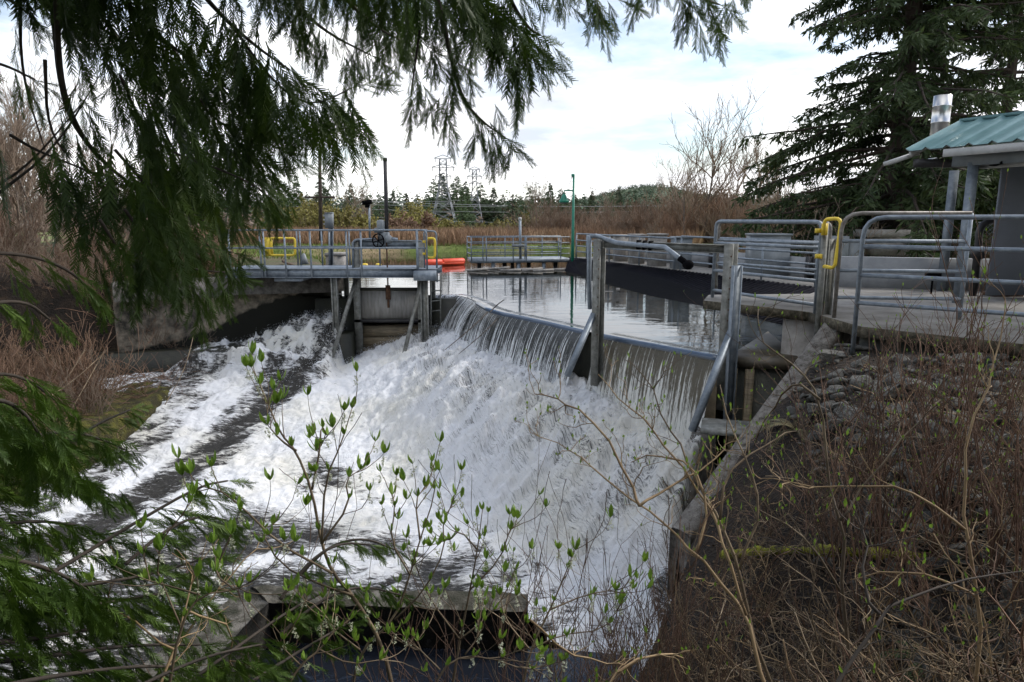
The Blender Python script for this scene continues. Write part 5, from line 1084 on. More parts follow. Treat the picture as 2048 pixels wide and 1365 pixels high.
# --- far tree line seen as one mass
def treeline(name, label, pts, n, m, hmin, hmax, seed, kind='stuff'):
    r = np.random.default_rng(seed); C = []; D = []; L = []; Wd = []
    for k in range(n):
        x, y = pts(r); h = r.uniform(hmin, hmax)*(1 if r.random() < 0.8 else 1.35); zb = (hill_z(np.array([x]), np.array([y]))[0] if y > 430 else 0)
        K = 22
        f = r.random(K)**0.8; wv = (1-f)*h*0.30+0.1; az = r.uniform(0, 6.28, K)
        C.append(np.stack([x+np.cos(az)*wv*r.random(K), y+np.sin(az)*wv*r.random(K), zb-1+f*h], 1)); D.append(np.stack([np.cos(az), np.sin(az), -0.4+0*az], 1)); L.append(wv*1.1+0.3); Wd.append(0.16*h*(1-f)+0.25)
    C, D, L, Wd = map(np.concatenate, (C, D, L, Wd)); V, Q = leafquads(C, D/np.linalg.norm(D, axis=1, keepdims=True), rdir(len(C), r), L*1.3, Wd)
    return tag(mk(name, V, Q, M[m]), label, 'forest', None, kind)
M['farwood'] = mat('far forest', [(0.35, (0.05, 0.085, 0.05)), (0.6, (0.10, 0.135, 0.08)), (0.8, (0.17, 0.17, 0.10))], 0.02, 0.95)
M['farbare'] = mat('far bare woods', [(0.35, (0.16, 0.12, 0.09)), (0.65, (0.27, 0.21, 0.16))], 0.03, 0.95)
treeline('forest', 'far dark tree line along the horizon', lambda r: (r.uniform(-170, 190), r.uniform(180, 260)), 5200, 'farwood', 5.5, 9.5, 5)
treeline('hill_forest', 'dark conifer forest covering the round hill', lambda r: (r.uniform(-60, 520), r.uniform(470, 720)), 6000, 'farwood', 3, 5.5, 6)
treeline('far_bare_wood', 'far brown leafless wood below the tree line', lambda r: (r.uniform(-130, 190), r.uniform(135, 180)), 1500, 'farbare', 3.0, 5.5, 7)
# --- bare trees
bts = [bare_tree(s, 9.0, rmin=0.011, nch=(4, 7)) for s in (11, 12, 13, 14)]
rows = [(1410, 232, 52, 'tallest bare tree left of the big fir'), (1372, 300, 50, 'bare tree with a dead snag beside the tallest one'), (1455, 290, 60, 'bare tree between the tallest one and the big fir'), (1340, 330, 62, 'low bare tree left of the tallest one'), (1505, 270, 48, 'bare tree against the edge of the big fir'), (1545, 300, 44, 'bare tree partly inside the big fir'),
        (1078, 362, 60, 'bare pale tree left of the green lamp'), (1105, 400, 55, 'small bare tree just left of the green lamp'), (1210, 385, 66, 'faint bare tree right of the green lamp'), (1290, 395, 60, 'bare tree in front of the hill'), (1165, 420, 58, 'low bare tree behind the lamp post'),
        (710, 370, 62, 'bare pale tree left of the camera pole'), (728, 385, 66, 'thin bare tree behind the camera pole'), (1250, 420, 52, 'low bare tree in front of the hill foot'), (1620, 400, 30, 'low bare tree under the big fir'), (1580, 370, 34, 'bare sapling under the big fir'), (1310, 435, 36, 'pale twiggy sapling above the boxes')]
for i, (px, py, Y, lb) in enumerate(rows):
    src, parts = bts[i % 4]; x = xof(px, Y); z0 = gz(x, Y); H = hgt(py, Y)-z0; place(src, parts, (x, Y, z0-0.1), H/8.4, rng.uniform(0, 6), lb, 'tree', 'bare trees beyond the pond')
for j in range(26):     # left thicket of tall alders
    src, parts = bts[j % 4]; x = rng.uniform(-20, -11.0); y = rng.uniform(20.5, 30); z0 = gz(x, y); H = rng.uniform(1.8, 3.4)+0.28*(-11-x)
    side = 'left' if x < -14 else 'right'; place(src, parts, (x, y, z0-0.1), H/8.4, rng.uniform(0, 6), 'leafless reddish thicket tree on the left bank behind the retaining wall', 'tree', 'thicket trees on the left bank')
for t, ps in bts:
    for c in ps: bpy.data.objects.remove(c)
    bpy.data.objects.remove(t)
# --- willows in yellow bud
for i, (px, py, Y) in enumerate(((590, 402, 70), (620, 396, 66), (655, 405, 64), (560, 415, 66), (690, 418, 60), (730, 425, 60), (850, 405, 75), (820, 410, 72), (790, 430, 62), (845, 430, 60), (1015, 440, 60), (760, 440, 58), (575, 425, 80), (640, 418, 82), (800, 425, 84), (870, 432, 70), (980, 440, 72), (1050, 428, 74), (905, 440, 66))):
    x = xof(px, Y); z0 = gz(x, Y); H = hgt(py, Y)-z0
    t = bare_bush(100+i, H*0.8, 16, rmin=0.012, spread=1.0, name='budding_willow', leaves=1500, leafm='willow' if i not in (8, 9) else 'brush', lsz=0.28); t.location = (x, Y, z0)
    tag(t, ('yellow budding willow' if i not in (8, 9) else 'brown budding willow')+(' left of the camera pole' if px < 740 else ' right of the camera pole'), 'shrub', 'budding willows beyond the pond')
# --- brown brush band: individual bushes sharing three meshes
protos = [bare_bush(200+k, 2.4, 34, 'brush', 0.009, 1.0) for k in range(3)]+[bare_bush(210+k, 2.4, 30, 'brush_grey', 0.008, 0.9) for k in range(2)]
cnt = 0
def brush(x, y, H, lb, grp, k=None):
    global cnt
    src = protos[k if k is not None else int(rng.integers(0, 5))]; o = src.copy(); SC.collection.objects.link(o); o.name = 'bare_bush'; s = H/2.4; o.location = (x, y, gz(x, y)-0.1); o.scale = (s*rng.uniform(1.0, 1.5), s*1.2, s); o.rotation_euler = (0, 0, rng.uniform(0, 6)); tag(o, lb, 'shrub', grp); cnt += 1
for k in range(190):
    Y = rng.uniform(50, 78); px = rng.uniform(640, 1750) if k < 110 else rng.uniform(1080, 1750); H = rng.uniform(1.5, 2.7)*(0.5 if px < 1080 else 1.05)*(1.4 if px > 1330 else 1)
    brush(xof(px, Y), Y, H, 'brown leafless bush in the band beyond the pond', 'brown bushes beyond the pond')
for k in range(60):
    Y = rng.uniform(24, 44); x = rng.uniform(9, 26) + (Y-24)*0.25; brush(x, Y, rng.uniform(1.0, 2.0), 'leafless bush on the bank right of the panel row', 'bushes on the right bank')
for k in range(130):
    x = rng.uniform(-20, -9.3); y = rng.uniform(11.0, 24)
    if polydist(np.array([x]), np.array([y]), RIV)[0] < 0.5: continue
    brush(x, y, rng.uniform(0.8, 1.7), 'tangled reddish bush on the left bank', 'tangled bushes on the left bank')
for o in protos: bpy.data.objects.remove(o)
# --- reeds and grass
def blades(name, label, cat, X, Y, Z, H, Wd, m, lean=0.25, seed=1):
    r = np.random.default_rng(seed); n = len(X); C = np.stack([X, Y, Z], 1); D = np.stack([r.normal(0, lean, n), r.normal(0, lean, n), np.ones(n)], 1); D /= np.linalg.norm(D, axis=1, keepdims=True)
    V, Q = leafquads(C, D, rdir(n, r), H, Wd); return tag(mk(name, V, Q, M[m]), label, cat, None, 'stuff')
n = 26000; Y = rng.uniform(46.5, 62, n); px = rng.uniform(380, 1400, n); X = (px-1024)/F*(Y*0.985+0.4); ok = polydist(X, Y, POND) > 0.4+rng.random(n)*1.2; X, Y = X[ok], Y[ok]
blades('reeds', 'dry brown reed bed along the far shore', 'reeds', X, Y, ground_z(X, Y)-0.1, rng.uniform(0.5, 1.5, len(X)), rng.uniform(0.05, 0.12, len(X)), 'reed', 0.3, 3)
n = 30000; X = rng.uniform(-20, 14, n); Y = rng.uniform(31, 48, n); d = polydist(X, Y, POND); ok = (d > 0.2) & (d < 6) & (Y > 32) & ~((X > 2) & (Y < 38)); X, Y = X[ok], Y[ok]
blades('shore_grass', 'fresh green grass on the far shore', 'grass', X, Y, ground_z(X, Y)-0.03, rng.uniform(0.1, 0.32, len(X)), rng.uniform(0.03, 0.07, len(X)), 'grass', 0.4, 4)
n = 9000; X = rng.uniform(4, 22, n); Y = rng.uniform(20, 40, n); ok = (X > 6.5+(34-Y)*0.3) & (X > 9.6-(Y-18)*0.12+1.4); X, Y = X[ok], Y[ok]
blades('bank_grass', 'dry tan grass on the right bank', 'grass', X, Y, ground_z(X, Y)-0.03, rng.uniform(0.1, 0.4, len(X)), rng.uniform(0.03, 0.06, len(X)), 'reed', 0.5, 5)
# --- pylons and wires
def pylon(px, top, base, Y, W, label):
    x = xof(px, Y); zt = hgt(top, Y); z0 = hgt(base, Y); H = zt-z0; g = thing('pylon', label, 'pylon', (x, Y, z0), 'lattice pylons'); mb = MB(); r = 0.10*Y/110
    lv = [0, 0.14, 0.28, 0.42, 0.55, 0.66, 0.76, 0.85, 0.93, 1.0]; wd = lambda f: W*(1-f/0.62*0.72) if f < 0.62 else W*0.28*(1-0.15*(f-0.62)/0.38)
    P = {}
    for i, f in enumerate(lv):
        w = wd(f)/2
        for c, (sx, sy) in enumerate(((-1, -1), (1, -1), (1, 1), (-1, 1))): P[i, c] = np.array([x+sx*w, Y+sy*w, z0+f*H])
    for i in range(len(lv)-1):
        for c in range(4):
            d_ = (c+1) % 4; mb.beam(P[i, c], P[i+1, c], r*1.1, r*1.1); mb.beam(P[i, c], P[i+1, d_], r*0.55, r*0.55); mb.beam(P[i, d_], P[i+1, c], r*0.55, r*0.55); mb.beam(P[i+1, c], P[i+1, d_], r*0.55, r*0.55)
    mb.build('lattice', M['pylon'], g)
    for f in (0.76, 0.88, 1.0):
        z = z0+f*H; w = W*0.36*(1.15-0.3*abs(f-0.88)/0.12); m2 = MB()
        for s in (-1, 1): m2.beam((x, Y, z), (x+s*w, Y, z+0.1), r, r); m2.beam((x, Y, z+0.05*H), (x+s*w, Y, z+0.12), r, r); m2.beam((x+s*w*0.9, Y, z), (x+s*w*0.9, Y, z-0.045*H), r*1.2, r*1.2)
        m2.build('crossarm', M['pylon'], g)
    return x, z0, H
pylon(888, 318, 466, 130, 5.2, 'nearer lattice pylon left of the pointed conifer')
pylon(950, 340, 458, 139, 3.6, 'farther lattice pylon right of the first one')
k = 0
for (pa_, pb_, Y, r) in (((520, 392), (1560, 408), 90, 0.035), ((520, 402), (1560, 402), 90, 0.03), ((560, 412), (1560, 414), 90, 0.03), ((600, 360), (1560, 352), 130, 0.03), ((600, 372), (1560, 362), 130, 0.03), ((640, 348), (890, 330), 130, 0.028), ((890, 334), (1560, 372), 130, 0.028), ((950, 350), (1560, 350), 170, 0.035), ((520, 384), (950, 400), 110, 0.03), ((640, 425), (1300, 436), 75, 0.022), ((560, 345), (1100, 352), 150, 0.03)):
    t = np.linspace(0, 1, 24); a, b = PY(*pa_, Y), PY(*pb_, Y+8); P = a[None]*(1-t[:, None])+b[None]*t[:, None]; P[:, 2] -= 4*t*(1-t)*0.8
    tag(MB().tube(P, r*0.7, 4, False).build('power_line', M['wire']), 'thin grey power line crossing the sky behind the pylons', 'power line', 'power lines'); k += 1
# ======================= BIG FIR ON THE RIGHT ==============================
def needles(C, D, r, L, Wd): return leafquads(C, D, rdir(len(C), r), L, Wd)
def big_fir(px, Y, label, H, z1, seed, R0=7.0, nb=120, dens=1.0, trunk_r=0.5, lean=0.0):
    r = np.random.default_rng(seed); x = xof(px, Y); z0 = gz(x, Y); t = thing('fir_tree', label, 'tree', (x, Y, z0))
    zz = np.linspace(z0-0.2, z0+H, 10); MB().tube(np.stack([x+lean*(zz-z0), np.full(10, Y), zz], 1), np.linspace(trunk_r, trunk_r*0.25, 10), 10).build('trunk', M['bark'], t, True)
    V_, Q_, nV = [], [], 0
    limbs = []; Cs = []; Ds = []; Ls = []
    for k in range(nb):
        f = r.random()**0.9; h = z0+z1+f*(H-z1); az = r.uniform(0, 6.283); R = R0*(1-0.62*f)*r.uniform(0.6, 1.08)
        K = 9; s = np.linspace(0, 1, K); d = np.array([math.cos(az), math.sin(az)])
        rise = r.uniform(0.0, 0.10); sag = r.uniform(0.18, 0.42)
        P = np.stack([x+lean*(h-z0)+d[0]*R*s, Y+d[1]*R*s, h+R*(rise*s*2-sag*s**1.7)], 1)+np.cumsum(r.normal(0, 0.05, (K, 3)), 0)
        limbs.append((P, np.linspace(0.085, 0.015, K)*R/5))
        # side sprays: needles hang in short drooping combs
        m = int(46*R/5*dens)
        for j in range(m):
            u = r.uniform(0.14, 1.0); p = np.array([np.interp(u, s, P[:, c]) for c in range(3)]); sd = np.array([-d[1], d[0], 0])*(1 if r.random() < 0.5 else -1)
            dd = nrm(sd*r.uniform(0.4, 1)+np.array([d[0], d[1], 0])*r.uniform(0.1, 0.9)+np.array([0, 0, -r.uniform(0.15, 0.9)])); ln = (1.25-u*0.75)*r.uniform(0.35, 1.0)*R/6
            q = p+dd*ln; kk = 9; tt = r.random(kk); C = p[None]+(q-p)[None]*tt[:, None]+r.normal(0, 0.035, (kk, 3)); C[:, 2] -= 0.25*ln*tt**2
            Cs.append(C); Ds.append(dd[None]*0.7+r.normal(0, 0.42, (kk, 3))+np.array([0, 0, -0.25])); Ls.append(r.uniform(0.16, 0.40, kk))
            if j % 3 == 0:
                e = np.stack([p+(q-p)*a for a in np.linspace(0, 1, K)]); e[:, 2] -= 0.25*ln*np.linspace(0, 1, K)**2; limbs.append((e, np.linspace(0.018, 0.008, K)))
    C = np.concatenate(Cs); D = np.concatenate(Ds); D /= np.linalg.norm(D, axis=1, keepdims=True); L_ = np.concatenate(Ls)
    V, Q = grow_mesh(limbs, 4); mk('limbs', V, Q, M['bark'], t)
    V, Q = needles(C, D, r, L_, L_*0.24); mk('crown', V, Q, M['fir'], t); return t
big_fir(1780, 27, 'huge dark fir with a thick trunk behind the right railings', 21, 0.8, 77, 6.6, 270, 1.15, 0.42, 0.012)
big_fir(1985, 31, 'second dark fir behind the shelter, right of the huge one', 19, 1.0, 78, 6.5, 150, 1.0, 0.3)
big_fir(1900, 25, 'low young fir with dense green boughs behind the shelter posts', 3.4, 0.1, 79, 2.8, 60, 1.1, 0.10)
big_fir(1720, 33, 'low dense young fir left of the huge trunk', 4.2, 0.2, 80, 2.6, 50, 1.0, 0.08)

# ======================= CEDAR ==============================================
def frond_tpl(seed, nb=13, kids=0):
    """flat fern-like frond hanging along +z' (length 1), quads"""
    r = np.random.default_rng(seed); V = []; Q = []
    def quad(a, b, w, tip=0.35):
        a = np.array(a, float); b = np.array(b, float); d = nrm(b-a); s = np.array([d[2], 0, -d[0]])*w/2; k = len(V)
        V.extend([a-s, a+s, b+s*tip, b-s*tip]); Q.append((k, k+1, k+2, k+3))
    quad((0, 0, 0), (0, 0.02, 1), 0.022)
    for i in range(nb):
        u = 0.06+0.9*i/nb
        for sgn in (-1, 1):
            uu = u+0.04*(sgn > 0); Lb = 0.155*math.sin(math.pi*min(1, 0.25+0.75*(1-uu)))**0.7*r.uniform(0.75, 1.2)+0.035; a = math.radians(r.uniform(26, 42)); y = r.normal(0, 0.03)
            p0 = np.array([0, 0.02*uu, uu]); p1 = p0+np.array([sgn*math.sin(a)*Lb, y, math.cos(a)*Lb]); quad(p0, p1, 0.034, 0.35)
            for j in range(kids):
                v = (j+0.8)/(kids+0.6); q = p0+(p1-p0)*v; l = Lb*0.34*(1.1-v*0.6)
                for s2 in (-1, 1):
                    b = a*sgn+s2*math.radians(38); quad(q, q+np.array([math.sin(b)*l, y*0.3, math.cos(b)*l]), 0.018, 0.5)
    return np.array(V), np.array(Q)
FT = [frond_tpl(s) for s in (1, 2, 3)]
def spray_tpl(seed, n=8):
    """a drooping spray of fronds along an axis of length 1 (local z), x sideways"""
    r = np.random.default_rng(seed); Vs = []; Qs = []; c = 0
    ax = np.stack([0.05*np.sin(np.linspace(0, 2.5, 9)), 0.04*np.linspace(0, 1, 9)**2, np.linspace(0, 1, 9)], 1)
    for i in range(n):
        u = (i+0.3)/n; side = -1 if i % 2 else 1; p = np.array([np.interp(u, ax[:, 2], ax[:, 0]), 0.0, u]); a = side*math.radians(r.uniform(6, 30))*(1-u*0.75); tw = r.normal(0, 0.5)
        L_ = (0.40*(1-u)+0.36)*r.uniform(0.8, 1.15); V, Q = FT[int(r.integers(3))]; x = np.array([math.cos(a)*math.cos(tw), math.sin(tw), -math.sin(a)]); z = np.array([math.sin(a), r.normal(0, 0.12), math.cos(a)]); z = nrm(z); x = nrm(x-z*(x@z)); y = np.cross(z, x)
        Vs.append(p+L_*(V[:, :1]*x+V[:, 1:2]*y+V[:, 2:]*z)); Qs.append(Q+c); c += len(V)
    V, Q = strands(ax[None], np.linspace(0.010, 0.003, 9)[None]); Vs.append(V); Qs.append(Q+c)
    return np.concatenate(Vs), np.concatenate(Qs)
ST = [spray_tpl(s) for s in range(5)]
def put_sprays(O, Z, Nn, L_, seed):
    r = np.random.default_rng(seed); Vs, Qs, c = [], [], 0
    for o, z, n, l in zip(O, Z, Nn, L_):
        V, Q = ST[int(r.integers(len(ST)))]; z = nrm(z); x = nrm(np.cross(n, z)); y = np.cross(z, x)
        Vs.append(np.asarray(o)+l*(V[:, :1]*x+V[:, 1:2]*y+V[:, 2:]*z)); Qs.append(Q+c); c += len(V)
    return np.concatenate(Vs), np.concatenate(Qs)
cedar = thing('cedar_tree', 'big red cedar whose drooping dark boughs frame the top and left of the view', 'tree', (-4.6, 1.2, 0.4))
MB().tube([(-4.6, 1.2, 0.2), (-4.5, 1.2, 5), (-4.4, 1.2, 13)], [0.42, 0.33, 0.15], 12).build('trunk', M['bark'], cedar, True)
def bough(path, dep, ls, step, r0=0.02, lean=0.0, seed=0, parent=cedar, m='cedar', side=0.35, fan=0.0, both=True, link=None, name='bough', thick=0.10, skip=0.0, up=0.0, dn=0.5):
    """path of photo points, dep = distance at both ends, ls = spray length (m) at both ends; sprays hang down from it"""
    r = np.random.default_rng(1000+seed); n = len(path); P = np.array([PY(p[0], p[1], dep[0]+(dep[1]-dep[0])*i/(n-1)) for i, p in enumerate(path)]); P = smooth_line(P, 2); r0 = r0 if link is not None else min(r0, 0.008)
    if link is not None: P = np.concatenate([smooth_line(np.array([link, (np.array(link)+P[0])/2+np.array([0, 0, 0.25]), P[0]]), 1)[:-1], P]); nl = 6
    else: nl = 0
    b = MB().tube(P, np.linspace(r0, 0.004, len(P)), 6).build(name, M['twig_dark'], parent, True)
    start = max(0, nl-3); Pf = resample(P[start:], step); d0 = len(Pf); O = []; Z = []; N = []; Ls = []
    for i, p in enumerate(Pf):
        f = i/max(1, d0-1)
        if f < skip or r.random() < 0.10: continue
        t = nrm(Pf[min(i+1, d0-1)]-Pf[max(i-1, 0)]); sd = nrm(np.cross(t, (0, 0, 1)))
        for k in range(2 if (both and r.random() < dn) else 1):
            s = r.normal(0, side); z = nrm(np.array([0, 0, -1.0+up])+sd*s+t*((0.10 if fan == 0 else 0.35)+r.normal(0, 0.22)+fan)+np.array([lean*0.6, 0, 0])); o = p+sd*r.normal(0, thick)+np.array([0, 0, r.normal(0, thick*0.3)])
            O.append(o); Z.append(z); N.append(nrm(np.array([r.normal(0, 0.55), -1, r.normal(0, 0.3)]))); Ls.append((ls[0]+(ls[1]-ls[0])*f)*r.uniform(0.6, 1.15))
    O.append(Pf[-1]); Z.append(nrm(Pf[-1]-Pf[-2])+np.array([0, 0, -0.3])); N.append(np.array([0, -1, 0.2])); Ls.append(ls[1])
    V, Q = put_sprays(O, Z, N, Ls, seed); mk('foliage', V, Q, M[m], b); return b
TR = (-4.4, 1.6)
B = [  # path, depth, spray lengths, step, lean
 ([(860, -60), (885, 40), (905, 130), (925, 200), (965, 245), (1010, 275)], (3.6, 4.2), (0.42, 0.22), 0.07, 0.10),
 ([(840, 60), (830, 130), (822, 190)], (3.8, 3.9), (0.30, 0.22), 0.08, -0.35),
 ([(900, -60), (950, -20), (990, 20), (1030, 50)], (3.9, 4.2), (0.35, 0.40), 0.08, 0.05),
 ([(1000, -50), (1030, 20), (1060, 60), (1080, 70)], (4.0, 4.3), (0.35, 0.34), 0.07, 0.12),
 ([(1080, -70), (1120, -20), (1180, -10), (1225, -5)], (4.1, 4.4), (0.22, 0.26), 0.09, 0.05),
 ([(1230, -80), (1270, -50), (1320, -40)], (4.4, 4.6), (0.25, 0.16), 0.10, 0.0),
 ([(1330, -90), (1380, -40), (1410, 0), (1440, 10)], (4.2, 4.5), (0.35, 0.26), 0.07, 0.0),
 ([(1440, -90), (1490, -50)], (4.4, 4.6), (0.25, 0.2), 0.12, 0.0),
 ([(640, -60), (700, 10), (760, 60), (800, 80)], (3.9, 4.3), (0.35, 0.18), 0.06, 0.15),
 ([(700, -80), (780, -30), (860, -10)], (4.3, 4.6), (0.42, 0.36), 0.06, 0.0),
 ([(560, -60), (600, 20), (660, 70), (740, 110)], (3.8, 4.4), (0.40, 0.2), 0.055, 0.15),
 ([(470, 60), (538, 155), (598, 204), (643, 207), (704, 176)], (3.7, 4.5), (0.40, 0.34), 0.05, 0.18),
 ([(400, 200), (423, 234), (478, 269), (545, 292)], (3.8, 4.3), (0.40, 0.30), 0.06, 0.20),
 ([(380, -40), (450, 40), (520, 100), (580, 140)], (3.6, 4.1), (0.45, 0.35), 0.055, 0.1),
 ([(250, -40), (300, 60), (380, 120), (470, 190)], (3.5, 4.0), (0.5, 0.35), 0.055, 0.1),
 ([(240, 150), (289, 264), (349, 309), (428, 334), (510, 370), (548, 405)], (3.4, 4.2), (0.42, 0.18), 0.045, 0.12),
 ([(230, 300), (299, 379), (359, 448), (415, 495), (465, 505)], (3.4, 4.0), (0.42, 0.20), 0.05, 0.05),
 ([(250, 420), (300, 490), (380, 540), (450, 545)], (3.3, 3.8), (0.34, 0.20), 0.05, 0.0),
 ([(200, 440), (250, 520), (300, 560)], (3.2, 3.5), (0.32, 0.26), 0.06, 0.0),
 ([(112, -40), (116, 90), (122, 180), (142, 245), (190, 309), (262, 372)], (3.2, 3.7), (0.26, 0.34), 0.11, 0.0),
 ([(160, -60), (200, 30), (260, 110), (330, 170)], (3.6, 4.1), (0.40, 0.34), 0.07, 0.0),
 ([(-40, -40), (20, 0), (60, 30)], (3.2, 3.5), (0.26, 0.2), 0.10, 0.0),
 ([(-40, 120), (10, 130), (70, 160)], (3.0, 3.3), (0.18, 0.14), 0.10, 0.0),
 ([(20, 270), (70, 300), (120, 320), (170, 340)], (3.2, 3.5), (0.34, 0.38), 0.09, 0.0),
 ([(340, 90), (420, 200), (440, 300), (500, 330)], (4.2, 4.6), (0.45, 0.34), 0.06, 0.1),
 ([(300, 200), (360, 330), (440, 415), (490, 430)], (4.1, 4.6), (0.45, 0.18), 0.05, 0.08),
]
for i, (p, d, l, st, le) in enumerate(B):
    lk = None
    if p[0][1] < 0: q = PY(p[0][0], p[0][1], d[0]); lk = (-4.4+0.2*(i % 3), 1.4, q[2]+0.9+0.15*(i % 4))
    bough(p, d, l, st, 0.018, le, i, link=lk, dn=0.7 if i < 15 else 0.5)
# thick bare limb and a few crossing twigs on the left
tubeobj('limb', smooth_line([PY(100, -60, 3.4), PY(112, 60, 3.4), PY(122, 174, 3.4), PY(150, 250, 3.5), PY(190, 309, 3.6), PY(262, 372, 3.7), PY(330, 400, 3.8), PY(420, 450, 3.9)]), (0.020, 0.003), M['twig_dark'], cedar, 8)
for a, b, c in (((-20, 400), (110, 300), (200, 150)), ((-20, 380), (60, 330), (170, 200)), ((40, -20), (42, 150), (90, 300)), ((90, 120), (95, 260), (150, 330))):
    tubeobj('limb', smooth_line([PY(*a, 3.3), PY(*b, 3.4), PY(*c, 3.5)]), (0.009, 0.002), M['twig_dark'], cedar, 6)
# the unseen upper crown that overhangs the viewpoint
rr_ = np.random.default_rng(5)
for k in range(9):
    az = math.radians(-60+k*24); z = 5.4+0.5*(k % 4); tip = np.array([-4.4+math.sin(az)*6.0+2.0, 1.2+math.cos(az)*3.8, z-0.6]); P = smooth_line(np.array([(-4.4, 1.2, z), (np.array([-4.4, 1.2, z])+tip)/2+(0, 0, 0.4), tip]), 2)
    if tip[1] > 3.6: tip[2] += 1.6; P[:, 2] += np.linspace(0, 1.6, len(P))
    b = MB().tube(P, np.linspace(0.06, 0.01, len(P)), 6).build('bough', M['twig_dark'], cedar, True); Pf = resample(P, 0.16)
    O = Pf+rr_.normal(0, 0.25, Pf.shape); Z = np.stack([rr_.normal(0, .4, len(O)), rr_.normal(0, .4, len(O)), -np.ones(len(O))], 1); V, Q = put_sprays(O, Z, rdir(len(O), rr_), rr_.uniform(0.6, 0.95, len(O)), k); mk('foliage', V, Q, M['cedar'], b)
# lower cedar, brighter young growth at the lower left
ced2 = thing('cedar_sapling', 'younger brighter green cedar filling the lower left corner beside the river', 'tree', (-2.9, 1.5, 0.2))
MB().tube([(-2.9, 1.5, -0.2), (-2.8, 1.6, 1.6), (-2.75, 1.7, 3.0)], [0.09, 0.06, 0.02], 8).build('trunk', M['bark'], ced2, True)
B2 = [
 ([(-60, 760), (0, 745), (60, 760), (110, 800)], (2.5, 2.8), (0.26, 0.18), 0.05, 0.1, 0.35, 0.2),
 ([(-60, 840), (20, 850), (80, 900)], (2.3, 2.6), (0.28, 0.22), 0.05, 0.1, 0.3, 0.2),
 ([(-60, 930), (40, 880), (130, 860), (210, 880), (250, 900)], (2.5, 3.2), (0.30, 0.16), 0.06, 0.35, 0.4, 0.5),
 ([(-40, 980), (60, 960), (150, 950), (210, 985)], (2.4, 3.0), (0.30, 0.16), 0.06, 0.35, 0.4, 0.5),
 ([(-40, 1215), (80, 1160), (165, 1110), (280, 1040), (400, 972), (455, 962)], (2.2, 3.0), (0.26, 0.16), 0.06, 0.2, 0.35, 0.3),
 ([(-40, 1060), (60, 1040), (150, 1050)], (2.3, 2.7), (0.30, 0.2), 0.05, 0.2, 0.4, 0.3),
 ([(-60, 1180), (60, 1180), (180, 1170), (300, 1150), (400, 1120)], (2.1, 2.8), (0.24, 0.18), 0.05, 0.2, 0.4, 0.2),
 ([(-60, 1290), (60, 1280), (180, 1260), (300, 1230)], (2.0, 2.6), (0.26, 0.18), 0.045, 0.1, 0.4, 0.1),
 ([(-60, 1390), (60, 1360), (200, 1340), (320, 1330), (430, 1350)], (1.9, 2.6), (0.24, 0.18), 0.045, 0.1, 0.4, 0.1),
 ([(330, 1400), (480, 1290), (580, 1220), (660, 1178)], (2.2, 2.9), (0.20, 0.15), 0.06, 0.25, 0.4, 0.2),
 ([(420, 1420), (540, 1340), (620, 1290), (690, 1250)], (2.2, 2.8), (0.18, 0.13), 0.07, 0.2, 0.4, 0.2),
 ([(560, 1200), (620, 1120), (680, 1085), (740, 1090)], (2.7, 3.0), (0.14, 0.10), 0.10, 0.2, 0.4, 0.2),
 ([(-40, 505), (60, 510), (140, 540), (190, 590)], (2.6, 3.0), (0.18, 0.14), 0.08, 0.2, 0.3, 0.3),
 ([(-40, 610), (50, 600), (100, 640)], (2.5, 2.8), (0.18, 0.14), 0.08, 0.2, 0.3, 0.3),
 ([(-60, 1110), (40, 1120), (130, 1150), (200, 1200)], (2.0, 2.4), (0.28, 0.2), 0.04, 0.1, 0.4, 0.1),
 ([(-60, 1240), (100, 1230), (240, 1200), (380, 1180)], (2.2, 2.7), (0.26, 0.18), 0.04, 0.1, 0.4, 0.1),
 ([(-60, 1330), (120, 1310), (260, 1290), (400, 1290)], (2.1, 2.6), (0.26, 0.18), 0.04, 0.1, 0.4, 0.1),
 ([(200, 1420), (300, 1360), (420, 1310), (520, 1290)], (2.0, 2.5), (0.22, 0.16), 0.045, 0.1, 0.4, 0.1),
 ([(-60, 800), (20, 800), (70, 850), (100, 920)], (2.2, 2.5), (0.28, 0.2), 0.04, 0.1, 0.35, 0.2),
 ([(250, 1130), (330, 1060), (400, 1030), (450, 1040)], (2.5, 2.9), (0.20, 0.14), 0.05, 0.2, 0.4, 0.2),
 ([(560, 1270), (640, 1200), (720, 1170), (800, 1190)], (2.6, 3.0), (0.18, 0.12), 0.05, 0.2, 0.4, 0.2),
 ([(600, 1150), (660, 1090), (730, 1075), (790, 1100)], (2.9, 3.1), (0.12, 0.08), 0.07, 0.2, 0.4, 0.2),
 ([(120, 900), (190, 850), (260, 820)], (3.2, 3.6), (0.16, 0.12), 0.10, 0.2, 0.3, 0.3),
]
for i, (p, d, l, st, fan, sd, up) in enumerate(B2):
    q = PY(p[0][0], p[0][1], d[0]); lk = (-2.8, 1.65, max(0.0, min(2.9, q[2]-0.1))) if p[0][0] < 0 else None
    bough(p, d, l, st, 0.012, 0.15, 100+i, parent=ced2, m='cedar_lo', side=sd, fan=fan, both=True, dn=0.75, thick=0.05, up=up, link=lk)

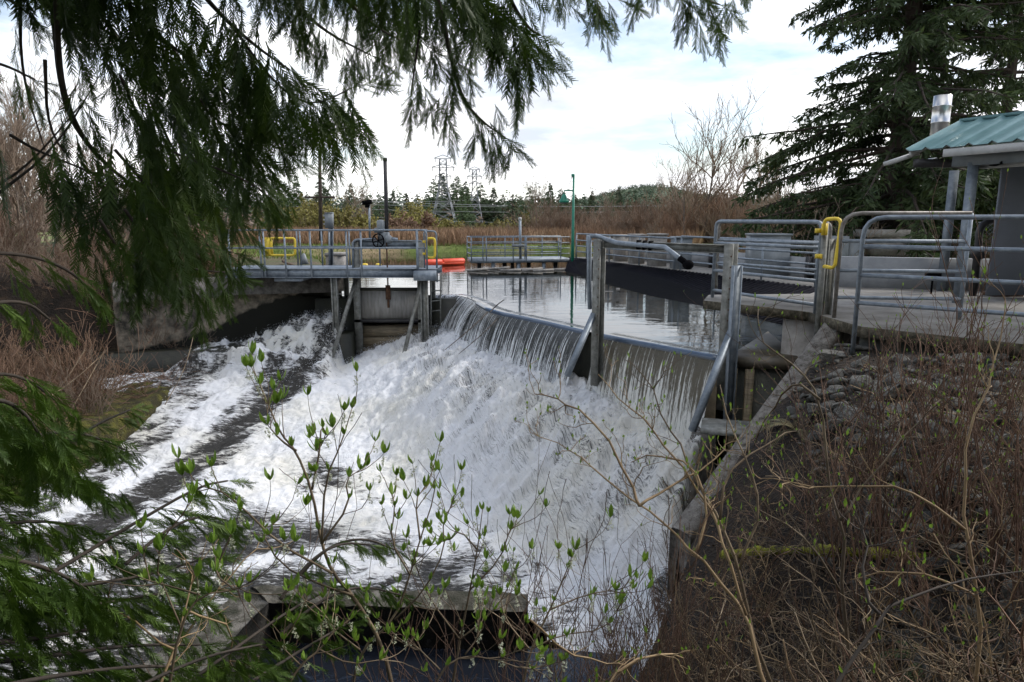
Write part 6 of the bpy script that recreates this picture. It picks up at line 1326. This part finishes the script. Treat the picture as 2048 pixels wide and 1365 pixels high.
# ======================= RIPRAP, LOG, LITTER, FERN =========================
def rock_mesh(seed):
    import bmesh
    r = random.Random(seed); bm = bmesh.new(); bmesh.ops.create_icosphere(bm, subdivisions=2, radius=1.0)
    cuts = [Vector((r.gauss(0, 1), r.gauss(0, 1), r.gauss(0, 1))).normalized() for _ in range(9)]
    for c in cuts:
        d = r.uniform(0.45, 0.75)
        for v in bm.verts:
            k = v.co.dot(c)
            if k > d: v.co -= c*(k-d)
    for v in bm.verts: v.co *= r.uniform(0.96, 1.04); v.co.z *= 0.62
    me = bpy.data.meshes.new('rock'); bm.to_mesh(me); bm.free(); me.materials.append(M['rock']); return me
RM = [rock_mesh(k) for k in range(7)]
def hit(px, py, lo=2.0, hi=11.0, off=0.0):
    d = ray(px, py)
    for t in np.arange(lo, hi, 0.08):
        p = _EYE+d/d[1]*t
        if p[2] < gz(p[0], p[1])+off: return p
    return None
rk_ = random.Random(3); nrock = 0
for k in range(1500):
    px = rk_.uniform(1640, 2080); py = rk_.uniform(715, 1330)
    d = ray(px, py); x = y = None
    for t in np.linspace(2.2, 10.2, 70):
        p = _EYE+d/d[1]*t
        if p[2] < gz(p[0], p[1]): x, y = p[0], p[1]; break
    if x is None or y > 9.8 or (px < 1750 and py > 1000): continue
    if polydist(np.array([x]), np.array([y]), RIV)[0] < 0.3: continue
    o = bpy.data.objects.new('rock', RM[nrock % 7]); SC.collection.objects.link(o); s = rk_.uniform(0.013, 0.024)*(0.6 if rk_.random() < 0.4 else 1)*y; o.location = (x, y, gz(x, y)+s*0.15); o.scale = (s*rk_.uniform(1, 1.6), s*rk_.uniform(0.8, 1.3), s); o.rotation_euler = (rk_.uniform(-.5, .5), rk_.uniform(-.5, .5), rk_.uniform(0, 6))
    tag(o, 'angular grey riprap rock on the slope under the right bushes', 'rock', 'riprap rocks on the slope'); nrock += 1
    if nrock >= 295: break
lgp = [hit(x_, y_, off=o_) for x_, y_, o_ in ((1440, 1112, -0.02), (1500, 1104, 0.12), (1600, 1100, 0.16), (1720, 1105, 0.14), (1810, 1110, 0.10), (1860, 1116, -0.03))]; lgp = resample(smooth_line(lgp), 0.03)
m_ = MB(); m_.tube(lgp, 0.040+0.034*(fbm(np.arange(len(lgp))*0.35, 0*np.arange(len(lgp)), oct=3, seed=8)-0.5)*2, 12); lo = m_.build('mossy_log', M['moss'], None, True); tag(lo, 'moss covered yellow green log lying across the slope behind the twigs', 'log')
def fern(px, py, Y, label, m, s=0.5, seed=0, nf=9):
    r = np.random.default_rng(seed); o = PY(px, py, Y); t = []; Vs, Qs, c = [], [], 0
    for k in range(nf):
        a = r.uniform(0, 6.28); d = np.array([math.cos(a), math.sin(a), r.uniform(0.3, 1.2)]); P = [o]; p = o.copy(); d = nrm(d)
        for j in range(12): d = nrm(d+np.array([0, 0, -0.16])); p = p+d*s/12; P.append(p)
        P = np.array(P); V, Q = strands(P[None], np.linspace(0.004, 0.001, 13)[None]); Vs.append(V); Qs.append(Q+c); c += len(V)
        Pr = resample(P, s/26); T = np.gradient(Pr, axis=0); T /= np.linalg.norm(T, axis=1, keepdims=True); S = np.cross(T, (0, 0, 1)); S /= np.linalg.norm(S, axis=1, keepdims=True); ln = s*0.16*np.sin(np.linspace(0.35, 3.0, len(Pr)))
        for sg in (-1, 1):
            D = S*sg+T*0.35+(0, 0, -0.2); D /= np.linalg.norm(D, axis=1, keepdims=True); V, Q = leafquads(Pr, D, np.tile([0, 0, 1.], (len(Pr), 1)), ln, ln*0.22+0.004); Vs.append(V); Qs.append(Q+c); c += len(V)
    return tag(mk('fern', np.concatenate(Vs), np.concatenate(Qs), m), label, 'fern')
M['fern_dead'] = mat('dead fern', [(0.3, (0.05, 0.06, 0.02)), (0.7, (0.17, 0.13, 0.06))], 5, 0.8)
M['fern_green'] = mat('green fern', [(0.3, (0.02, 0.05, 0.01)), (0.7, (0.06, 0.11, 0.02))], 5, 0.7)
fern(1590, 860, hit(1590, 870)[1], 'half dead drooping fern beside the sloping wing wall', M['fern_dead'], 0.55, 1)
fern(1860, 1330, hit(1860, 1340)[1], 'dark green fern low in the bottom right corner', M['fern_green'], 0.4, 2)
# the smaller rubble between them: far past counting
RB = [(np.array([v.co[:] for v in m0.vertices]), np.array([p.vertices[:] for p in m0.polygons])) for m0 in RM]; VV = []; FF = []; c = 0; r = np.random.default_rng(33)
for k in range(2200):
    x = r.uniform(2.6, 9); y = r.uniform(3.0, 9.8)
    if x < 2.2+0.25*(y-3) or (x > 4.9 and y > 8.4) or x-4.9 > 0.8*(10-y): continue
    s = 0.02+0.09*r.random()**2; a = r.uniform(0, 6.28); bv, bf = RB[k % 7]; tl = r.normal(0, 0.5); R_ = np.array([[math.cos(a), -math.sin(a), 0], [math.sin(a), math.cos(a), 0], [0, 0, 1]])
    VV.append((bv*[s*r.uniform(1, 1.9), s*r.uniform(0.7, 1.3), s*r.uniform(0.5, 1.5)])@np.array([[math.cos(tl), 0, math.sin(tl)], [0, 1, 0], [-math.sin(tl), 0, math.cos(tl)]]).T@R_.T+[x, y, gz(x, y)+s*0.1]); FF.append(bf+c); c += len(bv)
tag(mk('rubble', np.concatenate(VV), np.concatenate(FF), M['rock']), 'small grey rubble filling the gaps between the riprap rocks', 'rubble', None, 'stuff')
# dead leaves and litter lying on the slope: countless
n = 15000; X = rng.uniform(-4, 7, n); Y = rng.uniform(1.5, 9.8, n); Z = ground_z(X, Y); ok = (polydist(X, Y, RIV) > 0.02) & (Z < 0.6) & (X-4.9 < 0.8*(10-Y)) & ~((X > 4.7) & (Y > 8.3)); X, Y, Z = X[ok], Y[ok], Z[ok]
V, Q = leafquads(np.stack([X, Y, Z+0.012], 1), rdir(len(X))*np.array([1, 1, 0.35]), np.tile([0, 0, 1.], (len(X), 1))+rng.normal(0, 0.4, (len(X), 3)), rng.uniform(0.03, 0.075, len(X)), rng.uniform(0.015, 0.04, len(X)))
tag(mk('leaf_litter', V, Q, M['litter']), 'dead leaves and litter covering the near slope', 'leaf litter', None, 'stuff')

# ======================= NEAR BARE SHRUBS ==================================
def near_shrub(root, seed, n, L_, r0, m, label, group, lean=(0, 0, 0), depth=2, spread=0.5, buds=False, name='bare_shrub', kink=0.2, ang=0.65, nch=(2, 5), rmin=0.0016, ratio=0.5, up=0.06):
    r = np.random.default_rng(seed); out = []
    for k in range(n):
        a = r.uniform(0, 6.283); s = r.uniform(0.1, 1)*spread
        grow(np.array(root)+(r.normal(0, 0.07), r.normal(0, 0.07), -0.05), np.array([math.cos(a)*s, math.sin(a)*s, 1.0])+np.array(lean), L_*r.uniform(0.6, 1.1), r0*r.uniform(0.7, 1.2), depth, K=7, kink=kink, nchild=nch, ratio=ratio, ang=ang, up=up, out=out, rr=r, rmin=rmin)
    V, Q = grow_mesh(out, 4)
    if not buds: return tag(mk(name, V, Q, M[m]), label, 'shrub', group)
    t = thing(name, label, 'shrub', root, group); mk('stems', V, Q, M[m], t); P = np.array([a[-1] for a, b in out]); V, Q = leafquads(P, rdir(len(P), r)*0.4+np.array([0, 0, 1.]), rdir(len(P), r), r.uniform(0.010, 0.028, len(P)), r.uniform(0.006, 0.014, len(P))); mk('leaves', V, Q, M['leaf'], t); return t  # leaves here are small green buds at the twig tips
def grd(px, Y, off=0.0):
    x = (px-1024)/F*(Y*0.985+0.5); return np.array([x, Y, gz(x, Y)+off])
# brown thicket over the slope on the right
k = 0
for (px0, px1, Y0, Y1, n_, L0, L1) in ((1480, 1900, 4.8, 7.6, 16, 0.4, 0.8), (1450, 2150, 3.2, 4.6, 20, 0.5, 1.0), (1380, 2150, 2.3, 3.2, 16, 0.4, 0.8)):
    for j in range(n_):
        px = rng.uniform(px0, px1); Y = rng.uniform(Y0, Y1); p = grd(px, Y)
        if polydist(np.array([p[0]]), np.array([p[1]]), RIV)[0] < 0.1: p = grd(px+160, Y)
        k += 1
        if px > 1700 and Y > 4.3 and k % 2: continue
        near_shrub(p, 300+k, int(rng.integers(5, 9)), rng.uniform(L0, L1), 0.0055, ('twig', 'twig', 'twig_red', 'twig_tan', 'twig_dark')[k % 5], 'leafless brown twiggy shrub in the thicket on the right slope', 'leafless shrubs on the right slope', (-0.15, 0, 0), spread=0.9, kink=0.28)
pr_ = []
for j in range(8):
    r = np.random.default_rng(700+j); out = []
    for q in range(6):
        a = r.uniform(0, 6.283); grow((r.normal(0, 0.08), r.normal(0, 0.08), -0.08), (math.cos(a), math.sin(a), 0.9), r.uniform(0.45, 0.95), 0.0065 if q % 3 else 0.011, 2, K=8, kink=0.26, nchild=(2, 4), ratio=0.5, ang=0.7, up=0.03, out=out, rr=r, rmin=0.0020)
    V, Q = grow_mesh(out, 3); pr_.append(mk('bare_shrub', V, Q, M[('twig', 'twig_tan', 'twig', 'twig_red', 'twig', 'twig_red', 'twig_dark', 'twig')[j]]))
for j in range(120):
    Y = rng.uniform(1.9, 7.0); px = rng.uniform(1400, 2150); p = grd(px, Y)
    if polydist(np.array([p[0]]), np.array([p[1]]), RIV)[0] < 0.15: continue
    if Y > 3.9 and px > 1640 and rng.random() < 0.25: continue
    o = pr_[j % 8].copy(); SC.collection.objects.link(o); o.location = p; s_ = rng.uniform(0.7, 1.25)*(0.75 if Y > 5 else 1); o.scale = (s_, s_, s_*0.9); o.rotation_euler = (rng.uniform(-.2, .2), rng.uniform(-.2, .2), rng.uniform(0, 6)); tag(o, 'leafless brown twiggy shrub in the thicket on the right slope', 'shrub', 'leafless shrubs on the right slope')
for o in pr_: bpy.data.objects.remove(o)
# fallen dead canes lying criss cross over the slope
out = []; r = np.random.default_rng(9)
for j in range(1300):
    Y = r.uniform(1.8, 6.6); px = r.uniform(1380, 2150); p = grd(px, Y, r.uniform(0.0, 0.18))
    if p[2] > 0.9 or polydist(np.array([p[0]]), np.array([p[1]]), RIV)[0] < 0.05: continue
    a = r.uniform(0, 6.283); grow(p, (math.cos(a), math.sin(a), r.uniform(-0.2, 0.5)), r.uniform(0.15, 0.6), r.uniform(0.0018, 0.004), 0, K=7, kink=0.22, up=0.0, out=out, rr=r)
V, Q = grow_mesh(out, 3); tag(mk('undergrowth', V, Q, M['twig']), 'tangle of dead canes lying over the right slope', 'undergrowth', None, 'stuff')
# taller shrubs in front of the railings, with swelling green buds
for j, (px, Y, L_, lb) in enumerate(((1780, 5.4, 1.5, 'tall thin bare shrub in front of the middle railing'), (1870, 5.0, 1.7, 'tall thin bare shrub in front of the shelter posts'), (1960, 4.4, 1.6, 'tall reddish shrub in front of the grey shelter wall'), (1690, 5.6, 1.25, 'budding shrub beside the yellow gate post'), (2040, 4.0, 1.6, 'bare shrub at the right edge in front of the deck'), (1740, 4.8, 1.3, 'thin shrub below the nearest railing post'))):
    near_shrub(grd(px, Y), 400+j, 14, (PY(px, (560, 500, 470, 610, 520, 600)[j], Y)[2]-grd(px, Y)[2])*0.78, 0.008, 'twig_red', lb, None, (0, 0, 0), spread=0.42, buds=True, kink=0.12, depth=2, ang=0.5)
# upright reddish stems at the bottom centre
for j in range(24):
    px = rng.uniform(1070, 1430); Y = rng.uniform(2.9, 4.8); p = grd(px, Y); top = (1000+rng.uniform(-120, 120)); L_ = max(0.6, PY(px, top, Y)[2]-p[2])
    near_shrub(p, 500+j, 7, L_*0.72, 0.0045, 'twig_red' if j % 3 else 'twig', 'clump of upright reddish brown stems standing before the foam', 'upright reddish shrubs at the water', spread=0.25, kink=0.09, depth=2, ang=0.42, ratio=0.42)
# the big tan branches reaching over the water
def traced(lines, Y0, r0, m, label, seed, sub=3, sublen=0.22, name='bare_shrub', buds=True):
    r = np.random.default_rng(seed); t = None; out = []; tips = []
    rt_ = PY(*lines[0][0], Y0); t = thing(name, label, 'shrub', rt_); mb = MB()
    for li, l in enumerate(lines):
        P = np.array([PY(a, b, Y0+0.10*li % 0.5+0.12*i) for i, (a, b) in enumerate(l)]); Ps = smooth_line(P, 1)+0; Ps[1:-1] += r.normal(0, 0.006, Ps[1:-1].shape)
        mb.tube(Ps, np.linspace(r0*(1.0 if li == 0 else 0.7), 0.0022, len(Ps)), 6); tips += list(Ps[2::2])
        for q in range(sub*len(l)//2):
            i = int(r.integers(2, len(Ps))); d = nrm(Ps[i]-Ps[i-1]); s = nrm(np.cross(d, r.normal(0, 1, 3))); grow(Ps[i], d*0.7+s, sublen*r.uniform(0.4, 1.2), 0.003, 1, K=7, kink=0.22, nchild=(1, 4), ratio=0.5, ang=0.7, up=0.08, out=out, rr=r, rmin=0.0015)
    V, Q = grow_mesh(out, 4); mb.add(V, Q); mb.build('stems', M[m], t, True)
    if buds:
        C = np.array(tips+[a[-1] for a, b in out]); V, Q = leafquads(C, rdir(len(C), r)*0.5+np.array([0, 0, 1.]), rdir(len(C), r), r.uniform(0.015, 0.035, len(C)), r.uniform(0.008, 0.018, len(C))); mk('leaves', V, Q, M['leaf'], t)  # leaves here are green buds along the stems and at twig tips
    return t
traced([[(1545, 1420), (1518, 1324), (1493, 1231), (1464, 1192), (1391, 1104), (1347, 1065), (1279, 1012), (1196, 944), (1172, 924), (1133, 895), (1060, 865)],
        [(1279, 1012), (1254, 963), (1201, 851), (1142, 812), (1103, 797), (1069, 788)], [(1493, 1231), (1454, 1100), (1430, 1041), (1381, 963), (1313, 870), (1279, 827), (1225, 783), (1196, 749)],
        [(1391, 1104), (1420, 1010), (1385, 930), (1300, 905), (1262, 925)], [(1279, 1012), (1330, 980), (1420, 930), (1450, 890)]], 2.9, 0.012, 'twig_tan', 'tan branched shrub whose long branches reach over the foaming water', 1)
traced([[(1560, 1420), (1500, 1240), (1480, 1140), (1440, 1040), (1400, 980), (1370, 905), (1330, 850), (1300, 760), (1250, 720)], [(1480, 1140), (1520, 1010), (1500, 930), (1460, 850), (1440, 770)], [(1440, 1040), (1450, 950), (1520, 900), (1560, 870), (1600, 860)]], 3.1, 0.011, 'twig', 'brown branched shrub in front of the leaning strut and the divider wall', 2)
traced([[(1700, 1420), (1690, 1200), (1680, 1040), (1655, 960), (1640, 800), (1600, 740), (1540, 700), (1515, 640), (1518, 615)], [(1680, 1040), (1740, 960), (1830, 850), (1880, 800)], [(1640, 800), (1590, 760), (1560, 800), (1520, 850), (1505, 900)], [(1690, 1200), (1620, 1080), (1560, 1040), (1480, 1000)]], 3.3, 0.011, 'twig', 'tall crooked shrub in front of the deck corner and the wing wall', 3)
traced([[(1950, 1420), (1960, 1200), (1930, 1060), (1920, 930), (1960, 800), (2000, 700), (2010, 600)], [(1930, 1060), (1850, 1000), (1760, 960), (1650, 980), (1560, 960)], [(1960, 1200), (1870, 1150), (1780, 1140), (1700, 1160)]], 2.8, 0.010, 'twig_tan', 'pale crooked shrub over the rocks at the right edge', 4)
traced([[(1640, 1420), (1700, 1330), (1760, 1230), (1850, 1180), (1960, 1150), (2060, 1140)], [(1760, 1230), (1720, 1150), (1740, 1080), (1700, 1000)]], 2.3, 0.010, 'twig_dark', 'dark low arching branches in the bottom right', 5)
traced([[(1180, 1420), (1250, 1330), (1340, 1300), (1370, 1330)], [(1060, 1240), (1130, 1300), (1200, 1330), (1250, 1330)]], 2.4, 0.008, 'twig_tan', 'pale bent twig hanging low at the bottom centre', 6)
traced([[(300, 1420), (350, 1300), (372, 1220), (385, 1150)], [(350, 1300), (250, 1230), (130, 1150), (30, 1120)], [(372, 1220), (470, 1260), (460, 1340)], [(350, 1300), (420, 1200), (480, 1130), (520, 1080)]], 2.3, 0.007, 'twig_tan', 'thin tan twigs among the green cedar sprays at the lower left', 7, buds=False)
# bare fallen canes on the left bank
for j, (a, b, c) in enumerate((((80, 930), (160, 790), (210, 700)), ((90, 800), (150, 760), (215, 700)), ((330, 810), (370, 740), (390, 660)), ((60, 820), (120, 780), (170, 700)))):
    tag(MB().tube(smooth_line([PY(*a, 13.5), PY(*b, 14.5), PY(*c, 15.5)]), 0.009, 5).build('fallen_cane', M['twig'], None, True), 'long pale fallen cane arching over the mossy left bank', 'branch', 'fallen canes on the left bank')

# ======================= OSOBERRY WITH FRESH LEAVES ========================
def osoberry(lines, Y0, label, seed, r0=0.007, extra=3, leaf=0.055, dens=1.0, flowers=True):
    r = np.random.default_rng(seed); t = thing('budding_shrub', label, 'shrub', PY(*lines[0][0], Y0)); mb = MB(); out = []; nodes = []
    for li, l in enumerate(lines):
        P = np.array([PY(a, b, Y0+0.05*i+0.08*(li % 4)) for i, (a, b) in enumerate(l)]); Ps = smooth_line(P, 1); mb.tube(Ps, np.linspace(r0 if li == 0 else r0*0.6, 0.0018, len(Ps)), 6)
        nodes.append((Ps[-1], nrm(Ps[-1]-Ps[-2]), 1.0))
        for i in range(3, len(Ps)-1, 2): nodes.append((Ps[i], nrm(Ps[i]-Ps[i-1])+r.normal(0, 0.5, 3), 0.75)) if r.random() < 1.2*dens else None
        for q in range(extra+2):
            i = int(r.integers(len(Ps)//3, len(Ps))); d = nrm(Ps[i]-Ps[i-1]); s = nrm(np.cross(d, r.normal(0, 1, 3))); g = grow(Ps[i], d+s*0.8, r.uniform(0.08, 0.24), 0.0025, 0, K=7, kink=0.12, up=0.12, rr=r, rmin=0.0014); out += g; nodes.append((g[0][0][-1], nrm(g[0][0][-1]-g[0][0][-2]), 1.0))
    if out: V, Q = grow_mesh(out, 4); mb.add(V, Q)
    mb.build('stems', M['twig'], t, True)
    LV, LQ, c = [], [], 0; FV, FQ, fc = [], [], 0
    for p, d, s in nodes:
        nl = int(r.integers(4, 7)); a0 = r.uniform(0, 6.28)
        for k in range(nl):
            a = a0+k*2.1+r.normal(0, 0.3); D = nrm(np.array([math.cos(a)*0.75, math.sin(a)*0.75, 0.9])+0.4*np.asarray(d)+r.normal(0, 0.15, 3)); S = nrm(np.cross(D, (math.cos(a), math.sin(a), -0.5))); Nn = np.cross(S, D); L_ = 0.9*leaf*s*r.uniform(0.5, 1.35); w = L_*r.uniform(0.28, 0.40)
            u = np.array([0, 0.2, 0.5, 0.8, 1.0]); wd = np.array([0.08, 0.65, 1.0, 0.6, 0.02])*w/2; bend = Nn*(-(u**2)*L_*0.22)[:, None]; mid = p+D*(u*L_)[:, None]+bend
            V = np.concatenate([mid-S*wd[:, None]+Nn*(wd*0.35)[:, None], mid, mid+S*wd[:, None]+Nn*(wd*0.35)[:, None]]); Q = [(i, i+1, 6+i, 5+i) for i in range(4)]+[(5+i, 6+i, 11+i, 10+i) for i in range(4)]
            LV.append(V); LQ.append(np.array(Q)+c); c += 15
        if flowers and r.random() < 0.6:
            q = np.array(p); n_ = int(r.integers(7, 13))
            for k in range(n_):
                f = (k+1)/n_; cc = q+np.array([r.normal(0, 0.006), r.normal(0, 0.006), -0.012-f*0.045*s]); C = np.tile(cc, (5, 1)); V, Q = leafquads(C, rdir(5, r), rdir(5, r), np.full(5, 0.0085), np.full(5, 0.006)); FV.append(V); FQ.append(Q+fc); fc += 20
    mk('leaves', np.concatenate(LV), np.concatenate(LQ), M['leaf'], t, True)
    if FV: mk('blossoms', np.concatenate(FV), np.concatenate(FQ), M['flower'], t)
    return t
osoberry([[(791, 1400), (765, 1288), (706, 1191), (665, 1147), (643, 1088), (624, 980), (592, 902), (562, 869), (543, 826), (522, 772), (503, 735)], [(592, 902), (560, 880), (535, 850)], [(643, 1088), (650, 960), (683, 887), (704, 817)], [(624, 980), (640, 900), (642, 850), (655, 872)], [(665, 1147), (560, 1090), (480, 1010), (430, 975), (390, 985)], [(706, 1191), (640, 1170), (560, 1130), (520, 1060), (545, 1050)], [(643, 1088), (700, 1010), (690, 960), (720, 940)]], 2.7, 'leafy budding shrub whose tallest stem rises in front of the dark chute', 1, 0.010, 2, 0.062, 0.9)
osoberry([[(700, 1400), (720, 1300), (790, 1240), (820, 1150), (840, 1080), (870, 990), (868, 945)], [(820, 1150), (780, 1080), (790, 1020), (785, 990)], [(790, 1240), (850, 1180), (890, 1100), (885, 1040), (905, 1010)], [(720, 1300), (640, 1240), (600, 1200)], [(840, 1080), (830, 1000), (850, 975)]], 2.8, 'leafy budding shrub standing before the left half of the concrete trough', 2, 0.008, 3, 0.055, 0.9)
osoberry([[(900, 1400), (920, 1280), (940, 1180), (955, 1100), (965, 1020)], [(940, 1180), (1000, 1120), (1020, 1060)], [(920, 1280), (860, 1200), (830, 1130)], [(955, 1100), (920, 1060), (900, 1080)], [(920, 1280), (980, 1230), (1010, 1190), (1030, 1140)]], 2.9, 'leafy budding shrub standing before the right half of the concrete trough', 3, 0.008, 4, 0.05, 1.0)
osoberry([[(1040, 1400), (1060, 1300), (1100, 1220), (1130, 1150), (1150, 1100)], [(1100, 1220), (1170, 1190), (1230, 1180)], [(1060, 1300), (1120, 1270), (1210, 1260), (1240, 1210)], [(1060, 1300), (1010, 1240), (1000, 1190)]], 2.8, 'leafy budding shrub at the right end of the concrete trough', 4, 0.007, 3, 0.055, 1.0)
osoberry([[(560, 1400), (600, 1330), (640, 1300), (670, 1260), (700, 1240)], [(600, 1330), (560, 1290), (590, 1250)], [(640, 1300), (700, 1330), (760, 1320)], [(670, 1260), (650, 1230)]], 2.4, 'low leafy budding shrub below the concrete trough on the left', 5, 0.006, 3, 0.05, 1.0)
osoberry([[(860, 1420), (880, 1340), (930, 1310), (990, 1320), (1040, 1300)], [(930, 1310), (960, 1270), (955, 1240)], [(880, 1340), (830, 1290), (850, 1260)], [(990, 1320), (1050, 1340), (1100, 1330)]], 2.4, 'low leafy budding shrub over the dark pool in the middle', 6, 0.006, 4, 0.05, 1.0)
osoberry([[(330, 1420), (360, 1250), (400, 1190), (470, 1180), (500, 1165)], [(400, 1190), (330, 1170), (290, 1160)], [(470, 1180), (430, 1150), (440, 1120)], [(360, 1250), (300, 1110), (380, 1010), (385, 990)]], 2.2, 'leafy twigs with white blossom before the left end of the trough', 7, 0.006, 2, 0.06, 0.8)
# fine bare twigs rising between them
for j in range(9):
    px = rng.uniform(480, 1060); Y = rng.uniform(3.0, 3.8); p = grd(px, Y); L_ = PY(px, rng.uniform(880, 1080), Y)[2]-p[2]
    near_shrub(p, 600+j, 4, L_*0.72, 0.004, 'twig_red', 'fine bare twigs rising between the leafy shrubs before the river', 'fine bare shrubs before the river', spread=0.3, kink=0.1, depth=2, ang=0.5, ratio=0.4)

# ======================= SPRAY ==============================================
def droplets(name, label, C, S, seed, m):
    r = np.random.default_rng(seed); n = len(C); S = S[:, None]
    a = rdir(n, r); T = np.array([[1, 1, 1], [1, -1, -1], [-1, 1, -1], [-1, -1, 1]])*0.6; V = C[:, None]+S[:, None]*(T[None]*r.uniform(0.6, 1.4, (n, 1, 3))+r.normal(0, 0.2, (n, 4, 3))); k = (np.arange(n)*4)[:, None]
    Q = np.concatenate([k+np.array([[0, 2, 1]]), k+np.array([[0, 1, 3]]), k+np.array([[0, 3, 2]]), k+np.array([[1, 2, 3]])]); return tag(mk(name, V.reshape(-1, 3), Q, m), label, 'spray', None, 'stuff')
M['spray'] = mat('water droplets', [(0.3, (0.80, 0.83, 0.87)), (0.7, (0.88, 0.90, 0.93))], 3, 0.35)
n = 75000; idx = rng.integers(0, RX.size, n*6); fx_, fy_, fz_ = RX.ravel()[idx], RY.ravel()[idx], RZ2.ravel()[idx]; f_ = ff.ravel()[idx]; dc_ = DC.ravel()[idx]; dl_ = DL.ravel()[idx]; in_ = ins[idx]
w = (0.03*f_+1.0*np.exp(-((dc_-0.7)/0.5)**2)*(dc_ > 0.25)+0.35*np.exp(-((dc_-1.8)/0.9)**2)+0.9*np.exp(-(dl_/1.8)**2))*in_*(fx_ > -9)
ok = rng.random(len(idx)) < w; C = np.stack([fx_, fy_, fz_], 1)[ok][:n]; C = C+rng.normal(0, 0.02, C.shape); C[:, 2] += np.abs(rng.normal(0, 0.075, len(C)))
droplets('spray', 'white spray and droplets leaping over the churning water', C, rng.uniform(0.003, 0.010, len(C)), 4, M['spray'])

# ======================= UNSEEN SHADE TREES ADDED ========================
# unseen conifers added behind and to the right to shade the near bank
for i, (x, y, H, W) in enumerate(((-7, -5, 15, 4.5), (-2.5, -7.5, 17, 4.5), (8, -4.5, 15, 4.2), (12, -9, 17, 4.5), (-12, -2, 14, 4))):
    t, ps = conifer(900+i, 10.0, 10.0*W/H, 5200, 'cedar', 0.12); t.location = (x, y, gz(x, y)); t.scale = (H/10,)*3
    tag(t, 'unseen dense conifer added behind the viewpoint to shade the near bank', 'tree', 'conifers added to shade the near bank')
c3 = thing('cedar_tree', 'unseen red cedar added right of the viewpoint, its high boughs shading the near slope', 'tree', (5.6, -0.2, 0.5))  # out of view, added so its boughs shade the near slope
MB().tube([(5.6, -0.2, 0.2), (5.6, -0.2, 5), (5.6, -0.2, 11)], [0.35, 0.28, 0.12], 10).build('trunk', M['bark'], c3, True)
for k in range(9):
    az = math.radians(-100+k*22); z = 5.2+0.6*(k % 3); tip = np.array([5.6+math.sin(az)*4.4, -0.2+math.cos(az)*4.2, z+0.6]); P = smooth_line(np.array([(5.6, -0.2, z), (np.array([5.6, -0.2, z])+tip)/2+(0, 0, 0.3), tip]), 2)
    b = MB().tube(P, np.linspace(0.05, 0.01, len(P)), 6).build('bough', M['twig_dark'], c3, True); Pf = resample(P, 0.13); O = Pf+rr_.normal(0, 0.3, Pf.shape)*(1, 1, 0.3)
    Z = np.stack([rr_.normal(0, .5, len(O)), rr_.normal(0, .5, len(O)), -np.ones(len(O))], 1); V, Q = put_sprays(O, Z, rdir(len(O), rr_), rr_.uniform(0.6, 1.0, len(O)), 40+k); mk('foliage', V, Q, M['cedar'], b)

# dead canes and twigs over the left bank
out = []; r = np.random.default_rng(19)
for j in range(2200):
    x = r.uniform(-19, -8.8); y = r.uniform(9.5, 21)
    if polydist(np.array([x]), np.array([y]), RIV)[0] < 0.2: continue
    a = r.uniform(0, 6.283); grow((x, y, gz(x, y)+r.uniform(0, 0.35)), (math.cos(a), math.sin(a), r.uniform(-0.3, 0.9)), r.uniform(0.4, 1.5), r.uniform(0.006, 0.012), 0, K=7, kink=0.2, up=-0.02, out=out, rr=r, rmin=0.004)
V, Q = grow_mesh(out, 3); tag(mk('undergrowth', V, Q, M['twig_red']), 'tangle of dead canes over the left bank', 'undergrowth', None, 'stuff')
